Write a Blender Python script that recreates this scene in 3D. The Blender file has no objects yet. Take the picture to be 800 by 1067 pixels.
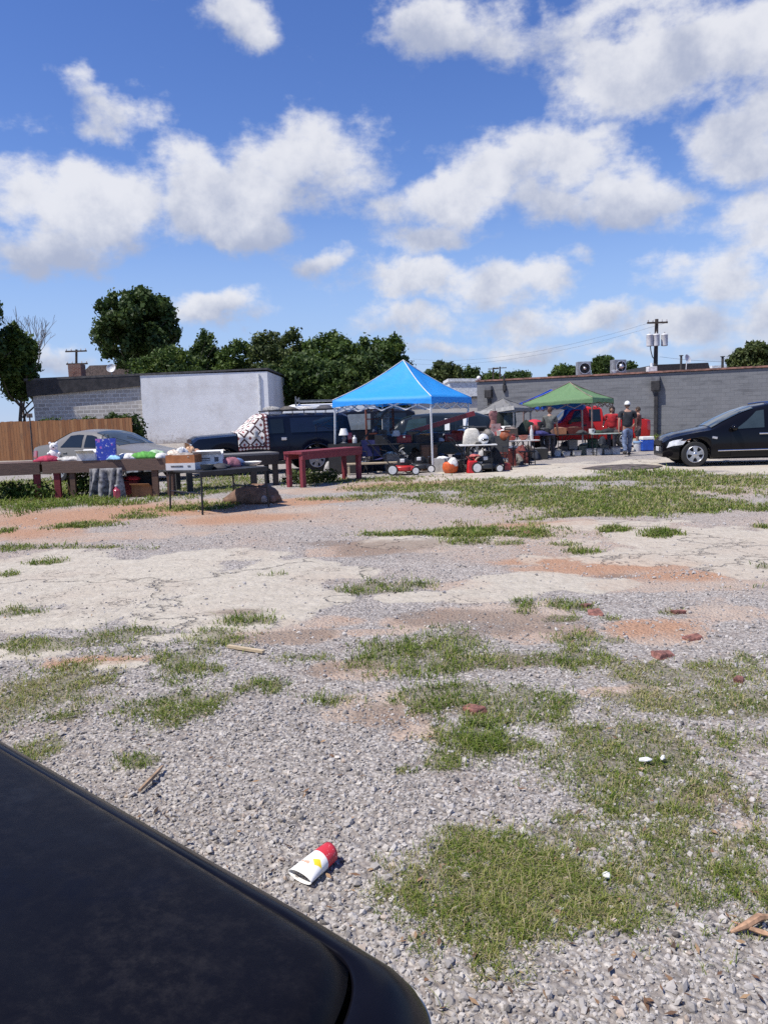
import bpy, math, random
import numpy as np
from mathutils import Vector, Matrix

R = math.radians
random.seed(7)
rng = np.random.default_rng(7)
sc = bpy.context.scene
col = sc.collection

# ------------------------------------------------------------------ camera model
F = 801.0
H = 1.6
PITCH, ROLL = R(7.16), R(1.8)
FWD = np.array([0, math.cos(PITCH), -math.sin(PITCH)])
_r0 = np.array([1.0, 0, 0])
_u0 = np.array([0, math.sin(PITCH), math.cos(PITCH)])
RIGHT = math.cos(ROLL) * _r0 - math.sin(ROLL) * _u0
UP = math.cos(ROLL) * _u0 + math.sin(ROLL) * _r0


def ray(px, py):
    return FWD + (px - 400) / F * RIGHT + (533.5 - py) / F * UP


def on_plane(px, py, z=0.0):
    d = ray(px, py)
    t = (z - H) / d[2]
    return d[0] * t, d[1] * t


def G(px, py):
    return on_plane(px, py, 0.0)


def at(px, py, Y):
    d = ray(px, py)
    t = Y / d[1]
    return d[0] * t, Y, H + d[2] * t


def X(px, Y, z=0.5):
    k = (px - 400) / F
    num = k * (Y * FWD[1] + (z - H) * FWD[2]) - Y * RIGHT[1] - (z - H) * RIGHT[2]
    return num / (RIGHT[0] - k * FWD[0])


def Z(px, py, Y):
    return at(px, py, Y)[2]


# ------------------------------------------------------------------ meshes
class MB:
    def __init__(s):
        s.v, s.f, s.m = [], [], []

    def add(s, vs, fs, mi=0, M=None):
        o = len(s.v)
        for v in vs:
            v = Vector(v)
            s.v.append(tuple(M @ v) if M is not None else tuple(v))
        for f in fs:
            s.f.append(tuple(i + o for i in f))
            s.m.append(mi)
        return s

    def box(s, cx, cy, cz, sx, sy, sz, rz=0, mi=0, rx=0, ry=0, top=1.0):
        M = Matrix.Translation((cx, cy, cz)) @ Matrix.Rotation(rz, 4, 'Z') @ Matrix.Rotation(ry, 4, 'Y') @ Matrix.Rotation(rx, 4, 'X')
        a, b, c = sx / 2, sy / 2, sz / 2
        vs = [(-a, -b, -c), (a, -b, -c), (a, b, -c), (-a, b, -c), (-a * top, -b * top, c), (a * top, -b * top, c), (a * top, b * top, c), (-a * top, b * top, c)]
        return s.add(vs, [(0, 3, 2, 1), (4, 5, 6, 7), (0, 1, 5, 4), (1, 2, 6, 5), (2, 3, 7, 6), (3, 0, 4, 7)], mi, M)

    def bar(s, p, q, w, h=None, mi=0):
        """a rectangular bar from p to q"""
        h = h or w
        p, q = Vector(p), Vector(q)
        d = (q - p)
        L = d.length
        M = Matrix.Translation((p + q) / 2) @ d.to_track_quat('Y', 'Z').to_matrix().to_4x4()
        a, b, c = w / 2, L / 2, h / 2
        vs = [(-a, -b, -c), (a, -b, -c), (a, b, -c), (-a, b, -c), (-a, -b, c), (a, -b, c), (a, b, c), (-a, b, c)]
        return s.add(vs, [(0, 3, 2, 1), (4, 5, 6, 7), (0, 1, 5, 4), (1, 2, 6, 5), (2, 3, 7, 6), (3, 0, 4, 7)], mi, M)

    def tube(s, pts, r, n=8, mi=0, cap=True):
        pts = [Vector(p) for p in pts]
        rs = r if isinstance(r, (list, tuple)) else [r] * len(pts)
        vs, fs = [], []
        ref = None
        for i, p in enumerate(pts):
            d = (pts[min(i + 1, len(pts) - 1)] - pts[max(i - 1, 0)]).normalized()
            if ref is None:
                ref = Vector((0, 0, 1)) if abs(d.z) < 0.9 else Vector((1, 0, 0))
            a = d.cross(ref).normalized()
            b = d.cross(a).normalized()
            ref = -b if False else ref
            for k in range(n):
                t = 2 * math.pi * k / n
                vs.append(p + (a * math.cos(t) + b * math.sin(t)) * rs[i])
        for i in range(len(pts) - 1):
            for k in range(n):
                k2 = (k + 1) % n
                fs.append((i * n + k, i * n + k2, (i + 1) * n + k2, (i + 1) * n + k))
        if cap:
            fs.append(tuple(range(n))[::-1])
            fs.append(tuple((len(pts) - 1) * n + k for k in range(n)))
        return s.add(vs, fs, mi)

    def lathe(s, prof, n=20, mi=0, M=None, cap=True):
        vs, fs = [], []
        for r, z in prof:
            for k in range(n):
                t = 2 * math.pi * k / n
                vs.append((r * math.cos(t), r * math.sin(t), z))
        for i in range(len(prof) - 1):
            for k in range(n):
                k2 = (k + 1) % n
                fs.append((i * n + k, i * n + k2, (i + 1) * n + k2, (i + 1) * n + k))
        if cap:
            fs.append(tuple(range(n))[::-1])
            fs.append(tuple((len(prof) - 1) * n + k for k in range(n)))
        return s.add(vs, fs, mi, M)

    def prism(s, poly, y0, y1, mi=0, M=None):
        """poly in x,z extruded along y"""
        n = len(poly)
        vs = [(x, y0, z) for x, z in poly] + [(x, y1, z) for x, z in poly]
        fs = [tuple(range(n)), tuple(range(2 * n - 1, n - 1, -1))]
        for i in range(n):
            j = (i + 1) % n
            fs.append((j, i, n + i, n + j))
        return s.add(vs, fs, mi, M)

    def ball(s, c, r, n=12, m=8, mi=0, M=None):
        rx, ry, rz = r if isinstance(r, (tuple, list)) else (r, r, r)
        vs = [(c[0], c[1], c[2] - rz)]
        for i in range(1, m):
            p = -math.pi / 2 + math.pi * i / m
            for k in range(n):
                t = 2 * math.pi * k / n
                vs.append((c[0] + rx * math.cos(p) * math.cos(t), c[1] + ry * math.cos(p) * math.sin(t), c[2] + rz * math.sin(p)))
        vs.append((c[0], c[1], c[2] + rz))
        fs = []
        for k in range(n):
            fs.append((0, 1 + (k + 1) % n, 1 + k))
            fs.append((len(vs) - 1, 1 + (m - 2) * n + k, 1 + (m - 2) * n + (k + 1) % n))
        for i in range(m - 2):
            for k in range(n):
                k2 = (k + 1) % n
                fs.append((1 + i * n + k, 1 + i * n + k2, 1 + (i + 1) * n + k2, 1 + (i + 1) * n + k))
        return s.add(vs, fs, mi, M)

    def grid(s, P, mi=0, closed_u=False):
        """P: rows of points"""
        nr, nc = len(P), len(P[0])
        vs = [p for row in P for p in row]
        fs = []
        for i in range(nr - 1):
            for j in range(nc - 1 + (1 if closed_u else 0)):
                j2 = (j + 1) % nc
                fs.append((i * nc + j, i * nc + j2, (i + 1) * nc + j2, (i + 1) * nc + j))
        return s.add(vs, fs, mi)

    def heap(s, w, d, h, seed=0, mi=0, n=12, rough=0.35, cx=0, cy=0, z0=0):
        """an uneven soft heap: cloth, bag, pile"""
        r_ = random.Random(seed)
        ph = [r_.uniform(0, 6.28) for _ in range(8)]
        top, m = [], n
        for i in range(6):
            row = []
            f = i / 5.0
            for k in range(m):
                t = 2 * math.pi * k / m
                q = 1 + rough * (0.5 * math.sin(2 * t + ph[0]) + 0.35 * math.sin(3 * t + ph[1] + f * 3) + 0.3 * math.sin(5 * t + ph[2] - f * 4)) + r_.uniform(-.5, .5) * rough * .4
                rad = math.cos(f * math.pi / 2) ** 0.8 * q if i < 5 else 0.0
                zz = h * math.sin(f * math.pi / 2) * (1 + r_.uniform(-.5, .5) * rough * .5)
                row.append((cx + rad * w / 2 * math.cos(t), cy + rad * d / 2 * math.sin(t), z0 + max(zz, 0.0)))
            top.append(row)
        s.grid(top, mi, True)
        base = len(s.v) - 6 * m
        s.f.append(tuple(base + k for k in range(m))[::-1])
        s.m.append(mi)
        return s

    def build(s, name, mat, parent=None, smooth=False, bevel=0.0, loc=None, rz=0.0):
        me = bpy.data.meshes.new(name)
        me.from_pydata(s.v, [], s.f)
        mats = mat if isinstance(mat, (list, tuple)) else [mat]
        for m in mats:
            me.materials.append(m)
        if len(mats) > 1:
            me.polygons.foreach_set('material_index', s.m)
        if smooth:
            me.polygons.foreach_set('use_smooth', [True] * len(me.polygons))
        me.update()
        o = bpy.data.objects.new(name, me)
        col.objects.link(o)
        if smooth and smooth != 'full':
            try:
                me.set_sharp_from_angle(angle=R(38))
            except Exception:
                pass
        if bevel:
            b = o.modifiers.new('bevel', 'BEVEL')
            b.width = bevel
            b.segments = 2
            b.limit_method = 'ANGLE'
            b.angle_limit = R(40)
        if parent is not None:
            o.parent = parent
        if loc is not None:
            o.location = loc
        if rz:
            o.rotation_euler[2] = rz
        return o


def tag(o, label=None, cat=None, group=None, kind=None):
    if label:
        o['label'] = label
    if cat:
        o['category'] = cat
    if group:
        o['group'] = group
    if kind:
        o['kind'] = kind
    return o


def thing(name, label, cat, loc=(0, 0, 0), rz=0.0, group=None):
    o = bpy.data.objects.new(name, None)
    o.empty_display_size = 0.2
    col.objects.link(o)
    o.location = loc
    o.rotation_euler = (0, 0, rz)
    return tag(o, label, cat, group)


def copy_thing(root, loc, rz, label=None, group=None):
    r = root.copy()
    col.objects.link(r)
    r.location = loc
    r.rotation_euler = (0, 0, rz)
    if label:
        r['label'] = label
    if group:
        r['group'] = group
    for ch in list(root.children):
        c = ch.copy()
        col.objects.link(c)
        c.parent = r
        for g in ch.children:
            d = g.copy()
            col.objects.link(d)
            d.parent = c
    return r


def np_obj(name, V, Fc, m, attrs=None, parent=None, smooth=False):
    """a mesh from numpy arrays; Fc is (M,k)"""
    me = bpy.data.meshes.new(name)
    V = np.ascontiguousarray(V, dtype=np.float32)
    Fc = np.ascontiguousarray(Fc, dtype=np.int32)
    M_, k = Fc.shape
    me.vertices.add(len(V))
    me.vertices.foreach_set('co', V.ravel())
    me.loops.add(M_ * k)
    me.loops.foreach_set('vertex_index', Fc.ravel())
    me.polygons.add(M_)
    me.polygons.foreach_set('loop_start', np.arange(0, M_ * k, k, dtype=np.int32))
    me.polygons.foreach_set('loop_total', np.full(M_, k, dtype=np.int32))
    me.polygons.foreach_set('use_smooth', np.full(M_, bool(smooth)))
    me.update(calc_edges=True)
    me.materials.append(m)
    for nm, (dom, typ, arr) in (attrs or {}).items():
        a = me.attributes.new(nm, typ, dom)
        if typ == 'FLOAT':
            a.data.foreach_set('value', np.ascontiguousarray(arr, dtype=np.float32))
        else:
            a.data.foreach_set('color', np.ascontiguousarray(arr, dtype=np.float32).ravel())
    o = bpy.data.objects.new(name, me)
    col.objects.link(o)
    if parent is not None:
        o.parent = parent
    return o


# ------------------------------------------------------------------ noise
def _hash(ix, iy, seed):
    h = np.sin(ix * 127.1 + iy * 311.7 + seed * 74.7) * 43758.5453
    return h - np.floor(h)


def vnoise(x, y, seed=0):
    ix, iy = np.floor(x), np.floor(y)
    fx, fy = x - ix, y - iy
    fx = fx * fx * (3 - 2 * fx)
    fy = fy * fy * (3 - 2 * fy)
    a, b = _hash(ix, iy, seed), _hash(ix + 1, iy, seed)
    c, d = _hash(ix, iy + 1, seed), _hash(ix + 1, iy + 1, seed)
    return a + (b - a) * fx + (c - a) * fy + (a - b - c + d) * fx * fy


def fbm(x, y, seed=0, octv=4):
    t, amp, s = 0, 0.5, 0
    for i in range(octv):
        t = t + amp * vnoise(x, y, seed + i * 13)
        s += amp
        x, y, amp = x * 2.03, y * 2.03, amp * 0.5
    return t / s


def sstep(a, b, x):
    t = np.clip((x - a) / (b - a), 0, 1)
    return t * t * (3 - 2 * t)


# ------------------------------------------------------------------ materials
_MC = {}


class NT:
    def __init__(s, tree):
        s.t = tree
        s.n = tree.nodes
        s.l = tree.links

    def new(s, typ, **kw):
        n = s.n.new(typ)
        for k, v in kw.items():
            setattr(n, k, v)
        return n

    def link(s, a, b):
        s.l.new(a, b)

    def put(s, sock, v):
        if isinstance(v, bpy.types.NodeSocket):
            s.l.new(v, sock)
        else:
            sock.default_value = v

    def math(s, op, a, b=0.0, c=None, clamp=False):
        n = s.new('ShaderNodeMath', operation=op, use_clamp=clamp)
        s.put(n.inputs[0], a)
        s.put(n.inputs[1], b)
        if c is not None:
            s.put(n.inputs[2], c)
        return n.outputs[0]

    def vmath(s, op, a, b=(0, 0, 0), scale=None):
        n = s.new('ShaderNodeVectorMath', operation=op)
        s.put(n.inputs[0], a)
        s.put(n.inputs[1], b)
        if scale is not None:
            s.put(n.inputs['Scale'], scale)
        return n.outputs['Value'] if op in ('DOT_PRODUCT', 'LENGTH', 'DISTANCE') else n.outputs['Vector']

    def noise(s, vec, scale, detail=4, rough=0.55, out='Fac'):
        n = s.new('ShaderNodeTexNoise')
        if vec is not None:
            s.link(vec, n.inputs['Vector'])
        n.inputs['Scale'].default_value = scale
        n.inputs['Detail'].default_value = detail
        n.inputs['Roughness'].default_value = rough
        return n.outputs[out]

    def voronoi(s, vec, scale, feature='F1', out='Distance'):
        n = s.new('ShaderNodeTexVoronoi', feature=feature)
        if vec is not None:
            s.link(vec, n.inputs['Vector'])
        n.inputs['Scale'].default_value = scale
        return n.outputs[out]

    def ramp(s, fac, stops, interp='LINEAR'):
        n = s.new('ShaderNodeValToRGB')
        n.color_ramp.interpolation = interp
        els = n.color_ramp.elements
        while len(els) < len(stops):
            els.new(0.5)
        for e, (p, c) in zip(els, stops):
            e.position = p
            e.color = (c, c, c, 1) if isinstance(c, (int, float)) else (*c[:3], 1)
        s.link(fac, n.inputs[0])
        return n.outputs[0]

    def mix(s, fac, a, b, blend='MIX'):
        n = s.new('ShaderNodeMix', data_type='RGBA', blend_type=blend)
        s.put(n.inputs[0], fac)
        s.put(n.inputs[6], a if not isinstance(a, tuple) else (*a[:3], 1))
        s.put(n.inputs[7], b if not isinstance(b, tuple) else (*b[:3], 1))
        return n.outputs[2]

    def smooth(s, v, a, b):
        n = s.new('ShaderNodeMapRange', interpolation_type='SMOOTHSTEP')
        s.put(n.inputs['Value'], v)
        n.inputs['From Min'].default_value = a
        n.inputs['From Max'].default_value = b
        return n.outputs[0]

    def bump(s, h, strength=0.3, dist=0.01, normal=None):
        n = s.new('ShaderNodeBump')
        s.put(n.inputs['Strength'], strength)
        n.inputs['Distance'].default_value = dist
        s.link(h, n.inputs['Height'])
        if normal is not None:
            s.link(normal, n.inputs['Normal'])
        return n.outputs[0]

    def coord(s, out='Object'):
        return s.new('ShaderNodeTexCoord').outputs[out]

    def attr(s, name, out='Fac'):
        n = s.new('ShaderNodeAttribute', attribute_name=name)
        return n.outputs[out]


def new_mat(name):
    m = bpy.data.materials.new(name)
    m.use_nodes = True
    t = NT(m.node_tree)
    b = m.node_tree.nodes['Principled BSDF']
    return m, t, b


def mat(name, c, rough=0.6, metal=0.0, var=0.18, scale=6.0, bump=0.0, bscale=40.0, coat=0.0, spec=0.5, dirt=None, dirt_amt=0.0, dscale=3.0):
    """plain procedural surface: base colour with cloudy variation, optional dirt colour, optional bump"""
    if name in _MC:
        return _MC[name]
    m, t, b = new_mat(name)
    co = t.coord()
    n1 = t.noise(co, scale, 5, 0.6)
    lo = tuple(max(0.0, v * (1 - var * 1.6)) for v in c)
    hi = tuple(min(1.0, v * (1 + var * 1.2)) for v in c)
    cc = t.mix(t.smooth(n1, 0.3, 0.7), lo, hi)
    if dirt is not None:
        dn = t.noise(co, dscale, 6, 0.65)
        cc = t.mix(t.math('MULTIPLY', t.smooth(dn, 0.5, 0.72), dirt_amt), cc, dirt)
    t.link(cc, b.inputs['Base Color'])
    rn = t.math('MULTIPLY_ADD', n1, 0.2, max(0.03, rough - 0.1))
    t.link(rn, b.inputs['Roughness'])
    b.inputs['Metallic'].default_value = metal
    b.inputs['Specular IOR Level'].default_value = spec
    if coat:
        b.inputs['Coat Weight'].default_value = coat
        b.inputs['Coat Roughness'].default_value = 0.06
    if bump:
        t.link(t.bump(t.noise(co, bscale, 4, 0.6), bump, 0.02), b.inputs['Normal'])
    _MC[name] = m
    return m


def cloth_mat(name, c, trans=0.4, var=0.12):
    """thin fabric that lets light through"""
    if name in _MC:
        return _MC[name]
    m, t, b = new_mat(name)
    co = t.coord()
    n1 = t.noise(co, 2.5, 4, 0.6)
    cc = t.mix(n1, tuple(v * (1 - var) for v in c), tuple(min(1, v * (1 + var)) for v in c))
    t.link(cc, b.inputs['Base Color'])
    b.inputs['Roughness'].default_value = 0.6
    tr = t.new('ShaderNodeBsdfTranslucent')
    t.link(cc, tr.inputs['Color'])
    mx = t.new('ShaderNodeMixShader')
    mx.inputs[0].default_value = trans
    out = m.node_tree.nodes['Material Output']
    t.link(b.outputs[0], mx.inputs[1])
    t.link(tr.outputs[0], mx.inputs[2])
    t.link(mx.outputs[0], out.inputs['Surface'])
    bp = t.bump(t.noise(co, 6, 3, 0.5), 0.25, 0.05)
    t.link(bp, b.inputs['Normal'])
    _MC[name] = m
    return m


def glass_mat(name='dark_glass', c=(0.012, 0.016, 0.018), rough=0.05):
    if name in _MC:
        return _MC[name]
    m, t, b = new_mat(name)
    n1 = t.noise(t.coord(), 3, 3)
    t.link(t.mix(n1, tuple(v * .6 for v in c), tuple(v * 1.4 for v in c)), b.inputs['Base Color'])
    b.inputs['Roughness'].default_value = rough
    b.inputs['Specular IOR Level'].default_value = 0.6
    _MC[name] = m
    return m


def wood_mat(name, c, rough=0.75, paint=None, wear=0.3):
    if name in _MC:
        return _MC[name]
    m, t, b = new_mat(name)
    co = t.coord()
    mp = t.new('ShaderNodeMapping')
    mp.inputs['Scale'].default_value = (3, 22, 22)
    t.link(co, mp.inputs[0])
    g = t.noise(mp.outputs[0], 2.0, 6, 0.65)
    g2 = t.noise(co, 3.0, 5, 0.6)
    cc = t.mix(g, tuple(v * .45 for v in c), tuple(min(1, v * 1.5) for v in c))
    if paint:
        pc = t.mix(g2, tuple(v * .7 for v in paint), tuple(min(1, v * 1.25) for v in paint))
        cc = t.mix(t.smooth(t.math('ADD', t.math('MULTIPLY', g, .4), t.math('MULTIPLY', g2, .6)), 0.62 - wear * .3, 0.70 - wear * .3), pc, cc)
    t.link(cc, b.inputs['Base Color'])
    b.inputs['Roughness'].default_value = rough
    t.link(t.bump(g, 0.4, 0.01), b.inputs['Normal'])
    _MC[name] = m
    return m


def paint_mat(name, c, rough=0.25, dust=0.15):
    """car paint with clear coat and a film of dust"""
    if name in _MC:
        return _MC[name]
    m, t, b = new_mat(name)
    co = t.coord()
    n = t.noise(co, 2.2, 6, 0.65)
    f = t.math('MULTIPLY', t.smooth(n, 0.45, 0.85), dust * .6)
    t.link(t.mix(f, c, (0.30, 0.27, 0.24)), b.inputs['Base Color'])
    t.link(t.math('MULTIPLY_ADD', n, 0.15, rough), b.inputs['Roughness'])
    b.inputs['Specular IOR Level'].default_value = 0.2
    b.inputs['Coat Weight'].default_value = 0.15
    b.inputs['Coat Roughness'].default_value = 0.05
    _MC[name] = m
    return m
# ------------------------------------------------------------------ camera, sun, sky
cam_data = bpy.data.cameras.new('camera')
cam = bpy.data.objects.new('camera', cam_data)
col.objects.link(cam)
cam_data.sensor_fit = 'VERTICAL'
cam_data.angle = 2 * math.atan(533.5 / F)
cam_data.clip_start = 0.03
cam_data.clip_end = 5000
cam.matrix_world = Matrix(((RIGHT[0], UP[0], -FWD[0], 0), (RIGHT[1], UP[1], -FWD[1], 0), (RIGHT[2], UP[2], -FWD[2], H), (0, 0, 0, 1)))
sc.camera = cam

EL = R(60)
SUN = Vector((-0.915 * math.cos(EL), -0.403 * math.cos(EL), math.sin(EL))).normalized()
sl = bpy.data.lights.new('sun', 'SUN')
sl.energy = 5.0
sl.angle = R(0.53)
sl.color = (1.0, 0.955, 0.88)
sun = bpy.data.objects.new('sun', sl)
col.objects.link(sun)
sun.location = (-20, 10, 40)
sun.rotation_euler = SUN.to_track_quat('Z', 'Y').to_euler()

world = bpy.data.worlds.new('World')
sc.world = world
world.use_nodes = True
wt = NT(world.node_tree)
bg = world.node_tree.nodes['Background']
SKY_STRENGTH = 0.085
bg.inputs['Strength'].default_value = SKY_STRENGTH
sky = wt.new('ShaderNodeTexSky', sky_type='NISHITA')
sky.sun_disc = False
sky.sun_elevation = EL
sky.sun_rotation = math.atan2(SUN.x, SUN.y)
sky.altitude = 300
sky.air_density = 1.0
sky.dust_density = 0.1
sky.ozone_density = 2.2

# cloud puffs: where in the sky (a direction), how wide and how tall, how dense
PUFFS = [
    # px, py, half-width, half-height, weight
    (84, 78, 26, 28, .66), (122, 122, 44, 26, .7), (102, 102, 32, 28, .66),
    (20, 195, 46, 58, .7), (85, 228, 66, 46, .95), (120, 215, 50, 42, .8), (50, 258, 75, 32, .8), (165, 245, 40, 22, .3),
    (190, 190, 44, 36, .75), (225, 218, 72, 40, 1.0), (262, 235, 56, 30, .85), (268, 200, 44, 36, .8), (300, 158, 66, 52, .8), (340, 178, 60, 42, .7), (375, 150, 44, 34, .36), (320, 130, 40, 30, .4),
    (340, 275, 46, 19, .66), (228, 318, 52, 24, .85), (268, 330, 30, 14, .5), (190, 330, 40, 24, .3),
    (246, 6, 36, 24, .75), (140, 84, 12, 14, .3), (12, 50, 20, 12, .3), (50, 12, 50, 24, .22), (120, 40, 22, 10, .2), (385, 30, 40, 26, .26),
    (445, 35, 46, 36, .8), (520, 30, 70, 38, .6), (600, 20, 80, 40, .6), (655, 75, 66, 48, 1.0), (720, 45, 80, 50, .8), (790, 30, 50, 60, .7), (770, 140, 50, 46, .8),
    (470, 215, 76, 40, .95), (430, 215, 56, 32, .7), (450, 250, 66, 24, .7), (530, 175, 70, 44, .75), (600, 165, 66, 38, .7), (650, 200, 66, 42, .8), (700, 205, 42, 30, .6), (580, 220, 76, 32, .65),
    (608, 266, 26, 16, .5), (790, 235, 50, 44, .75), (750, 285, 60, 34, .65), (700, 285, 44, 30, .6), (670, 300, 40, 20, .5),
    (430, 298, 60, 25, .85), (505, 298, 66, 27, .8), (575, 292, 46, 22, .65), (440, 332, 70, 20, .7), (540, 334, 70, 20, .66), (630, 328, 50, 18, .66), (720, 330, 80, 24, .7), (800, 330, 80, 40, .65),
    (450, 362, 70, 16, .58), (560, 360, 70, 18, .58), (660, 366, 60, 14, .58), (760, 362, 70, 18, .58), (400, 345, 70, 18, .42),
    (60, 372, 60, 18, .55), (30, 345, 40, 16, .3), (130, 360, 60, 20, .25), (330, 320, 30, 14, .2), (300, 340, 120, 20, .22), (30, 130, 30, 16, .15),
]


def cloud_group():
    g = bpy.data.node_groups.new('cloud_puffs', 'ShaderNodeTree')
    g.interface.new_socket('Vector', in_out='INPUT', socket_type='NodeSocketVector')
    g.interface.new_socket('Sum', in_out='OUTPUT', socket_type='NodeSocketFloat')
    g.interface.new_socket('Height', in_out='OUTPUT', socket_type='NodeSocketFloat')
    t = NT(g)
    gi = t.new('NodeGroupInput').outputs[0]
    go = t.new('NodeGroupOutput')
    S = V = Mx = None
    for px, py, a, b, w in PUFFS:
        c = Vector(ray(px, py)).normalized()
        u = Vector((0, 0, 1)).cross(c).normalized() * -1
        v = u.cross(c).normalized()
        if v.z < 0:
            v = -v
        da = a / F * .90
        db = b / F * .86
        A = t.vmath('DOT_PRODUCT', gi, tuple(u / da))
        B = t.vmath('DOT_PRODUCT', gi, tuple(v / db))
        q = t.math('MULTIPLY_ADD', A, A, t.math('MULTIPLY', B, B))
        e = t.math('MULTIPLY', t.math('POWER', 0.42, q), w)
        S = e if S is None else t.math('ADD', S, e)
        Mx = e if Mx is None else t.math('SMOOTH_MAX', Mx, e, 0.12)
        V = t.math('MULTIPLY', e, B) if V is None else t.math('MULTIPLY_ADD', e, B, V)
    t.link(Mx, go.inputs[0])
    t.link(t.math('DIVIDE', V, t.math('ADD', S, 0.05)), go.inputs[1])
    return g


dirv = wt.vmath('NORMALIZE', wt.coord('Generated'))
w1 = wt.vmath('SCALE', wt.vmath('SUBTRACT', wt.noise(dirv, 7, 3, .5, 'Color'), (.5, .5, .5)), scale=0.085)
w2 = wt.vmath('SCALE', wt.vmath('SUBTRACT', wt.noise(dirv, 22, 4, .6, 'Color'), (.5, .5, .5)), scale=0.045)
dw = wt.vmath('ADD', dirv, wt.vmath('ADD', w1, w2))
gn = wt.new('ShaderNodeGroup')
gn.node_tree = cloud_group()
wt.link(dw, gn.inputs[0])
flat = wt.vmath('MULTIPLY', dirv, (1, 1, 1.9))
fine = wt.noise(flat, 11, 8, .62)
fine2 = wt.noise(dirv, 30, 6, .6)
dens = wt.math('ADD', gn.outputs[0], wt.math('MULTIPLY', wt.math('SUBTRACT', fine, .5), 1.15))
dens = wt.math('ADD', dens, wt.math('MULTIPLY', wt.math('SUBTRACT', fine2, .5), .35))
cover = wt.math('POWER', wt.smooth(dens, 0.25, 0.68), 1.0)
# underside of a cloud is greyer than its sunlit top
hgt = wt.math('ADD', gn.outputs[1], wt.math('MULTIPLY', wt.math('SUBTRACT', wt.noise(dirv, 16, 5, .6), .5), 2.6))
lit = wt.smooth(hgt, -0.95, 0.55)
ccol = wt.mix(lit, (4.5, 5.0, 6.5), (8.8, 8.9, 9.4))
sepz = wt.new('ShaderNodeSeparateXYZ')
wt.link(dirv, sepz.inputs[0])
hz = wt.smooth(sepz.outputs[2], 0.30, 0.02)
hs = wt.new('ShaderNodeHueSaturation')
hs.inputs['Hue'].default_value = 0.518
hs.inputs['Saturation'].default_value = 1.24
hs.inputs['Value'].default_value = 1.6
wt.link(sky.outputs[0], hs.inputs['Color'])
skyc = wt.mix(wt.math('MULTIPLY', hz, 0.8), hs.outputs[0], (3.7, 5.3, 9.0))
full = wt.mix(wt.math('MULTIPLY', cover, 0.93), skyc, ccol)
wt.link(full, bg.inputs['Color'])
world.cycles.sampling_method = 'MANUAL'
world.cycles.sample_map_resolution = 512

vs_ = sc.view_settings
vs_.view_transform = 'Standard'
vs_.look = 'None'
vs_.exposure = 0.16
vs_.gamma = 1.0
vs_.use_curve_mapping = False
sc.cycles.max_bounces = 6
sc.cycles.diffuse_bounces = 3
sc.cycles.glossy_bounces = 3
sc.cycles.transmission_bounces = 4
sc.cycles.transparent_max_bounces = 6
sc.cycles.use_denoising = False
# ------------------------------------------------------------------ the lot: where grass, concrete and clay lie
def patch(px, py, rx, ry):
    x, y = G(px, py)
    d = math.hypot(y, H)
    yn, yf = G(px, py + ry)[1], G(px, max(py - ry, 452))[1]
    return (x, (yn + yf) / 2, rx / F * d, (yf - yn) / 2)


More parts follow.
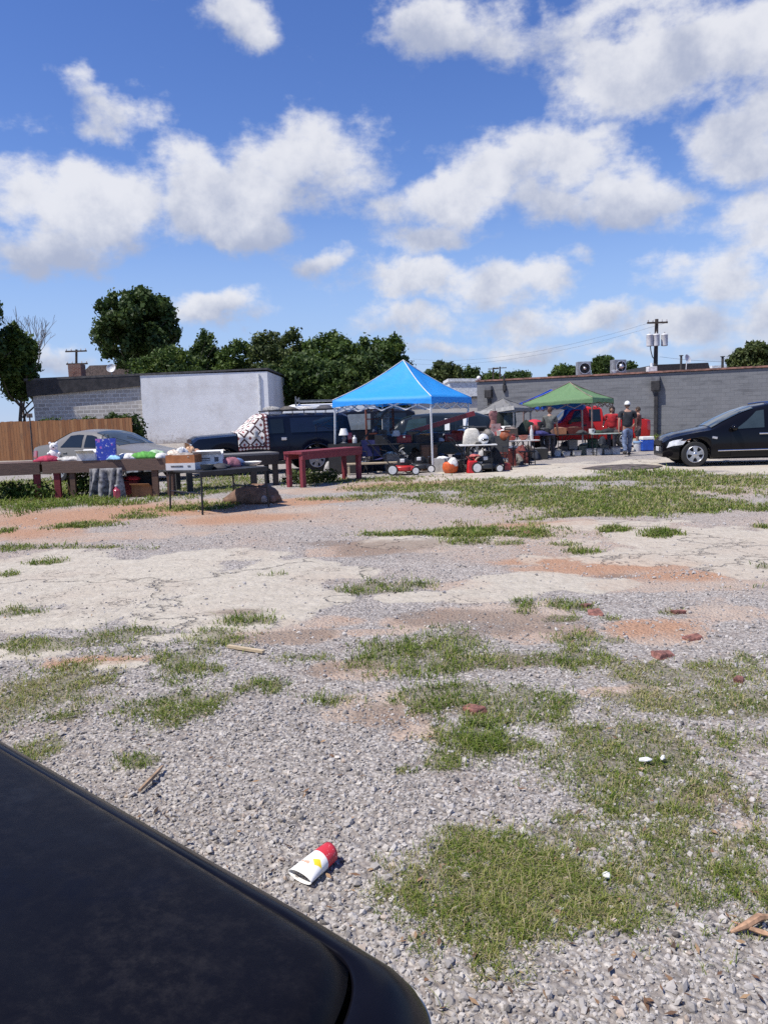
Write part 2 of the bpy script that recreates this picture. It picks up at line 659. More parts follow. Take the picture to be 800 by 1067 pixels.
# px, py, half-width, half-depth (as seen), blade height, share of straw
GRASS = [
    (485, 905, 82, 34, .045, .30), (540, 952, 70, 26, .045, .3), (610, 872, 45, 20, .04, .35), (640, 945, 60, 26, .045, .3), (700, 925, 60, 40, .045, .3),
    (690, 790, 90, 30, .05, .22), (760, 775, 70, 32, .05, .22), (690, 838, 60, 30, .05, .25), (640, 808, 45, 16, .045, .3), (760, 905, 70, 50, .05, .28), (790, 940, 40, 30, .05, .3),
    (710, 735, 90, 14, .04, .35), (660, 728, 40, 10, .04, .35), (760, 700, 60, 16, .045, .3), (700, 705, 60, 12, .04, .35), (790, 730, 40, 24, .045, .3), (790, 690, 30, 12, .045, .3),
    (55, 722, 85, 26, .05, .45), (20, 735, 60, 22, .05, .4), (100, 712, 50, 18, .05, .4), (60, 748, 34, 8, .045, .2), (45, 780, 26, 10, .05, .2),
    (172, 738, 54, 16, .055, .12), (190, 692, 56, 20, .06, .1), (150, 680, 40, 12, .055, .15), (225, 668, 55, 12, .055, .12), (120, 664, 60, 9, .05, .15), (60, 672, 60, 8, .05, .2), (20, 640, 34, 6, .05, .2),
    (255, 649, 30, 7, .06, .1), (280, 715, 26, 11, .06, .1), (345, 732, 32, 12, .07, .08), (320, 686, 50, 10, .05, .15), (415, 682, 66, 24, .07, .06), (380, 690, 40, 14, .06, .1), (462, 690, 34, 10, .06, .12),
    (462, 728, 42, 14, .06, .1), (560, 735, 42, 17, .06, .12), (520, 748, 30, 8, .05, .2), (502, 770, 28, 17, .08, .02), (460, 796, 20, 10, .05, .2), (144, 794, 18, 8, .05, .1), (548, 776, 24, 8, .04, .2), (420, 803, 14, 6, .03, .2),
    (610, 666, 24, 9, .06, .1), (600, 690, 34, 9, .06, .12), (640, 668, 18, 4, .05, .2), (520, 690, 44, 7, .05, .2), (545, 631, 16, 6, .06, .1), (545, 638, 14, 4, .05, .1), (590, 632, 22, 6, .05, .15), (585, 645, 16, 4, .05, .15), (636, 646, 8, 3, .05, .1), (700, 640, 14, 3, .05, .2),
    (390, 613, 38, 6, .07, .08), (287, 600, 28, 3.5, .06, .08), (607, 575, 17, 3.5, .07, .08), (688, 556, 18, 4, .07, .08), (750, 612, 14, 3, .06, .1), (790, 612, 14, 4, .07, .1), (795, 592, 14, 4, .07, .1), (795, 550, 12, 4, .07, .1), (640, 552, 16, 2.5, .06, .1),
    (440, 556, 90, 3, .06, .1), (490, 564, 26, 4, .06, .12), (480, 558, 30, 4, .07, .1), (550, 556, 20, 4, .06, .2), (530, 566, 18, 2.5, .05, .2), (585, 567, 14, 2, .05, .2),
    (48, 587, 20, 4, .06, .1), (10, 600, 14, 2.5, .06, .1), (20, 572, 40, 3, .06, .1), (110, 571, 50, 2, .05, .2), (80, 548, 40, 3.5, .07, .15), (150, 538, 30, 3, .07, .15), (8, 553, 12, 3, .06, .2), (150, 572, 20, 2.5, .05, .2), (75, 700, 50, 6, .05, .3),
    (660, 519, 150, 15, .07, .22), (700, 518, 130, 14, .07, .22), (755, 905, 105, 72, .045, .3), (710, 788, 140, 50, .045, .28), (500, 920, 100, 52, .045, .34), (740, 740, 90, 24, .04, .35), (640, 522, 100, 9, .07, .22), (720, 512, 110, 10, .07, .25), (780, 515, 70, 20, .07, .22), (660, 532, 110, 7, .07, .2), (560, 512, 60, 6, .07, .25), (760, 500, 70, 8, .07, .3), (740, 530, 80, 6, .07, .2), (590, 524, 40, 8, .07, .2),
    (700, 495, 44, 5, .10, .08), (640, 499, 50, 2.5, .08, .15), (520, 502, 70, 3, .07, .3), (420, 508, 90, 4, .07, .3), (330, 520, 60, 3, .06, .3),
    (60, 512, 110, 12, .09, .15), (20, 522, 70, 8, .12, .06), (95, 520, 40, 9, .16, .04), (60, 525, 70, 5, .12, .06), (-60, 520, 90, 16, .10, .12),
    (235, 503, 60, 9, .07, .25), (330, 502, 50, 5, .10, .12), (210, 528, 44, 4, .08, .12), (270, 520, 40, 4, .07, .2), (380, 500, 60, 3, .07, .3),
    (60, 470, 120, 3.5, .45, .06), (-80, 470, 90, 4, .45, .06), (705, 458, 26, 2.2, .3, .08), (640, 457, 30, 1.2, .15, .2), (780, 458, 40, 1.5, .2, .1),
]
CONCRETE = [
    (120, 610, 130, 34), (40, 600, 110, 26), (210, 640, 110, 22), (260, 610, 90, 22), (60, 648, 80, 14), (300, 592, 60, 14), (230, 580, 110, 8), (20, 620, 90, 26), (330, 625, 50, 12),
    (420, 565, 60, 7), (480, 561, 40, 5), (360, 597, 50, 8), (720, 560, 110, 12), (640, 548, 90, 7), (690, 580, 120, 9), (780, 580, 70, 20), (560, 607, 70, 10), (500, 620, 50, 8), (620, 610, 50, 8), (430, 622, 50, 7),
    (600, 489, 160, 7), (700, 486, 130, 8), (540, 494, 80, 5), (470, 497, 60, 3), (780, 488, 60, 6), (30, 682, 40, 8), (120, 695, 40, 5),
]
CLAY = [
    (60, 538, 130, 11), (150, 530, 110, 9), (20, 556, 80, 8), (250, 540, 80, 7), (110, 560, 110, 5), (330, 530, 60, 5),
    (400, 570, 70, 7), (350, 575, 50, 6), (620, 592, 90, 9), (570, 584, 60, 4), (540, 548, 60, 4), (600, 545, 30, 4),
    (500, 640, 110, 12), (420, 650, 80, 10), (350, 650, 60, 9), (290, 662, 60, 8), (480, 610, 40, 7), (700, 610, 110, 8), (760, 640, 60, 16), (690, 660, 50, 14), (400, 740, 70, 20), (440, 760, 40, 16), (740, 830, 50, 14),
    (110, 690, 70, 7), (360, 700, 44, 12), (640, 720, 60, 8), (560, 660, 60, 10), (420, 505, 90, 5), (310, 512, 70, 4), (450, 498, 60, 2.5), (780, 860, 30, 12),
    (220, 462, 110, 2.5), (640, 488, 40, 4),
]
ORANGE = [(620, 592, 95, 10), (560, 585, 60, 5), (700, 600, 60, 6), (60, 541, 130, 11), (160, 532, 110, 8), (20, 556, 70, 6), (545, 548, 60, 4), (330, 522, 70, 4), (420, 506, 80, 4), (690, 655, 60, 12), (90, 692, 70, 6), (250, 541, 70, 5)]
STAIN = [(395, 571, 70, 8), (350, 566, 50, 4), (300, 663, 60, 8), (560, 655, 80, 12), (470, 645, 80, 10), (410, 745, 70, 16), (750, 835, 50, 16), (700, 845, 40, 10), (540, 690, 60, 8), (640, 600, 40, 4), (330, 700, 40, 10), (250, 640, 40, 5)]
_op = np.array([patch(*g) for g in ORANGE])
_sp = np.array([patch(*g) for g in STAIN])
_gp = np.array([patch(*g[:4]) + tuple(g[4:6]) for g in GRASS])
_cp = np.array([patch(*g) for g in CONCRETE])
_kp = np.array([patch(*g) for g in CLAY])


def field(P, x, y):
    f = np.full(x.shape, -9.0)
    w = np.zeros(x.shape, dtype=np.int32)
    for i, p in enumerate(P):
        near = (np.abs(x - p[0]) < 3 * p[2] + 1) & (np.abs(y - p[1]) < 3 * p[3] + 1)
        if not near.any():
            continue
        v = 1 - np.sqrt(((x[near] - p[0]) / p[2]) ** 2 + ((y[near] - p[1]) / p[3]) ** 2)
        cur = f[near]
        b = v > cur
        cur[b] = v[b]
        f[near] = cur
        ww = w[near]
        ww[b] = i
        w[near] = ww
    return np.maximum(f, -2), w


def edge_noise(x, y, seed):
    # broken edges at several sizes; the far lot breaks up in bigger pieces
    s = np.clip(4.0 / np.maximum(y, 1.0), 0.35, 2.2)
    s = 2.0 ** np.round(np.log2(s))
    return (fbm(x * s * 1.9, y * s * 1.1, seed, 5) - .5) * 2.1 + (fbm(x * s * 9, y * s * 6, seed + 5, 3) - .5) * 1.3


def m_grass(x, y):
    f, w = field(_gp, x, y)
    return sstep(-.42, .80, f + edge_noise(x, y, 3)) ** 1.25, w


def m_conc(x, y):
    f, _ = field(_cp, x, y)
    return sstep(-.30, .34, f + edge_noise(x, y, 11) * .5)


def m_clay(x, y):
    f, _ = field(_kp, x, y)
    return sstep(-.35, .6, f + edge_noise(x, y, 23) * .6)


# ---- the sheet: fine near the viewer, coarser with distance, and on to the horizon
ys = [-40.0, -12.0, -5.0, -2.0, -0.6, 0.2, 0.6]
y = 0.8
while y < 60:
    ys.append(y)
    y += max(0.014, y * 0.0058)
while y < 3000:
    ys.append(y)
    y *= 1.12
ys = np.array(ys)
us = np.concatenate([[-60, -12, -3.5, -1.6], np.linspace(-1, 1, 420), [1.6, 3.5, 12, 60]])
wy = 1.6 + .60 * np.maximum(ys, 0)
gx = us[None, :] * wy[:, None]
gy = np.repeat(ys[:, None], len(us), 1)
gz = (fbm(gx * .35, gy * .35, 41, 3) - .5) * .03 * sstep(1, 4, gy) * sstep(60, 30, gy)
mg, _ = m_grass(gx, gy)
mc = m_conc(gx, gy)
mk = m_clay(gx, gy)
mk = np.maximum(mk, sstep(4.6, 7.5, gy) * sstep(19, 14, gy) * (.12 + .75 * fbm(gx * .55, gy * .4, 66, 4)))
gz = gz + mc * .012 + (fbm(gx * 3, gy * 3, 77, 3) - .5) * .022 * (1 - mc) * sstep(30, 12, gy)
# soft bank of soil along the foot of the painted building
gz = gz + .45 * sstep(39.0, 41.4, gy) * sstep(-4.5, -6, gx) * sstep(70, 45, gy) + 0
nr, nc = gx.shape
V = np.stack([gx, gy, gz], -1).reshape(-1, 3)
idx = np.arange(nr * nc).reshape(nr, nc)
Fc = np.stack([idx[:-1, :-1], idx[:-1, 1:], idx[1:, 1:], idx[1:, :-1]], -1).reshape(-1, 4)
mo = sstep(-.5, .8, field(_op, gx, gy)[0] + edge_noise(gx, gy, 31) * .5)
ms = sstep(-.5, .9, field(_sp, gx, gy)[0] + edge_noise(gx, gy, 35) * .6)
rgba = np.stack([mg, mc, mk, mo], -1).reshape(-1, 4)


def ground_mat():
    m, t, b = new_mat('lot_ground')
    co = t.coord()
    a = t.new('ShaderNodeAttribute', attribute_name='cover')
    sp = t.new('ShaderNodeSeparateColor')
    t.link(a.outputs['Color'], sp.inputs[0])
    g, c, k = sp.outputs[0], sp.outputs[1], sp.outputs[2]
    n_f = t.noise(co, 55, 5, .65)
    n_m = t.noise(co, 7, 6, .65)
    n_l = t.noise(co, .9, 6, .6)
    brk = t.math('MULTIPLY', t.math('SUBTRACT', n_f, .5), .9)
    # crushed stone
    v1 = t.new('ShaderNodeTexVoronoi', feature='F1')
    t.link(co, v1.inputs['Vector'])
    v1.inputs['Scale'].default_value = 46
    v1.inputs['Randomness'].default_value = 1
    sc1 = t.new('ShaderNodeSeparateColor')
    t.link(v1.outputs['Color'], sc1.inputs[0])
    stone = t.ramp(sc1.outputs[0], [(0.0, (.17, .152, .138)), (.3, (.30, .273, .25)), (.6, (.41, .378, .345)), (.85, (.52, .48, .44)), (1, (.63, .585, .53))])
    v2 = t.new('ShaderNodeTexVoronoi', feature='F1')
    t.link(co, v2.inputs['Vector'])
    v2.inputs['Scale'].default_value = 17
    sc2 = t.new('ShaderNodeSeparateColor')
    t.link(v2.outputs['Color'], sc2.inputs[0])
    big = t.ramp(sc2.outputs[1], [(0, (.25, .227, .205)), (.5, (.40, .365, .335)), (1, (.56, .52, .47))])
    stone = t.mix(.42, stone, big)
    shaded_fines = t.mix(n_f, (.15, .125, .105), (.30, .26, .23))
    # brown soil between the stones, their crevice shade painted into the colour
    stone = t.mix(t.math('MULTIPLY', t.smooth(v1.outputs['Distance'], .35, .75), .75), stone, shaded_fines)
    dirty = t.smooth(t.math('ADD', n_l, t.math('MULTIPLY', t.math('SUBTRACT', n_m, .5), .5)), .50, .74)
    stone = t.mix(t.math('MULTIPLY', dirty, .55), stone, t.mix(n_f, (.20, .155, .13), (.34, .27, .225)))
    # old concrete: pale, stained, cracked
    cc = t.mix(t.smooth(n_m, .25, .75), (.42, .372, .295), (.555, .50, .408))
    cc = t.mix(t.math('MULTIPLY', t.smooth(n_l, .45, .7), .45), cc, (.44, .355, .275))
    cc = t.mix(t.math('MULTIPLY', t.smooth(n_f, .5, .78), .5), cc, (.30, .28, .265))
    wob = t.vmath('ADD', co, t.vmath('SCALE', t.vmath('SUBTRACT', t.noise(co, 1.4, 5, .6, 'Color'), (.5, .5, .5)), scale=1.5))
    cr = t.voronoi(wob, .33, 'DISTANCE_TO_EDGE')
    crk = t.smooth(cr, .010, .002)
    cr2 = t.smooth(t.voronoi(wob, 1.3, 'DISTANCE_TO_EDGE'), .011, .002)
    crk = t.math('MAXIMUM', crk, t.math('MULTIPLY', cr2, t.smooth(n_l, .50, .62)))
    cc = t.mix(t.math('MULTIPLY', crk, .55), cc, (.13, .11, .09))
    # red clay and sand
    kc = t.mix(t.smooth(n_l, .3, .7), (.40, .265, .185), (.50, .40, .315))
    kc = t.mix(t.smooth(n_m, .35, .75), kc, (.38, .315, .26))
    kc = t.mix(t.math('MULTIPLY', t.smooth(n_f, .5, .75), .5), kc, (.48, .43, .385))
    kc = t.mix(t.math('MULTIPLY', a.outputs['Alpha'], .95), kc, t.mix(n_m, (.36, .17, .085), (.47, .27, .16)))
    soil = t.mix(n_f, (.10, .085, .055), (.22, .185, .12))
    soil = t.mix(t.smooth(n_m, .35, .65), soil, (.14, .135, .070))
    kb = t.math('MULTIPLY', t.smooth(t.math('ADD', t.math('MAXIMUM', k, a.outputs['Alpha']), brk), .30, .72), .85)
    cb = t.smooth(t.math('ADD', c, t.math('MULTIPLY', t.math('SUBTRACT', t.noise(co, 16, 5, .7), .5), .9)), .38, .70)
    gb = t.math('MULTIPLY', t.smooth(t.math('ADD', g, t.math('MULTIPLY', brk, .8)), .35, .75), .6)
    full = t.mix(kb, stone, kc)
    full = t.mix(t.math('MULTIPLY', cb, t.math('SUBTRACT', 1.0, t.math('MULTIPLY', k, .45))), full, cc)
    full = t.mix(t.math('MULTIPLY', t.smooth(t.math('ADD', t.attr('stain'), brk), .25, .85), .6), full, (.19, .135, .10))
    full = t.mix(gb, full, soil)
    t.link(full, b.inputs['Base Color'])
    b.inputs['Roughness'].default_value = .9
    b.inputs['Specular IOR Level'].default_value = .25
    # relief: rounded stones where there is stone, grain elsewhere
    hstone = t.math('MULTIPLY', t.math('SUBTRACT', 1.0, v1.outputs['Distance']), t.math('SUBTRACT', 1.0, cb))
    hh = t.math('ADD', hstone, t.math('MULTIPLY', n_f, .8))
    hh = t.math('ADD', hh, t.math('MULTIPLY', t.math('SUBTRACT', 1.0, v2.outputs['Distance']), .8))
    hh = t.math('SUBTRACT', hh, t.math('MULTIPLY', t.math('MULTIPLY', crk, cb), 2.0))
    t.link(t.bump(hh, .85, .016), b.inputs['Normal'])
    return m


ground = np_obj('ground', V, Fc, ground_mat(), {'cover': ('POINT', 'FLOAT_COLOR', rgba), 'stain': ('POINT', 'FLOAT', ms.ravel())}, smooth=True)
tag(ground, kind='structure')


def ground_z(x, y):
    x = np.asarray(x, float)
    y = np.asarray(y, float)
    z = (fbm(x * .35, y * .35, 41, 3) - .5) * .03 * sstep(1, 4, y) * sstep(60, 30, y)
    c = m_conc(np.atleast_1d(x), np.atleast_1d(y))
    return z + c * .012 + (fbm(x * 3, y * 3, 77, 3) - .5) * .022 * (1 - c) * sstep(30, 12, y)


# ------------------------------------------------------------------ crushed stone lying loose near the viewer
def gravel():
    phi = (1 + 5 ** .5) / 2
    ico = np.array([(-1, phi, 0), (1, phi, 0), (-1, -phi, 0), (1, -phi, 0), (0, -1, phi), (0, 1, phi), (0, -1, -phi), (0, 1, -phi), (phi, 0, -1), (phi, 0, 1), (-phi, 0, -1), (-phi, 0, 1)]) / math.sqrt(1 + phi * phi)
    tri = np.array([(0, 11, 5), (0, 5, 1), (0, 1, 7), (0, 7, 10), (0, 10, 11), (1, 5, 9), (5, 11, 4), (11, 10, 2), (10, 7, 6), (7, 1, 8), (3, 9, 4), (3, 4, 2), (3, 2, 6), (3, 6, 8), (3, 8, 9), (4, 9, 5), (2, 4, 11), (6, 2, 10), (8, 6, 7), (9, 8, 1)])
    parts = []
    for y0, y1, dens in ((.9, 1.6, 1500), (1.6, 2.4, 5900), (2.4, 3.2, 5200), (3.2, 4.2, 3000), (4.2, 5.5, 1300), (5.5, 7.5, 600), (7.5, 10.5, 220), (10.5, 15, 60)):
        hw = .9 + .56 * y1
        n = int(2 * hw * (y1 - y0) * dens)
        px = rng.uniform(-hw, hw, n)
        py = rng.uniform(y0, y1, n)
        parts.append(np.stack([px, py], -1))
    P = np.concatenate(parts)
    x, y = P[:, 0], P[:, 1]
    g, _ = m_grass(x, y)
    keep = (1 - .82 * g) * (1 - .93 * m_conc(x, y)) * (1 - .72 * m_clay(x, y)) * (.55 + .9 * vnoise(x * 2.2, y * 2.2, 91)) * (.45 + 1.1 * fbm(x * .8, y * .8, 52, 3))
    ok = rng.random(len(x)) < keep
    x, y = x[ok], y[ok]
    n = len(x)
    r = np.clip(rng.lognormal(math.log(.0057), .44, n), .003, .019) * np.clip(.88 + y * .05, 1, 1.6)
    S = ico[None] * (1 + rng.uniform(-.36, .30, (n, 12, 1)))
    S = S * np.stack([np.ones(n), rng.uniform(.6, 1, n), rng.uniform(.45, .85, n)], -1)[:, None, :]
    q = rng.normal(size=(n, 4))
    q[:, 1:3] *= .45
    q /= np.linalg.norm(q, axis=1, keepdims=True)
    w, a, b, c = q.T
    Rm = np.stack([1 - 2 * (b * b + c * c), 2 * (a * b - w * c), 2 * (a * c + w * b), 2 * (a * b + w * c), 1 - 2 * (a * a + c * c), 2 * (b * c - w * a), 2 * (a * c - w * b), 2 * (b * c + w * a), 1 - 2 * (a * a + b * b)], -1).reshape(n, 3, 3)
    S = np.einsum('nij,nkj->nki', Rm, S) * r[:, None, None]
    z = ground_z(x, y) + r * rng.uniform(.05, .45, n)
    S = S + np.stack([x, y, z], -1)[:, None, :]
    Vv = S.reshape(-1, 3)
    Ff = (tri[None] + (np.arange(n) * 12)[:, None, None]).reshape(-1, 3)
    tint = np.repeat(rng.beta(2.2, 2.0, n), 20)
    m, t, bs = new_mat('crushed_stone')
    f = t.attr('tint')
    cr = t.ramp(f, [(0, (.085, .076, .07)), (.14, (.20, .182, .168)), (.35, (.325, .30, .28)), (.60, (.435, .405, .38)), (.80, (.53, .495, .46)), (.90, (.42, .33, .26)), (1, (.72, .68, .62))])
    nn = t.noise(t.coord(), 160, 4, .6)
    t.link(t.mix(t.math('MULTIPLY', nn, .5), cr, t.mix(.5, cr, (.16, .14, .125))), bs.inputs['Base Color'])
    bs.inputs['Roughness'].default_value = .85
    o = np_obj('gravel', Vv, Ff, m, {'tint': ('FACE', 'FLOAT', tint)})
    tag(o, 'grey crushed stone spread loose over the lot', 'gravel', kind='stuff')


gravel()


# ------------------------------------------------------------------ grass and weeds growing through the lot
def blades(x, y, h, wdt, lean, name, m, straw, z=None):
    n = len(x)
    ang = rng.uniform(0, 2 * math.pi, n)
    dirx, diry = np.cos(ang), np.sin(ang)
    px_, py_ = -diry * wdt / 2, dirx * wdt / 2
    z = ground_z(x, y) - .004 if z is None else z
    b = np.stack([x, y, z], -1)
    off = np.stack([px_, py_, np.zeros(n)], -1)
    l1 = lean * rng.uniform(.15, .5, n)
    mid = b + np.stack([dirx * h * l1, diry * h * l1, h * .6], -1)
    l2 = lean * rng.uniform(.6, 1.5, n)
    tip = b + np.stack([dirx * h * l2, diry * h * l2, h * rng.uniform(.6, 1.05, n)], -1)
    Vv = np.stack([b - off, b + off, mid + off * .8, mid - off * .8, tip], 1).reshape(-1, 3)
    i0 = np.arange(n) * 5
    Ff = np.concatenate([np.stack([i0, i0 + 1, i0 + 2], -1), np.stack([i0, i0 + 2, i0 + 3], -1), np.stack([i0 + 3, i0 + 2, i0 + 4], -1)])
    tint = np.tile(straw, 3)
    return np_obj(name, Vv, Ff, m, {'tint': ('FACE', 'FLOAT', tint)})


def grass_mat():
    m, t, b = new_mat('grass_blades')
    f = t.attr('tint')
    c = t.ramp(f, [(0, (.060, .105, .012)), (.25, (.125, .185, .024)), (.5, (.200, .265, .040)), (.68, (.29, .31, .075)), (.8, (.40, .34, .16)), (1, (.52, .44, .27))])
    t.link(c, b.inputs['Base Color'])
    b.inputs['Roughness'].default_value = .55
    b.inputs['Specular IOR Level'].default_value = .3
    tr = t.new('ShaderNodeBsdfTranslucent')
    t.link(c, tr.inputs['Color'])
    mx = t.new('ShaderNodeMixShader')
    mx.inputs[0].default_value = .35
    out = m.node_tree.nodes['Material Output']
    t.link(b.outputs[0], mx.inputs[1])
    t.link(tr.outputs[0], mx.inputs[2])
    t.link(mx.outputs[0], out.inputs['Surface'])
    return m


GM = grass_mat()


def grass():
    N = 1500000
    px = rng.uniform(-90, 890, N)
    # more picks where the lot is near and the blades are seen one by one
    py = np.where(rng.random(N) < .30, rng.uniform(452, 560, N), rng.uniform(540, 1080, N))
    d = FWD[:, None] + ((px - 400) / F) * RIGHT[:, None] + ((533.5 - py) / F) * UP[:, None]
    tt = -H / d[2]
    ok = (tt > 0) & (tt < 48)
    x, y, dist = (d[0] * tt)[ok], (d[1] * tt)[ok], tt[ok]
    g, w = m_grass(x, y)
    thin = .24 + .8 * sstep(.34, .62, fbm(x * 7, y * 7, 61, 4))
    keep = rng.random(len(x)) < (g * np.where(dist > 8, .25 + thin, thin) * np.where(dist > 8, .80, np.where(dist < 4, .44, .50)))
    x, y, dist, w = x[keep], y[keep], dist[keep], w[keep]
    n = len(x)
    hh = np.where(dist < 6, .58, .8) * _gp[w, 4] * np.where(rng.random(n) < .06, 1.8, 1) * rng.uniform(.35, 1.3, n) * (.7 + .6 * fbm(x * 3, y * 3, 19, 3))
    st = _gp[w, 5]
    strawy = rng.random(n) < (st * 1.25 + .05) * (.4 + 1.2 * fbm(x * 2.2, y * 2.2, 29, 3))
    tint = np.where(strawy, rng.uniform(.62, 1, n), rng.uniform(0, .66, n) * (.55 + .9 * fbm(x * 4, y * 4, 37, 2)))
    wdt = np.maximum(.0028, dist * .0011) * rng.uniform(.7, 1.3, n)
    o = blades(x, y, hh, wdt, np.full(n, .95), 'grass', GM, tint)
    tag(o, 'short green grass and weeds in patches over the gravel lot', 'grass', kind='stuff')


grass()
# ------------------------------------------------------------------ the black car in front of which the viewer stands
def hood_car():
    zs = .945
    p1, p2 = Vector((*on_plane(0, 763, zs), 0)), Vector((*on_plane(398, 984, zs), 0))
    e = (p1 - p2).normalized()
    ang = math.atan2(e.y, e.x)
    O = p2 - e * .125 + Vector((math.sin(ang), -math.cos(ang), 0)) * .022
    # local axes: u runs back along the fender, v across the car
    car = thing('parked_car', 'black car in the foreground with a dusty hood and a clouded headlight', 'car', (O.x, O.y, 0), ang)
    HW = .90
    black = mat('dusty_black_paint', (.0045, .0045, .0075), .26, 0, .3, 4, spec=.13)
    # dusty, rain-spotted hood
    hp, t, b = new_mat('hood_paint')
    co = t.coord()
    n1 = t.noise(co, 3.2, 7, .7)
    n2 = t.noise(co, 38, 8, .75)
    sm = t.smooth(t.noise(co, 5.5, 6, .72), .50, .66)
    dust = t.math('MULTIPLY', t.smooth(n1, .3, .75), t.smooth(n2, .4, .72))
    t.link(t.mix(t.math('MULTIPLY', dust, .055), (.0042, .0040, .0062), (.26, .23, .21)), b.inputs['Base Color'])
    t.link(t.math('ADD', t.math('MULTIPLY', n1, .18), t.math('MULTIPLY_ADD', sm, -.16, .30)), b.inputs['Roughness'])
    b.inputs['Specular IOR Level'].default_value = .10
    t.link(t.bump(n2, .05, .002), b.inputs['Normal'])
    trim = mat('black_plastic', (.02, .02, .021), .5)
    chrome = mat('dull_chrome', (.55, .55, .56), .25, 1.0)
    lens = mat('clouded_lens', (.62, .56, .46), .22, 0, .15, coat=.8)
    glass = glass_mat()
    rubber = mat('tyre_rubber', (.022, .022, .022), .85)
    alloy = mat('alloy', (.55, .56, .58), .32, .9)
    NT_ = 71

    def front(tt):
        a = abs(tt)
        return -.16 * (1 - a ** 2.2) + .055 * (1 - math.sqrt(max(0.0, 1 - a ** 26)))

    def ring(o, z, zf=None, tail=4.55):
        """outline of the car at inset o: from the tail along one side, round the nose, back on the other"""
        pts = []
        w = HW - o
        us_ = [tail, 4.2, 3.75, 3.35, 2.9, 2.4, 1.9, 1.5, 1.28, 1.1, .95, .8, .65, .5, .4, .3, .24]
        for u in us_:
            pts.append((u, HW - w, z))
        for k in range(NT_):
            tt = -1 + 2 * k / (NT_ - 1)
            tt = math.sin(tt * math.pi / 2)
            tt = math.copysign(abs(tt) ** .55, tt)
            pts.append((front(tt) + o * .95, HW + w * tt, zf if zf is not None else z))
        for u in reversed(us_):
            pts.append((u, HW + w, z))
        return pts

    RINGS = [(0.05, 0.22, 0.24), (0.015, 0.3, 0.3), (0, 0.48, 0.46), (0, 0.62, 0.6), (0.004, 0.74, 0.73), (0.0105, 0.84, 0.83), (0.0159, 0.875, 0.868), (0.0229, 0.905, 0.899), (0.0317, 0.928, 0.923), (0.044, 0.948, 0.943), (0.0581, 0.962, 0.957), (0.0721, 0.97, 0.965), (0.0863, 0.974, 0.969), (0.0897, 0.972, 0.967), (0.0915, 0.96, 0.955), (0.0941, 0.92, 0.91)]
    body = MB()
    body.grid([ring(*q) for q in RINGS])
    # the tail closes
    nr_ = len(ring(0, 0))
    n0 = len(body.v)
    body.f.append(tuple([r * nr_ for r in range(16)] + [r * nr_ + nr_ - 1 for r in reversed(range(16))]))
    body.m.append(0)
    bo = body.build('body', black, car, smooth='full')
    # hood panel, set into the groove
    hood = MB()
    rows = []
    o = .099
    w = HW - o
    for i in range(26):
        s_ = i / 25.0
        row = []
        for k in range(61):
            tt = -1 + 2 * k / 60
            tq = math.sin(tt * math.pi / 2)
            tq = math.copysign(abs(tq) ** .55, tq)
            uf = front(tq) + o * .95
            u = uf + (1.27 - uf) * s_
            v = HW + w * tq
            a = abs(tq)
            z = .960 + .008 * min(1, max(0, u) / .5 if u > 0 else 0) ** .7
            z += .034 * (1 - a ** 2.0) + .030 * min(1, max(0, u) / 1.2) * (1 - a ** 2)
            z -= .012 * max(0, 1 - (u - uf) / .06) ** 2
            z -= .010 * max(0, 1 - (1 - a) * w / .02) ** 2 if a < 1 else .010
            # two pressed creases run back along the hood
            z += .010 * math.exp(-((abs(tq) * w - .50) / .03) ** 2)
            row.append((u, v, z))
        rows.append(row)
    hood.grid(rows)
    # turned-down rim
    hb = hood.build('hood', hp, car, smooth='full')
    sol = hb.modifiers.new('thickness', 'SOLIDIFY')
    sol.thickness = .02
    sol.offset = -1
    # headlights wrap the corners
    for sgn in (-1, 1):
        hl = MB()
        rws = []
        for zz, oo in ((.66, -.006), (.74, -.006), (.82, .002), (.875, .012), (.905, .019)):
            rr = []
            for k in range(12):
                tt = sgn * (.62 + .38 * (k / 8.0)) if k <= 8 else sgn
                w_ = HW - oo
                if k <= 8:
                    q = abs(tt)
                    rr.append((front(q) + oo * .95 - .004, HW + w_ * tt, zz))
                else:
                    rr.append((front(1) + .10 * (k - 8), HW + w_ * sgn + sgn * .004, zz + .01))
            rws.append(rr)
        hl.grid(rws)
        hl.build('headlight', lens, car, smooth='full').modifiers.new('t', 'SOLIDIFY').thickness = .01
    g = MB()
    for i in range(5):
        zz = .56 + .045 * i
        g.tube([(front(tt) - .012, HW + HW * tt, zz) for tt in (-.5, -.25, 0, .25, .5)], .012, 6)
    g.build('grille', chrome, car, smooth=True)
    bmp = MB()
    bmp.grid([[(front(tt) - d_, HW + HW * tt, z_) for tt in [math.sin(a_) for a_ in np.linspace(-1.45, 1.45, 23)]] for d_, z_ in ((.0, .30), (.05, .34), (.06, .44), (.04, .52), (.0, .54))])
    bmp.build('bumper', trim, car, smooth=True)
    # cabin
    cab = MB()
    secs = [(1.28, .97, .80), (1.60, 1.28, .72), (1.92, 1.53, .64), (2.4, 1.60, .62), (3.2, 1.60, .62), (3.9, 1.52, .62), (4.4, 1.05, .74)]
    cab.grid([[(u, HW - .80, .95), (u, HW - hw_, z_ - .05), (u, HW - hw_ + .08, z_), (u, HW, z_ + .025), (u, HW + hw_ - .08, z_), (u, HW + hw_, z_ - .05), (u, HW + .80, .95)] for u, z_, hw_ in secs])
    cab.build('roof', black, car, smooth=True)
    ws = MB()
    ws.grid([[(u - .02, HW + hw_ * k, z_ + .012 - abs(k) * .015) for k in (-.82, -.4, 0, .4, .82)] for u, z_, hw_ in ((1.33, 1.045, .78), (1.60, 1.30, .72), (1.88, 1.525, .65))])
    ws.build('windshield', glass, car, smooth=True)
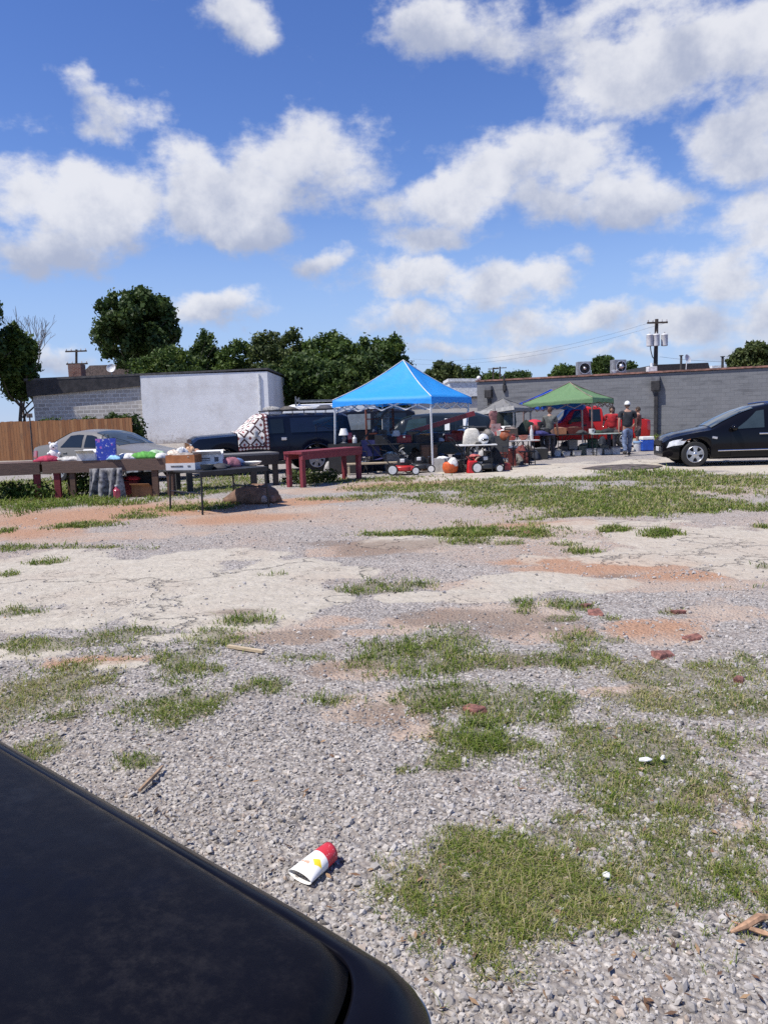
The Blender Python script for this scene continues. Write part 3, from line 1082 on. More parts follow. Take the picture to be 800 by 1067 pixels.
    for sgn in (-1, 1):
        sw = MB()
        sw.prism([(1.72, 1.02), (2.05, 1.42), (3.2, 1.46), (3.75, 1.30), (3.75, 1.02)], -.004, .004)
        swo = sw.build('window', glass, car)
        swo.location = (0, HW + sgn * .745, 0)
        swo.rotation_euler[0] = sgn * R(13)
        swo.location.z = .02 + .23 * 0
        mi = MB().box(1.80, HW + sgn * .90, 1.06, .10, .19, .13, top=.85)
        mi.build('mirror', black, car, bevel=.02)
    for u in (.62, 3.45):
        for sgn in (-1, 1):
            ty = MB()
            Mx = Matrix.Translation((u, HW + sgn * (HW - .08), .32)) @ Matrix.Rotation(sgn * R(-90), 4, 'X')
            ty.lathe([(.20, -.10), (.29, -.105), (.325, -.08), (.325, .07), (.29, .098), (.20, .09)], 28, 0, Mx)
            tyo = ty.build('wheel', rubber, car, smooth=True)
            rm = MB().lathe([(.02, .075), (.06, .07), (.17, .085), (.205, .095), (.205, .06)], 24, 0, Mx)
            rm.build('rim', alloy, tyo, smooth=True)


hood_car()


# ------------------------------------------------------------------ litter close by
def paper_cup():
    x, y = G(331, 906)
    m_w, t, b = new_mat('printed_cup')
    co = t.coord()
    sp = t.new('ShaderNodeSeparateXYZ')
    t.link(co, sp.inputs[0])
    xx, yy, zz = sp.outputs
    red = t.smooth(xx, .0995, .1005)
    dots = t.smooth(t.voronoi(co, 110), .22, .14)
    redc = t.mix(t.math('MULTIPLY', dots, .75), (.56, .035, .05), (.85, .55, .55))
    # a yellow flash and a line of brown script printed on the white
    yel = t.math('MULTIPLY', t.smooth(t.math('ADD', t.math('ABSOLUTE', t.math('SUBTRACT', xx, .062)), t.math('MULTIPLY', t.math('ABSOLUTE', t.math('ADD', yy, .026)), .7)), .017, .013), 1.0)
    scr = t.math('MULTIPLY', t.smooth(t.math('ABSOLUTE', t.math('SUBTRACT', xx, t.math('MULTIPLY_ADD', t.noise(co, 120, 2), .02, .034))), .006, .003), t.smooth(t.math('ABSOLUTE', t.math('SUBTRACT', yy, .014)), .022, .018))
    wc = t.mix(t.noise(co, 14, 4), (.80, .78, .74), (.86, .85, .83))
    wc = t.mix(yel, wc, (.80, .60, .03))
    wc = t.mix(t.math('MULTIPLY', scr, .75), wc, (.50, .22, .08))
    t.link(t.mix(red, wc, redc), b.inputs['Base Color'])
    b.inputs['Roughness'].default_value = .42
    gx_, gy_ = G(343, 884)
    ang = R(50)
    cup = thing('paper_cup', 'crushed white paper drink cup with a red base lying on the gravel', 'cup', (x - .055, y - .075, .0), ang)
    # the mouth is squashed, the base still round
    prof = []
    for i in range(13):
        s_ = i / 12.0
        hx = .155 * s_
        rad = .047 - .011 * s_
        sq = 1 - .62 * (1 - s_) ** 1.6
        wd = 1 + .20 * (1 - s_)
        prof.append((hx, rad, sq, wd))
    mb = MB()
    rows = []
    N = 28
    for hx, rad, sq, wd in prof:
        rows.append([(hx, rad * wd * math.cos(2 * math.pi * k / N), .040 + rad * sq * math.sin(2 * math.pi * k / N) * (1.0) - .018 * (1 - hx / .155)) for k in range(N)])
    mb.grid(rows, 0, True)
    end = [(hx_ := .152, .034 * math.cos(2 * math.pi * k / N), .040 + .034 * math.sin(2 * math.pi * k / N)) for k in range(N)]
    n0 = len(mb.v)
    mb.add(end, [tuple(range(N))])
    o = mb.build('cup_body', m_w, cup, smooth=True)
    so = o.modifiers.new('thickness', 'SOLIDIFY')
    so.thickness = .0012
    rim = MB()
    hx, rad, sq, wd = prof[0]
    rim.tube([(hx, rad * wd * math.cos(2 * math.pi * k / N), .022 + rad * sq * math.sin(2 * math.pi * k / N)) for k in range(N + 1)], .0017, 6)
    rim.build('rim', mat('white_card', (.82, .81, .78), .5, 0, .05), cup, smooth=True)


paper_cup()


def litter():
    brick = mat('broken_brick', (.23, .10, .078), .9, 0, .4, 24, .4, 60)
    spots = [(690, 683, .17, .5, 'broken red brick half sunk in the gravel, widest of the pieces at right'), (620, 640, .17, 1.4, 'rounded chunk of red brick at the edge of the clay near the right'),
             (722, 667, .13, .3, 'pale worn brick chip in gravel above the widest brick piece'), (493, 741, .13, 2.2, 'orange brick chunk in the weeds at the middle of the lot'),
             (769, 711, .09, 1.0, 'small red brick lump in the grass at far right'), (610, 633, .09, .7, 'small red brick chip beside the rounded chunk'),
             (706, 640, .10, .2, 'flat brick sliver lying on the clay above the other bricks'), (550, 556, .22, 1.8, 'dark red slab of brick in a tuft near the lawn')]
    for i, (px, py, s_, a, lab) in enumerate(spots):
        x, y = G(px, py)
        mb = MB()
        r_ = random.Random(i + 40)
        ico_ = []
        mb.box(0, 0, .004, s_, s_ * .6, .040, 0, 0, r_.uniform(-.12, .12), r_.uniform(-.15, .15), top=.82)
        mb.v = [(a_ + r_.uniform(-.14, .14) * s_, b_ + r_.uniform(-.14, .14) * s_, c_ + r_.uniform(-.006, .006)) for a_, b_, c_ in mb.v]
        o = mb.build('brick_piece', brick, bevel=.006, loc=(x, y, float(ground_z(x, y)[0])), rz=a)
        tag(o, lab, 'brick', 'broken bricks in the lot')
    st = mat('dry_stick', (.36, .24, .15), .85, 0, .25, 20)
    (ax, ay), (bx, by) = G(146, 828), G(170, 803)
    o = MB().tube([(ax, ay, .02), ((ax + bx) / 2 + .01, (ay + by) / 2, .028), (bx, by, .022)], [.008, .010, .006], 7).build('stick', st, smooth=True)
    tag(o, 'thin brown stick lying on the gravel beside the black hood', 'stick')
    (ax, ay), (bx, by) = G(238, 676), G(275, 682)
    o = MB().bar((ax, ay, .02), (bx, by, .02), .03, .018).build('board', wood_mat('pale_board', (.48, .38, .25)))
    tag(o, 'thin pale board lying flat between the weeds left of centre', 'board')
    # curled dry husk at the right edge
    lf = mat('dry_husk', (.42, .25, .15), .8, 0, .3, 30)
    x, y = G(783, 972)
    mb = MB()
    mb.tube([(-.07, -.01, .012), (-.02, .0, .025), (.03, .022, .035), (.09, .03, .03)], [.004, .012, .013, .004], 7)
    mb.tube([(-.02, .0, .02), (.02, -.025, .018), (.06, -.04, .012)], [.006, .009, .003], 7)
    mb.tube([(-.02, 0, .02), (-.05, .03, .02)], [.006, .002], 6)
    o = mb.build('dry_branch', lf, smooth=True, loc=(x, y, .0))
    tag(o, 'forked piece of dry bark at the edge of the near grass patch', 'bark')
    # white scraps
    wp = mat('paper_scrap', (.80, .79, .76), .7, 0, .06)
    for i, (px, py, s_, lab) in enumerate([(672, 799, .035, 'white paper scrap in the grass, larger of two close together'), (690, 797, .022, 'white paper scrap in the grass, smaller of two close together'), (632, 916, .025, 'slim white chip on the bare gravel gap inside the near grass')]):
        x, y = G(px, py)
        o = MB().heap(s_ * 1.5, s_, .012, i + 3, n=9).build('paper_scrap', wp, loc=(x, y, .012 + .02 * (i < 2)), rz=i)
        tag(o, lab, 'litter')


litter()
# dry leaves and dark crumbs scattered among the stones
def debris():
    n = 420
    px = rng.uniform(-40, 860, n)
    py = rng.uniform(640, 1060, n)
    P = np.array([G(a, b) for a, b in zip(px, py)])
    sz = rng.uniform(.008, .022, n)
    V_, F_ = [], []
    ang = rng.uniform(0, 6.28, n)
    z = ground_z(P[:, 0], P[:, 1]) + rng.uniform(.006, .02, n)
    c, s_ = np.cos(ang), np.sin(ang)
    base = np.stack([P[:, 0], P[:, 1], z], -1)
    a = np.stack([c * sz, s_ * sz, rng.uniform(-.2, .4, n) * sz], -1)
    b = np.stack([-s_ * sz * .35, c * sz * .35, rng.uniform(-.1, .2, n) * sz], -1)
    Vv = np.stack([base - a, base + b, base + a, base - b], 1).reshape(-1, 3)
    Ff = np.arange(n * 4).reshape(n, 4)
    m, t, bs = new_mat('leaf_litter')
    t.link(t.ramp(t.attr('tint'), [(0, (.03, .02, .015)), (.5, (.16, .085, .045)), (1, (.34, .22, .12))]), bs.inputs['Base Color'])
    bs.inputs['Roughness'].default_value = .8
    o = np_obj('leaf_litter', Vv, Ff, m, {'tint': ('FACE', 'FLOAT', rng.random(n))})
    tag(o, 'dry leaf crumbs scattered over the gravel', 'leaf litter', kind='stuff')


debris()
# ------------------------------------------------------------------ trees
def leaf_mat(name, lo, mid, hi, trans=.25):
    m, t, b = new_mat(name)
    f = t.attr('tint')
    c = t.ramp(f, [(0, lo), (.5, mid), (1, hi)])
    t.link(c, b.inputs['Base Color'])
    b.inputs['Roughness'].default_value = .55
    b.inputs['Specular IOR Level'].default_value = .25
    tr = t.new('ShaderNodeBsdfTranslucent')
    t.link(c, tr.inputs['Color'])
    mx = t.new('ShaderNodeMixShader')
    mx.inputs[0].default_value = trans
    out = m.node_tree.nodes['Material Output']
    t.link(b.outputs[0], mx.inputs[1])
    t.link(tr.outputs[0], mx.inputs[2])
    t.link(mx.outputs[0], out.inputs['Surface'])
    return m


LEAF = leaf_mat('leaf_green', (.028, .055, .010), (.078, .122, .022), (.155, .200, .045))
LEAF_D = leaf_mat('leaf_dark', (.022, .044, .010), (.058, .094, .020), (.120, .160, .040), .25)
LEAF_Y = leaf_mat('leaf_olive', (.028, .044, .011), (.074, .098, .026), (.145, .170, .050))
BARK = mat('bark', (.085, .065, .048), .9, 0, .35, 9, .5, 30)
BARK_G = mat('bare_bark', (.20, .175, .155), .9, 0, .3, 9, .4, 30)


def foliage(name, blobs, n, size, m, parent, seed=0, tufts=.85):
    """leaf clumps spread through the volume of overlapping blobs: (x,y,z,rx,ry,rz)"""
    r_ = np.random.default_rng(seed)
    B = np.array(blobs, float)
    vol = (B[:, 3] * B[:, 4] * B[:, 5]) ** .67
    k = r_.choice(len(B), n, p=vol / vol.sum())
    d = r_.normal(size=(n, 3))
    d /= np.linalg.norm(d, axis=1, keepdims=True)
    rad = np.where(r_.random(n) < tufts, r_.uniform(.72, 1.06, n), r_.uniform(.2, .8, n))
    # lumpy surface: spray tips stick out, hollows fall in
    lump = .80 + .42 * vnoise(d[:, 0] * 3.1 + B[k, 0] * 1.7, d[:, 2] * 3.1 + d[:, 1] * 2.3 + B[k, 2], seed)
    P = B[k, :3] + d * B[k, 3:6] * (rad * lump)[:, None] + r_.normal(size=(n, 3)) * size * .9
    nrm = d + r_.normal(size=(n, 3)) * .65
    nrm /= np.linalg.norm(nrm, axis=1, keepdims=True)
    up = r_.normal(size=(n, 3))
    a = np.cross(nrm, up)
    a /= np.linalg.norm(a, axis=1, keepdims=True)
    b = np.cross(nrm, a)
    s_ = size * r_.uniform(.5, 1.35, n)[:, None]
    q1, q2 = a * s_, b * s_ * r_.uniform(.45, .9, n)[:, None]
    j = lambda: 1 + r_.uniform(-.3, .3, (n, 1))
    Vv = np.stack([P - q1 * j(), P - q2 * j() + q1 * .15, P + q1 * j(), P + q2 * j() - q1 * .1], 1).reshape(-1, 3)
    Ff = np.arange(n * 4).reshape(n, 4)
    tint = np.clip(r_.normal(0, .13, len(B))[k] + r_.beta(2, 2.6, n) * .75 + .35 * (vnoise(P[:, 0] * 1.3, P[:, 2] * 1.3 + P[:, 1], seed + 3) - .35), 0, 1)
    return np_obj(name, Vv, Ff, m, {'tint': ('FACE', 'FLOAT', tint)}, parent)


def limbs(mb, base, top, r0, n, seed, spread=1.0, lean=(0, 0)):
    r_ = random.Random(seed)
    b, h = Vector(base), top
    pts = [b + Vector((lean[0] * f + r_.uniform(-.02, .02) * h, lean[1] * f + r_.uniform(-.02, .02) * h, h * f)) for f in (0, .15, .35, .6, .85)]
    pts[0] = b
    mb.tube(pts, [r0 * 1.25, r0, r0 * .8, r0 * .5, r0 * .15], 9)
    tips = []
    for i in range(n):
        f = r_.uniform(.3, .8)
        p = b + Vector((lean[0] * f, lean[1] * f, h * f))
        a = r_.uniform(0, 6.28)
        L = h * r_.uniform(.18, .36) * spread
        q = p + Vector((math.cos(a) * L * .5, math.sin(a) * L * .5, L * .45))
        e_ = p + Vector((math.cos(a + .3) * L, math.sin(a + .3) * L, L * .9))
        rr = r0 * (1 - f) * .6 + .01
        mb.tube([p, q, e_], [rr, rr * .7, rr * .25], 6)
        tips.append(e_)
    return tips


def tree(name, label, px, Y, py_top, width_px, py_bot=None, m=None, seed=0, n=7000, leaf=.28, shape='round', group=None, trunk_r=None, extra=None):
    """a tree rooted at depth Y under pixel column px, its top and spread read off the photograph"""
    m = m or LEAF
    x = X(px, Y, 3)
    ztop = Z(px, py_top, Y)
    zbot = Z(px, py_bot, Y) if py_bot else ztop * .3
    rx = width_px / 2 / F * Y
    hh = (ztop - zbot) / 2
    zc = (ztop + zbot) / 2
    root = thing(name, label, 'tree', (x, Y, 0), 0, group)
    r_ = random.Random(seed)
    tb = MB()
    tips = limbs(tb, (0, 0, 0), ztop * .8, trunk_r or max(.12, rx * .07), 9, seed)
    tb.build('trunk', BARK, root, smooth=True)
    blobs = []
    nb = 130
    for i in range(nb):
        for _ in range(40):
            u, v, w = r_.uniform(-1, 1), r_.uniform(-1, 1), r_.uniform(-1, 1)
            if shape == 'round':
                lim = 1.0
            elif shape == 'cone':
                lim = max(.12, (1 - w) / 2) * 1.05
            elif shape == 'dome':
                lim = math.sqrt(max(0, 1 - ((w + 1) / 2) ** 2.2)) if w > -1 else 1
            else:
                lim = 1.0
            if (shape == 'round' and u * u + v * v + w * w < 1) or (shape != 'round' and u * u + v * v < lim * lim):
                break
        q = r_.uniform(.09, .22)
        blobs.append((u * rx * .93, v * rx * .93, zc + w * hh * .92, rx * q, rx * q, max(hh * q * .75, rx * q * .6)))
    foliage('crown', blobs, int(n * 2.4), leaf * .50, m, root, seed, .55)
    return root


def trees():
    tree('oak_tree', 'tall full rounded tree standing alone above the flat roofed building', 148, 62, 295, 84, 384, LEAF_D, 3, 15000, .34)
    tree('street_tree', 'big dark leafy tree cut by the left edge of the photo', -45, 40, 264, 96, 440, LEAF_D, 5, 16000, .26)
    tree('young_tree', 'loose leafy tree between the edge tree and the bare tree', 22, 42, 338, 42, 420, LEAF, 8, 5000, .22)
    tree('hedge_tree', 'low leafy tree hanging over the roof right of the round tree', 178, 52, 362, 90, 405, LEAF, 11, 6000, .24, 'dome')
    tree('cedar_tree', 'pointed dark tree rising behind the white painted wall', 216, 58, 337, 56, 402, LEAF_D, 13, 7000, .24, 'cone')
    tree('hedge_tree', 'small ragged tree just right of the pointed dark tree', 250, 57, 352, 56, 402, LEAF, 14, 4000, .22, 'dome')
    tree('broad_tree', 'olive green tree with a forked top over the end of the white wall', 298, 56, 340, 84, 440, LEAF_Y, 17, 11000, .25)
    tree('broad_tree', 'broad tallest tree in the grove behind the navy truck', 343, 54, 341, 100, 450, LEAF, 19, 14000, .26, 'dome')
    tree('broad_tree', 'leafy tree rising beside the peak of the blue canopy', 394, 56, 344, 78, 450, LEAF, 22, 12000, .25)
    tree('broad_tree', 'shaded dense tree low between the white wall and the grove', 318, 50, 366, 100, 450, LEAF_D, 23, 9000, .24)
    tree('broad_tree', 'dark low tree filling the gap under the blue canopy', 372, 49, 368, 110, 455, LEAF_D, 24, 9000, .24)
    tree('far_tree', 'distant tree with a notched top right of the blue canopy peak', 462, 120, 377, 44, 402, LEAF_Y, 27, 4500, .42, 'dome')
    tree('far_tree', 'distant dark tree crown above the corner of the grey wall', 488, 125, 383, 34, 402, LEAF_D, 28, 3500, .42, 'dome')
    tree('far_tree', 'distant low tree behind the two thin far poles', 512, 140, 388, 26, 402, LEAF, 29, 2500, .42, 'dome')
    tree('far_tree', 'distant low spreading tree on the skyline right of the far poles', 538, 150, 386, 40, 402, LEAF_D, 30, 3000, .42, 'dome')
    tree('far_tree', 'low distant tree left of the rooftop fans', 588, 120, 380, 32, 398, LEAF, 31, 3000, .40, 'dome')
    tree('far_tree', 'round dark tree between the two rooftop fans', 628, 80, 371, 24, 396, LEAF_D, 32, 4000, .30)
    tree('far_tree', 'small dark tree right behind the right rooftop fan', 655, 90, 378, 22, 396, LEAF_D, 33, 2500, .32, 'dome')
    tree('roof_edge_tree', 'ragged tree showing over the grey wall at the right edge', 782, 58, 356, 46, 396, LEAF_Y, 35, 3500, .26)
    tree('roof_edge_tree', 'bushy tree clipped by the right edge above the wall', 812, 60, 362, 40, 396, LEAF, 36, 3500, .26)
    # bare tree
    Y = 44
    x = X(36, Y, 3)
    root = thing('bare_tree', 'leafless grey tree with thin forked branches near the left edge', 'tree', (x, Y, 0))
    mb = MB()
    r_ = random.Random(12)

    def fork(p, d, L, r, k):
        q = p + d * L
        mid = p + d * L * .5 + Vector((r_.uniform(-.06, .06), r_.uniform(-.06, .06), 0)) * L
        mb.tube([p, mid, q], [r, r * .85, r * .65], 6 if k > 2 else 4)
        if k == 0:
            return
        for i in range(2 if k > 4 else r_.choice((2, 3))):
            ax = Vector((r_.uniform(-1, 1), r_.uniform(-1, 1), r_.uniform(-.1, .5)))
            nd = (d + ax * r_.uniform(.3, .55)).normalized()
            nd.z = max(nd.z, .15)
            fork(q, nd.normalized(), L * r_.uniform(.62, .82), r * .6, k - 1)
    fork(Vector((0, 0, 0)), Vector((.03, 0, 1)).normalized(), 2.7, .12, 5)
    fork(Vector((-.5, .3, 0)), Vector((-.12, 0, 1)).normalized(), 2.6, .10, 5)
    root['label'] = 'leafless grey tree with thin forked branches near the left edge'
    mb.build('trunk', BARK_G, root, smooth=True)
    # vine-grown shrub at the building corner, hedge over the dark hood, weeds along the fence
    bx, by = X(140, 37.5, 1), 37.5
    sh = thing('ivy_shrub', 'dark ivy shrub climbing the corner where the fence meets the white wall', 'shrub', (bx, by, 0))
    foliage('foliage', [(0, 0, .6, .5, .4, .8), (.1, 0, 1.3, .45, .35, .6), (-.4, 0, 1.7, .5, .3, .25), (-.9, 0, 1.85, .45, .25, .16), (.1, 0, .3, .6, .4, .4)], 2200, .09, LEAF_D, sh, 44)
    for i in range(5):
        s2 = MB().tube([(-.1 + .08 * i, 0, 0), (-.15 + .1 * i, .05, .8), (-.3 + .15 * i, 0, 1.5)], [.03, .02, .01], 5)
        s2.build('stem', BARK, sh)
    bx = X(90, 37.7, 1)
    sh = thing('creeper', 'thin creeper trailing along the top of the wooden fence', 'plant', (bx, 37.3, 0))
    foliage('foliage', [(i * .55 - 1.8, 0, 1.78 + .1 * math.sin(i * 2.1), .36, .12, .10) for i in range(8)], 900, .06, LEAF, sh, 45)
    # young bush between the bench legs
    for i, (px, Y, hgt, w, lab) in enumerate([(92, 16.9, .62, .75, 'bushy green weed growing under the brown wooden tables'), (30, 16.9, .40, .9, 'low weeds around the red legs of the left wooden table'), (323, 18.9, .34, .8, 'weeds growing in front of the wheel under the red bench')]):
        sh = thing('weed_bush', lab, 'weed', (X(px, Y, .2), Y, 0))
        r2 = random.Random(i)
        foliage('foliage', [(r2.uniform(-w, w) * .6, r2.uniform(-.25, .25), hgt * r2.uniform(.3, .7), w * .3, .22, hgt * .38) for _ in range(8)], 1700, .035, LEAF_Y if i == 2 else LEAF, sh, 50 + i)
        for k in range(6):
            a = r2.uniform(-w, w) * .5
            MB().tube([(a, 0, 0), (a * 1.2, .03, hgt * .7)], [.008, .004], 4).build('stem', BARK, sh)


trees()


# ------------------------------------------------------------------ buildings
def cmu_mat(name, c1, c2, mortar, bw=.40, bh=.20, stain=(.2, .19, .18), stain_amt=.4, msize=.012, bumpy=.4, axis='XZ', dark=None, dark_amt=0, splash=False):
    m, t, b = new_mat(name)
    co = t.coord()
    sp = t.new('ShaderNodeSeparateXYZ')
    t.link(co, sp.inputs[0])
    cb = t.new('ShaderNodeCombineXYZ')
    t.link(sp.outputs[0] if axis == 'XZ' else sp.outputs[1], cb.inputs[0])
    t.link(sp.outputs[2], cb.inputs[1])
    br = t.new('ShaderNodeTexBrick')
    t.link(cb.outputs[0], br.inputs['Vector'])
    br.inputs['Scale'].default_value = 1
    br.inputs['Brick Width'].default_value = bw
    br.inputs['Row Height'].default_value = bh
    br.inputs['Mortar Size'].default_value = msize
    br.inputs['Color1'].default_value = (*c1, 1)
    br.inputs['Color2'].default_value = (*c2, 1)
    br.inputs['Mortar'].default_value = (*mortar, 1)
    n = t.noise(co, .8, 7, .65)
    n2 = t.noise(co, 5, 6, .65)
    cc = t.mix(t.math('MULTIPLY', t.smooth(n, .42, .7), stain_amt), br.outputs['Color'], stain)
    cc = t.mix(t.math('MULTIPLY', t.smooth(n2, .5, .8), stain_amt * .6), cc, tuple(v * .6 for v in stain))
    if splash:
        # mud splashed up from the ground, pits where the paint has gone
        mz = t.math('ADD', sp.outputs[2], t.math('MULTIPLY', t.math('SUBTRACT', n2, .5), 1.6))
        cc = t.mix(t.math('MULTIPLY', t.smooth(mz, .95, .25), .75), cc, (.20, .14, .10))
        pit = t.math('MULTIPLY', t.smooth(t.noise(co, 3.5, 8, .8), .64, .70), .6)
        cc = t.mix(pit, cc, (.25, .23, .21))
    if dark:
        # streaks that run along the courses
        mp = t.new('ShaderNodeMapping')
        mp.inputs['Scale'].default_value = (.5, .5, 4.5)
        t.link(co, mp.inputs[0])
        cc = t.mix(t.math('MULTIPLY', t.smooth(t.noise(mp.outputs[0], 1.2, 5, .6), .52, .68), dark_amt), cc, dark)
    t.link(cc, b.inputs['Base Color'])
    b.inputs['Roughness'].default_value = .85
    b.inputs['Specular IOR Level'].default_value = .25
    hh = t.math('ADD', t.math('SUBTRACT', 1.0, br.outputs['Fac']), t.math('MULTIPLY', n2, .5))
    t.link(t.bump(hh, bumpy, .02), b.inputs['Normal'])
    return m


def white_building():
    Y = 41.5
    xl, xm, xr = X(34, Y, 3), X(147.5, Y, 3), X(279.5, Y, 3)
    zt = Z(200, 389.5, Y)
    x0 = xm
    b = thing('block_building', 'flat roofed block building, bare blocks at left and white paint at right', 'building', (x0, Y, 0))
    raw = cmu_mat('bare_block', (.50, .46, .41), (.36, .33, .295), (.62, .59, .54), .40, .20, (.38, .35, .31), .3, .024)
    white = cmu_mat('white_painted_block', (.80, .79, .775), (.78, .77, .755), (.72, .71, .70), .40, .20, (.52, .48, .44), .45, .005, .05, splash=True)
    fasc = mat('dark_fascia', (.030, .026, .026), .6, 0, .4, 3, .2, 20)
    dep = 16
    zf = Z(90, 408, Y)
    xl_, xr_ = xl - x0, xr - x0
    MB().box(xl_ / 2 - .02, dep / 2 + .15, zt / 2 - .2, -xl_, dep, zt + .35).build('block_wall', raw, b)
    MB().box(xr_ / 2, dep / 2, zt / 2 - .1, xr_, dep, zt + .2).build('painted_wall', white, b)
    # dark metal band under the eave, deeper to the left
    fb = MB()
    zl = Z(40, 413, Y)
    zr = Z(146, 402, Y)
    fb.prism([(xl_ - .25, zl), (-.02, zr), (-.02, zt + .02), (xl_ - .25, zt - .10)], -.02, .12)
    fb.build('fascia', fasc, b)
    rf = MB()
    rf.prism([(xl_ - .35, zt - .10), (xr_ + .05, zt + .10), (xr_ + .05, zt + .19), (xl_ - .35, zt + .02)], -.035, dep)
    ro = rf.build('roof', mat('roof_edge', (.075, .07, .068), .7, 0, .3), b)
    cx = X(81, Y + 5, 4.5) - x0
    zc = Z(81, 382.5, Y + 5)
    MB().box(cx, 5, (zc + zt) / 2, .75, .75, zc - zt + .3).build('chimney', cmu_mat('red_brick', (.26, .095, .06), (.2, .07, .05), (.3, .26, .23), .22, .075, msize=.01), ro)
    # downpipe at the right hand corner
    MB().box(xr_ - .45, -.05, zt * .55, .07, .07, zt * .85).build('downpipe', mat('white_metal', (.7, .7, .69), .5), b)
    # house roof beyond
    Yh = 75
    h = thing('far_house', 'brown house roof peeking over the bare block wall', 'house', (X(112, Yh, 5), Yh, 0))
    z1, z2 = Z(112, 391, Yh), Z(112, 380.5, Yh)
    MB().box(0, 3, z1 / 2, 4.6, 6, z1).build('wall', mat('pale_siding', (.5, .48, .44), .7), h)
    MB().prism([(-2.6, z1 - .1), (2.6, z1 - .1), (2.0, z2), (-1.4, z2)], -.3, 6.3).build('roof', mat('brown_shingle', (.15, .11, .09), .9, 0, .3, 8, .3), h)
    o = MB()
    Mx = Matrix.Translation((X(117, 44, 4), 44, Z(117, 383.5, 44))) @ Matrix.Rotation(R(70), 4, 'X')
    o.lathe([(.02, -.08), (.18, -.05), (.26, .02), (.25, .025), (.17, -.03), (.02, -.06)], 18, 0, Mx)
    xx = X(117, 44, 4)
    o.tube([(xx, 44.05, zt + .15), (xx, 44.05, Z(117, 384, 44))], .025, 6)
    tag(o.build('satellite_dish', mat('dish_grey', (.6, .6, .6), .5), smooth=True), 'pale satellite dish on the roof of the block building', 'dish')


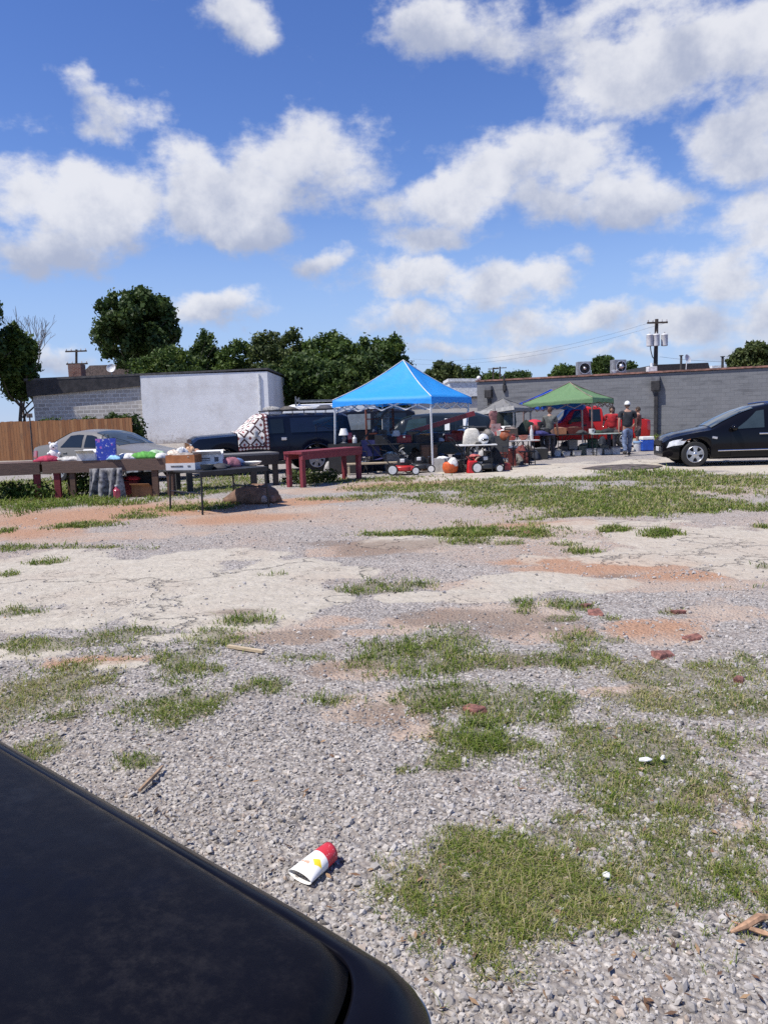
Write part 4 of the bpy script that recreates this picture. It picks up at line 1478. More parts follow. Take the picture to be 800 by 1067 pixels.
def long_wall():
    YL, YR = 44.4, 37.7
    xl, xr = X(497, YL, 2), X(800, YR, 2) + 9
    YRR = YL + (YR - YL) * (xr - xl) / (X(800, YR, 2) - xl)
    ang = math.atan2(YRR - YL, xr - xl)
    L = math.hypot(xr - xl, YRR - YL)
    zt = 3.30
    b = thing('warehouse', 'long low warehouse of dark grey painted blocks behind the market', 'building', (xl, YL, 0), ang)
    grey = cmu_mat('grey_painted_block', (.19, .193, .20), (.165, .168, .175), (.138, .14, .147), .40, .20, (.22, .22, .225), .5, .010, .25, 'XZ', (.085, .087, .094), .6)
    MB().box(L / 2, 10, zt / 2 - .1, L, 20, zt + .2).build('wall', grey, b)
    cp = MB().box(L / 2, 9.99, zt + .075, L + .12, 20.14, .09)
    cp.build('coping', mat('rusty_coping', (.24, .12, .09), .7, 0, .35, 4), b)
    dark = mat('dark_downpipe', (.028, .025, .025), .6, 0, .3)
    lead = mat('leader_grey', (.13, .13, .14), .6, 0, .2)

    def local(px):
        Yg = YL
        for _ in range(6):
            x = X(px, Yg, 2)
            Yg = YL + (x - xl) * math.tan(ang)
        return (x - xl) / math.cos(ang)
    for px, ztop_px, zb_px, wd, full in ((683, 393, 407, .42, True), (510, 403, 414, .40, True), (525.5, 391, 409, .16, False)):
        u = local(px)
        Yg = YL + u * math.sin(ang)
        z1, z0 = Z(px, ztop_px, Yg), Z(px, zb_px, Yg)
        if full:
            MB().box(u, -.16, z1 - .12, wd * .95, .30, .30).build('scupper_hood', lead, b)
            ld = MB().box(u, -.17, (z0 + z1) / 2 - .10, wd, .34, (z1 - z0) * .75).build('leader_head', dark, b, bevel=.02)
            MB().box(u + .02, -.12, (z0 - .1) / 2, .17, .17, z0 - .1).build('downpipe', dark, b)
        else:
            MB().box(u, -.05, (z0 + z1) / 2, wd * .5, .10, z1 - z0).build('vent_pipe', dark, b)
            MB().box(u + .03, -.08, z0 + .25, wd, .16, .3).build('pipe_box', dark, b)
    # things on the roof
    fanm = mat('fan_housing', (.33, .34, .35), .45, .5, .2)
    drk = mat('fan_dark', (.03, .03, .03), .6)
    alu = mat('fan_metal', (.62, .62, .63), .35, .8)

    def fan(px, pyt, pyb, wpx, Y, lab, turn, disc):
        x = X(px, Y, 4)
        z1, z0 = Z(px, pyt, Y), Z(px, pyb, Y)
        w = wpx / F * Y
        t_ = thing('roof_fan', lab, 'roof fan', (x, Y, zt + .02), turn, 'ventilation fans on the warehouse roof')
        hh = z1 - zt
        fr = MB()
        fr.box(0, .25, hh / 2, w, .5, hh)
        fr.build('housing', fanm, t_, bevel=.02)
        Mx = Matrix.Translation((0, -.004, hh - w * .52)) @ Matrix.Rotation(R(90), 4, 'X')
        MB().lathe([(.01, .0), (w * .40, .0), (w * .41, .02), (.01, .025)], 28, 0, Mx).build('opening', drk, t_, smooth=True)
        rg = MB()
        rg.lathe([(w * .385, .02), (w * .43, .02), (w * .43, .10), (w * .385, .10), (w * .385, .02)], 28, 0, Mx, False)
        rg.build('shroud', alu, t_, smooth=True)
        bl = MB()
        for k in range(5):
            a = k * 2 * math.pi / 5
            bl.bar((0, -.05, hh - w * .52), (math.cos(a) * w * .36, -.05, hh - w * .52 + math.sin(a) * w * .36), w * .14, .012)
        bl.build('blades', alu if disc else drk, t_)
        hb = MB().ball((0, -.08, hh - w * .52), w * (.2 if disc else .12), 14, 8)
        hb.build('motor', alu, t_, smooth=True)
    fan(608.5, 377, 393, 13.5, 45, 'left rooftop fan, dark round opening in a square housing', 0, False)
    fan(646, 375, 391, 13.5, 45, 'right rooftop fan with a bright metal hub, beside a small vent', .25, True)
    x = X(639.5, 45, 4)
    o = MB()
    o.lathe([(.12, 0), (.12, .35), (.2, .36), (.2, .42), (.05, .5)], 14)
    tag(o.build('roof_vent', alu, smooth=True, loc=(x, 45, zt + .02)), 'small round metal vent at the foot of the right rooftop fan', 'vent')
    # pale sheet roof and dark hump roof beyond the parapet
    pale = mat('pale_roof_sheet', (.52, .49, .45), .6, 0, .15)

    def slab(pxa, pxb, pyt, Y, name, mm, lab, cat, top2=None, dep=5):
        xa, xb = X(pxa, Y, 4), X(pxb, Y, 4)
        z1, z2 = Z(pxa, pyt, Y), Z(pxb, top2 if top2 else pyt, Y)
        o = thing(name, lab, cat, (xa, Y, 0))
        MB().prism([(0, 0), (xb - xa, 0), (xb - xa, z2 - .25), (0, z1 - .25)], 0, dep).build('wall', mm, o)
        MB().prism([(-.1, z1 - .24), (xb - xa + .1, z2 - .24), (xb - xa + .1, z2), (-.1, z1)], -.12, dep + .1).build('roof', mm, o)
    slab(610, 674, 391.5, 62, 'shed', pale, 'low pale shed roof showing between the rooftop fans', 'shed', 386)
    slab(468, 499, 394.5, 64, 'shed', mat('white_shed', (.72, .72, .71), .6), 'white shed wall seen past the left end of the grey warehouse', 'shed', 394.5)
    slab(742, 768, 381, 66, 'shed', mat('white_shed', (.72, .72, .71), .6), 'small white building above the warehouse near the right edge', 'shed', 380.5)
    Y = 56
    xa, xb = X(672, Y, 4), X(744, Y, 4)
    z0, z1 = zt - 1, Z(708, 379, Y)
    hb = thing('hip_roof_house', 'house with a dark hipped roof beyond the warehouse parapet', 'house', (xa, Y, 0))
    w = xb - xa
    MB().box(w / 2, 3, z0 / 2, w * .94, 6, z0).build('wall', pale, hb)
    MB().prism([(0, z0), (w, z0), (w, z0 + .35), (w * .88, z1), (w * .12, z1 - .03), (0, z0 + .45)], -.3, 6.3).build('roof', mat('dark_shingle', (.030, .030, .034), .85, 0, .3, 12, .3), hb)
    o = MB()
    o.box(0, 0, .25, .5, .4, .5)
    o.tube([(0, 0, .5), (0, 0, .7)], .08, 8)
    tag(o.build('vent_box', mat('white_metal', (.7, .7, .69), .5), bevel=.02, loc=(X(678.5, 43, 4), 43, zt + .0)), 'white vent box on the roof at the foot of the utility pole', 'vent')
    pst = mat('dark_post', (.06, .055, .05), .8)
    for px, pt, wd, lab in ((709, 371, .10, 'short dark post standing on the hipped roof'), (752, 372, .12, 'dark post in front of the small white building')):
        Y_ = 55 if px < 720 else 60
        xx = X(px, Y_, 4)
        o = MB()
        o.tube([(xx, Y_, 0), (xx, Y_, Z(px, pt, Y_))], [wd * 1.1, wd * .8], 8)
        o.box(xx, Y_, Z(px, pt, Y_) + .03, wd * 2.2, wd * 2.2, .06)
        tag(o.build('roof_post', pst), lab, 'post')
    xx = X(714, 55, 4)
    o = MB()
    z_ = Z(714, 374, 55)
    o.tube([(xx, 55, z_ - 1), (xx + .05, 55, z_ - .2)], .03, 6)
    Mx = Matrix.Translation((xx + .1, 55, z_)) @ Matrix.Rotation(R(60), 4, 'Y') @ Matrix.Rotation(R(50), 4, 'X')
    o.lathe([(.02, -.06), (.2, -.03), (.32, .05), (.2, -.01), (.02, -.03)], 16, 0, Mx)
    tag(o.build('satellite_dish', mat('dish_grey', (.6, .6, .6), .5), smooth=True), 'tilted grey dish beside the post on the hipped roof', 'dish')
    # tall pale wall behind the blue canopy
    Y = 52
    xa, xb = X(412, Y, 2), X(499, Y, 2)
    zt2 = Z(455, 416, Y)
    wb = thing('pale_shed', 'pale stucco building seen under the blue canopy', 'building', (xa, Y, 0))
    st = cmu_mat('pale_stucco', (.66, .635, .585), (.63, .60, .55), (.6, .57, .53), .8, .4, (.48, .44, .39), .35, .006, .15)
    MB().box((xb - xa) / 2, 4, zt2 / 2, xb - xa, 8, zt2).build('wall', st, wb)
    MB().box((xb - xa) / 2, 4, zt2 + .06, xb - xa + .3, 8.3, .12).build('roof', mat('roof_edge', (.075, .07, .068), .7), wb)
    tag(MB().ball((xl + .15, YL + .3, zt + .25), .13, 12, 8).tube([(xl + .15, YL + .3, zt), (xl + .15, YL + .3, zt + .2)], .04, 8).build('roof_lamp', mat('white_metal', (.7, .7, .69), .5), smooth=True), 'round white lamp on the left corner of the grey warehouse', 'lamp')


def fence():
    Y = 37.0
    xa, xb = X(-95, Y, 1), X(139, Y, 1)
    zt = Z(70, 437.5, Y)
    m, t, b_ = new_mat('cedar_boards')
    co = t.coord()
    sp = t.new('ShaderNodeSeparateXYZ')
    t.link(co, sp.inputs[0])
    bn = t.math('FLOOR', t.math('MULTIPLY', sp.outputs[0], 1 / .145))
    wn = t.new('ShaderNodeTexWhiteNoise', noise_dimensions='1D')
    t.link(bn, wn.inputs['W'])
    base = t.ramp(wn.outputs['Value'], [(0, (.24, .095, .035)), (.5, (.33, .145, .055)), (1, (.40, .20, .085))])
    mp = t.new('ShaderNodeMapping')
    mp.inputs['Scale'].default_value = (14, 14, 1.4)
    t.link(co, mp.inputs[0])
    g = t.noise(mp.outputs[0], 1.5, 6, .65)
    cc = t.mix(t.math('MULTIPLY', t.smooth(g, .48, .68), .8), base, (.13, .075, .045))
    t.link(cc, b_.inputs['Base Color'])
    b_.inputs['Roughness'].default_value = .8
    f = thing('wooden_fence', 'tall orange brown board fence below the bare block wall', 'fence', (xa, Y, 0))
    bd = MB()
    n = int((xb - xa) / .145)
    r_ = random.Random(3)
    for i in range(n):
        bd.box(.0725 + i * .145, r_.uniform(-.004, .004), (zt + r_.uniform(-.03, .03)) / 2, .138, .02, zt + r_.uniform(-.03, .03))
    bd.build('board_panel', m, f)
    rl = MB()
    for z in (.35, zt * .55, zt - .25):
        rl.box((xb - xa) / 2, .05, z, xb - xa, .05, .09)
    rl.build('rails', m, f)
    for i in range(5):
        MB().box(.1 + (xb - xa - .2) * i / 4, .12, zt / 2, .09, .09, zt).build('post', m, f)
    Yp = 30
    xx = X(33.5, Yp, 1)
    o = MB()
    o.tube([(xx, Yp, 0), (xx, Yp, Z(33, 431, Yp))], .03, 8)
    o.box(xx, Yp, Z(33, 433, Yp), .22, .04, .16)
    tag(o.build('steel_post', mat('rusty_steel', (.11, .085, .07), .7, .3, .3)), 'thin dark steel post with a small plate in front of the wooden fence', 'post')


def pole(px, Y, top, lean, arms, lab, r=.15, cans=True, armlen=1.2, turn=0.0):
    x = X(px, Y, 4)
    zt = Z(px, top, Y)
    p = thing('utility_pole', lab, 'utility pole', (x, Y, 0), turn)
    wd = mat('pole_wood', (.075, .058, .046), .9, 0, .3, 6, .3, 30)
    MB().tube([(lean * -1, 0, 0), (-lean * .5, 0, zt * .5), (0, 0, zt)], [r * 1.2, r, r * .75], 10).build('shaft', wd, p, smooth=True)
    ins = mat('insulator', (.45, .43, .42), .3)
    for z in arms:
        MB().box(0, -r, z, armlen * 2, .1, .13).build('crossarm', wd, p)
        im = MB()
        for k in (-.9, -.45, .45, .9):
            im.lathe([(.05, 0), (.06, .06), (.03, .1), (.05, .14), (.02, .18)], 8, 0, Matrix.Translation((k * armlen, -r, z + .06)))
        im.build('insulator', ins, p, smooth=True)
    if cans:
        tm = mat('transformer_grey', (.62, .62, .62), .45, 0, .08)
        for dx in (-.62, -.12, .55):
            c = MB().lathe([(.19, 0), (.25, .03), (.25, .82), (.26, .84), (.20, .92), (.02, .93)], 16, 0, Matrix.Translation((dx, -.18 if dx > 0 else -.30, Z(px, 361, Y))))
            co_ = c.build('transformer', tm, p, smooth=True)
            MB().lathe([(.03, 0), (.05, .05), (.03, .1), (.05, .15), (.02, .2)], 8, 0, Matrix.Translation((dx, -.18 if dx > 0 else -.30, Z(px, 361, Y) + .87))).build('bushing', ins, co_)
        lo = MB().tube([(-.55, -.25, Z(px, 361, Y)), (-.50, -.25, Z(px, 366, Y)), (-.36, -.2, Z(px, 372, Y)), (0, -.12, Z(px, 377, Y))], .035, 6)
        lo.build('cable_loop', wd, p)
    return p


white_building()
long_wall()
fence()
pole(683, 60, 332.5, 0.10, [Z(683, 336.5, 60)], 'tall utility pole with three pale transformer cans above the warehouse', .17, True, .78)
pole(84, 70, 364, .75, [Z(84, 366, 70), Z(84, 378, 70) - .1], 'leaning utility pole with a crossarm behind the block building', .13, False, .95)
pole(514, 135, 383, 0, [Z(514, 384.5, 135)], 'thin far pole on the skyline, left of a close pair', .16, False, .9)
pole(521, 135, 382, 0, [Z(521, 383.5, 135)], 'thin far pole on the skyline, right of a close pair', .16, False, 1.1)
wires = mat('wire_black', (.03, .03, .032), .6)
for k, (dx, pyb) in enumerate(((-.7, 374), (.7, 379))):
    a = Vector((X(683, 60, 8) + dx, 59.8, Z(683, 337, 60)))
    b_ = Vector(at(430, pyb, 95))
    pts = [a.lerp(b_, f) - Vector((0, 0, 4 * 1.1 * f * (1 - f))) for f in np.linspace(0, 1, 13)]
    tag(MB().tube(pts, .007, 4).build('power_cable', wires), ('upper' if k == 0 else 'lower') + ' cable sagging left from the pole with transformers', 'cable', 'power cables')
b2 = Vector((X(683, 60, 8) + .3, 59.9, Z(683, 372, 60)))
e2 = Vector(at(830, 374, 58))
tag(MB().tube([b2.lerp(e2, f) - Vector((0, 0, 1.2 * f * (1 - f))) for f in np.linspace(0, 1, 9)], .009, 4).build('power_cable', wires), 'low cable running right from the pole with transformers', 'cable', 'power cables')
# ------------------------------------------------------------------ vehicles: lofted bodies, nose at local x = 0, tail at x = L
RUB = mat('tyre_rubber', (.022, .022, .022), .85)
ALLOY = mat('alloy', (.55, .56, .58), .32, .9)
STEELW = mat('steel_wheel', (.42, .42, .43), .45, .6)
GLASS = glass_mat()
TRIM = mat('black_plastic', (.02, .02, .021), .5)
CHROME = mat('chrome', (.75, .75, .76), .15, 1.0, .05)
LAMPW = mat('headlight_lens', (.62, .62, .62), .12, 0, .2, coat=1)
LAMPA = mat('amber_lens', (.55, .22, .06), .15, 0, .2, coat=1)
LAMPR = mat('red_lens', (.32, .015, .015), .15, 0, .2, coat=1)


class Car:
    def __init__(s, name, label, loc, rz, L, W, top, belt, plan, zbot, wheels, wr, paint, tumble=.30, cat='car', group=None, shoulder=.25):
        s.t = thing(name, label, cat, (*loc, 0), rz, group)
        s.L, s.W, s.paint, s.wheels, s.wr, s.zbot, s.tumble, s.sh = L, W, paint, wheels, wr, zbot, tumble, shoulder
        s.top = np.array(top)
        s.belt = np.array(belt)
        s.plan = np.array(plan)
        xs = set(np.linspace(0, L, 46).tolist())
        for w in wheels:
            xs |= set(np.linspace(w - wr * 1.16, w + wr * 1.16, 15).tolist())
        xs |= set(float(p[0]) for p in top)
        s.xs = sorted(x for x in xs if 0 <= x <= L)
        b = MB()
        b.grid([s.full(x) for x in s.xs])
        for end in (0, -1):
            n = len(s.full(0))
            o = len(b.v)
            b.add(s.full(s.xs[end]), [tuple(range(n)) if end == 0 else tuple(range(n))[::-1]])
        s.body = b.build('body', paint, s.t, smooth=True)

    def zt(s, x):
        return float(np.interp(x, s.top[:, 0], s.top[:, 1]))

    def zs(s, x):
        return min(float(np.interp(x, s.belt[:, 0], s.belt[:, 1])), s.zt(x) - .015)

    def w(s, x):
        return s.W / 2 * float(np.interp(x, s.plan[:, 0], s.plan[:, 1]))

    def wt(s, x):
        return s.w(x) * .96 - (s.zt(x) - s.zs(x)) * s.tumble - .02

    def zb(s, x):
        z = s.zbot if .15 < x < s.L - .15 else s.zbot + .06
        for c in s.wheels:
            d = abs(x - c)
            Ra = s.wr * 1.16
            if d < Ra:
                z = max(z, s.wr + math.sqrt(Ra * Ra - d * d) * .98)
        return z

    def half(s, x):
        w, zb, zs, zt, wt = s.w(x), s.zb(x), s.zs(x), s.zt(x), s.wt(x)
        h = zs - zb
        return [(0, zb), (w * .90, zb), (w * .975, zb + min(.06, h * .2)), (w, zb + h * .40), (w * .995, zb + h * .72), (w * .96, zs), (w * .96 + (wt - w * .96) * .5 + .012, zs + (zt - zs) * .5), (wt + .01, zt - min(.06, (zt - zs) * .5)), (wt * .86, zt + .005), (wt * .45, zt + .028), (0, zt + .035)]

    def full(s, x):
        h = s.half(x)
        return [(x, -y, z) for y, z in h] + [(x, y, z) for y, z in reversed(h[1:-1])]

    def side(s, x, f, off=.006, sg=-1):
        """a point on the flank: f in 0..1 up the glasshouse, below 0 down the door"""
        w, zb, zs, zt, wt = s.w(x), s.zb(x) if False else s.zbot, s.zs(x), s.zt(x), s.wt(x)
        if f >= 0:
            y = w * .96 + (wt - w * .96) * f + .012 * 4 * f * (1 - f) + .004
            return (x, sg * (y + off), zs + (zt - .05 - zs) * f)
        h = zs - zb
        g = 1 + f
        y = float(np.interp(g, [0, .05, .40, .72, 1], [w * .955, w * .975, w, w * .995, w * .96]))
        return (x, sg * (y + off), zb + h * g)

    def patch(s, name, poly_x, f0, f1, m, parent=None, off=.008, sides=(-1, 1), n=10, slant=(0, 0), thick=.0):
        """a panel on the flank between two stations; slant leans its two ends"""
        out = []
        for sg in sides:
            mb = MB()
            rows = []
            for j in range(6):
                fj = f0 + (f1 - f0) * j / 5
                u = (j / 5)
                xa, xb = poly_x[0] + slant[0] * u, poly_x[1] + slant[1] * u
                rows.append([s.side(xa + (xb - xa) * i / n, fj, off, sg) for i in range(n + 1)])
            mb.grid(rows if sg < 0 else [r[::-1] for r in rows])
            out.append(mb.build(name, m, parent or s.t, smooth='full'))
        return out

    def toppatch(s, name, x0, x1, k, m, off=.012, parent=None, n=8, k1=None):
        mb = MB()
        k1 = k1 or k
        rows = []
        for i in range(n + 1):
            x = x0 + (x1 - x0) * i / n
            kk = k + (k1 - k) * i / n
            wt, zt = s.wt(x), s.zt(x)
            rows.append([(x, wt * kk * q, zt + float(np.interp(abs(kk * q), [0, .45, .86, 1], [.035, .028, .005, -.03])) + off) for q in (-1, -.75, -.4, 0, .4, .75, 1)])
        mb.grid([r[::-1] for r in rows])
        return mb.build(name, m, parent or s.t, smooth='full')

    def wheelset(s, rim=None, spokes=5, wide=.21, cap=None, hub=False):
        for c in s.wheels:
            for sg in (-1, 1):
                r = s.wr
                y = sg * (s.w(c) - .015)
                Mx = Matrix.Translation((c, y, r)) @ Matrix.Rotation(-sg * R(90), 4, 'X')
                ty = MB().lathe([(r * .62, -wide), (r * .9, -wide), (r, -wide * .85), (r, -.03), (r * .93, 0), (r * .66, .004), (r * .64, -.03)], 30, 0, Mx)
                to = ty.build('wheel', RUB, s.t, smooth=True)
                rm = MB()
                rm.lathe([(r * .655, -.03), (r * .66, .006), (r * .60, .008), (r * .57, -.02), (r * .57, -.06)], 30, 0, Mx, False)
                rm.lathe([(r * .01, .008), (r * .14, .006), (r * .17, -.015)], 16, 0, Mx, False)
                for k in range(spokes):
                    a = 2 * math.pi * k / spokes + .3
                    ca, sa = math.cos(a), math.sin(a)
                    wv = r * .15
                    vs = []
                    for rr, ww, zz in ((.10, 1.0, .0), (.36, .85, -.004), (.60, 1.45, -.002)):
                        for q in (-1, 1):
                            vs.append((ca * rr * r - sa * wv * ww * q, sa * rr * r + ca * wv * ww * q, zz))
                    rm.add(vs, [(0, 2, 3, 1), (2, 4, 5, 3)], 0, Mx)
                rm.build('rim', rim or ALLOY, to, smooth='full')
                bk = MB().lathe([(.01, -.075), (r * .6, -.075)], 20, 0, Mx, False)
                bk.build('brake_disc', TRIM, to)

    def lamp(s, name, m, x0, x1, f0, f1, off=.010, parent=None):
        return s.patch(name, (x0, x1), f0, f1, m, parent, off)


def front_face(c, name, m, y0, y1, z0, z1, x=-.012, depth=.03, bevel=.01):
    return MB().box(x + depth / 2, (y0 + y1) / 2, (z0 + z1) / 2, depth, y1 - y0, z1 - z0).build(name, m, c.t, bevel=bevel)


def minivan():
    Yw = 20.1
    x0 = X(724, Yw, .335) - .60
    c = Car('minivan', 'shiny black minivan with five spoke silver wheels at the right edge of the lot', (x0, Yw + 1.05), R(-8), 5.15, 1.90,
            [(0, 0.66), (0.05, 0.707), (0.14, 0.781), (0.4, 0.87), (0.8, 0.944), (1.12, 1), (1.4, 1.158), (1.9, 1.395), (2.3, 1.521), (2.7, 1.586), (3.3, 1.618), (4.2, 1.609), (4.75, 1.544), (4.95, 1.349), (5.1, 0.977), (5.15, 0.744)],
            [(0, 0.62), (0.2, 0.744), (0.8, 0.865), (1.3, 0.93), (2, 0.953), (4, 0.986), (5.15, 0.986)],
            [(0, .60), (.05, .70), (.15, .80), (.35, .90), (.7, .97), (1.2, 1), (4.3, 1), (4.9, .95), (5.15, .86)],
            .20, [.75, 3.80], .335, paint_mat('minivan_black', (.005, .005, .007), .06, .01), .30, 'minivan')
    dk = paint_mat('minivan_black', (0, 0, 0))
    c.wheelset(ALLOY, 5)
    tint = glass_mat('clear_glass', (.035, .05, .055), .04)
    c.toppatch('windshield', 1.16, 2.22, .93, tint, .010, k1=.95)
    # front quarter pane, door panes
    fr = c.patch('door', (1.62, 2.62), -.93, -.03, dk, None, .010)
    c.patch('door', (2.66, 3.6), -.93, -.03, dk, None, .010)
    c.patch('window', (1.72, 2.44), .06, .90, tint, None, .009, slant=(.55, .02))
    c.patch('window', (2.68, 3.52), .06, .90, glass_mat(), None, .009)
    c.patch('window', (3.66, 4.62), .06, .90, glass_mat(), None, .009, slant=(0, -.15))
    # pillar in gloss black between panes
    for o, sg in zip(fr, (-1, 1)):
        hd = MB()
        p = Vector(c.side(2.42, -.16, .03, sg))
        hd.box(p.x, p.y, p.z, .24, .035, .045)
        hd.build('handle', CHROME, o, bevel=.012)
    tr = MB()
    for sg in (-1, 1):
        tr.tube([c.side(x, -.70, .018, sg) for x in np.linspace(1.30, 3.4, 9)], .017, 6)
    tr.build('side_trim', CHROME, c.t, smooth=True)
    c.patch('headlight', (.07, .44), -.34, -.08, LAMPW, None, .014, slant=(.06, .14))
    am = c.patch('marker_lamp', (.46, .62), -.17, -.06, LAMPA, None, .016, slant=(.05, .06))
    for sg in (-1, 1):
        m = MB()
        p = Vector(c.side(1.68, .10, .10, sg))
        m.ball((p.x, p.y, p.z + .03), (.09, .12, .085), 14, 9)
        m.tube([p, c.side(1.74, .02, 0, sg)], .03, 6)
        m.build('mirror', dk, c.t, smooth=True)
        e = Vector(c.side(1.22, -.22, .014, sg))
        MB().box(e.x, e.y, e.z, .13, .014, .06, 0, 0, 0, .2).build('badge', CHROME, c.t, bevel=.005)
    front_face(c, 'grille', TRIM, -.42, .42, .56, .70, -.02)
    front_face(c, 'licence_plate', mat('plate_white', (.7, .7, .7), .5), -.15, .15, .40, .52, -.03)
    # roof corner glint: chrome roof rail starts above the pillar
    for sg in (-1, 1):
        MB().tube([(x, sg * (c.wt(x) * .90), c.zt(x) + .045) for x in (2.50, 2.75, 3.4, 4.4)], .02, 6).build('roof_rail', CHROME, c.t, smooth=True)
    c.patch('tail_light', (4.96, 5.12), -.40, -.02, LAMPR, None, .010)


def sedan():
    Y = 22.2
    xa = X(192, Y - 1.6, .6)
    paint = paint_mat('sedan_silver', (.20, .19, .178), .22, .10)
    # heads to the right and towards the viewer
    ang = R(155)
    loc = Vector((X(186, 21.3, .6), 21.3))
    dz = 0.0
    c = Car('sedan', 'dusty silver beige sedan parked behind the brown wooden tables', (loc.x, loc.y), ang, 4.75, 1.76,
            [(0, .55), (.06, .66), (.2, .73), (.7, .85), (1.35, .97), (1.6, 1.08), (2.1, 1.32), (2.4, 1.40), (2.9, 1.43), (3.3, 1.39), (3.7, 1.22), (4.0, 1.07), (4.6, 1.02), (4.72, .92), (4.75, .7)],
            [(0, .5), (.2, .70), (.8, .83), (1.5, .92), (3.9, .97), (4.75, .95)],
            [(0, .66), (.08, .80), (.3, .91), (.8, .98), (1.3, 1), (3.9, 1), (4.5, .93), (4.75, .82)],
            .20, [.88, 3.58], .31, paint, .36)
    c.t.location.z = dz
    c.wheelset(STEELW, 7)
    ws = glass_mat('sky_glass', (.06, .075, .08), .04)
    c.toppatch('windshield', 1.42, 2.30, .90, ws, .010, k1=.93)
    c.toppatch('rear_window', 3.28, 3.96, .90, GLASS, .010, k1=.92)
    d1 = c.patch('door', (1.72, 2.66), -.92, -.03, paint, None, .008)
    d2 = c.patch('door', (2.68, 3.42), -.92, -.03, paint, None, .008)
    c.patch('window', (1.86, 2.60), .07, .88, GLASS, None, .008, slant=(.36, 0))
    c.patch('window', (2.70, 3.50), .07, .88, GLASS, None, .008, slant=(0, -.30))
    for grp, hx in ((d1, 2.54), (d2, 3.30)):
        for o, sg in zip(grp, (-1, 1)):
            p = Vector(c.side(hx, -.17, .02, sg))
            MB().box(p.x, p.y, p.z, .16, .03, .03).build('handle', paint, o, bevel=.008)
    for sg in (-1, 1):
        p = Vector(c.side(1.80, .14, .09, sg))
        MB().ball(tuple(p), (.08, .11, .075), 14, 9).build('mirror', mat('mirror_pale', (.55, .54, .52), .3), c.t, smooth=True)
    c.patch('headlight', (.08, .45), -.36, -.10, LAMPW, None, .012, slant=(.05, .05))
    c.patch('tail_light', (4.45, 4.70), -.36, -.08, LAMPR, None, .012)
    front_face(c, 'grille', TRIM, -.35, .35, .50, .62, -.02)
    pl = front_face(c, 'bumper', paint, -.62, .62, .28, .46, -.05, .08, .03)
    wm = MB()
    for k in (-.35, .25):
        wm.bar((1.46, k, c.zt(1.46) + .06), (1.78, k + .35, c.zt(1.78) + .07), .02, .012)
    wm.build('wiper', TRIM, c.t)
    return c


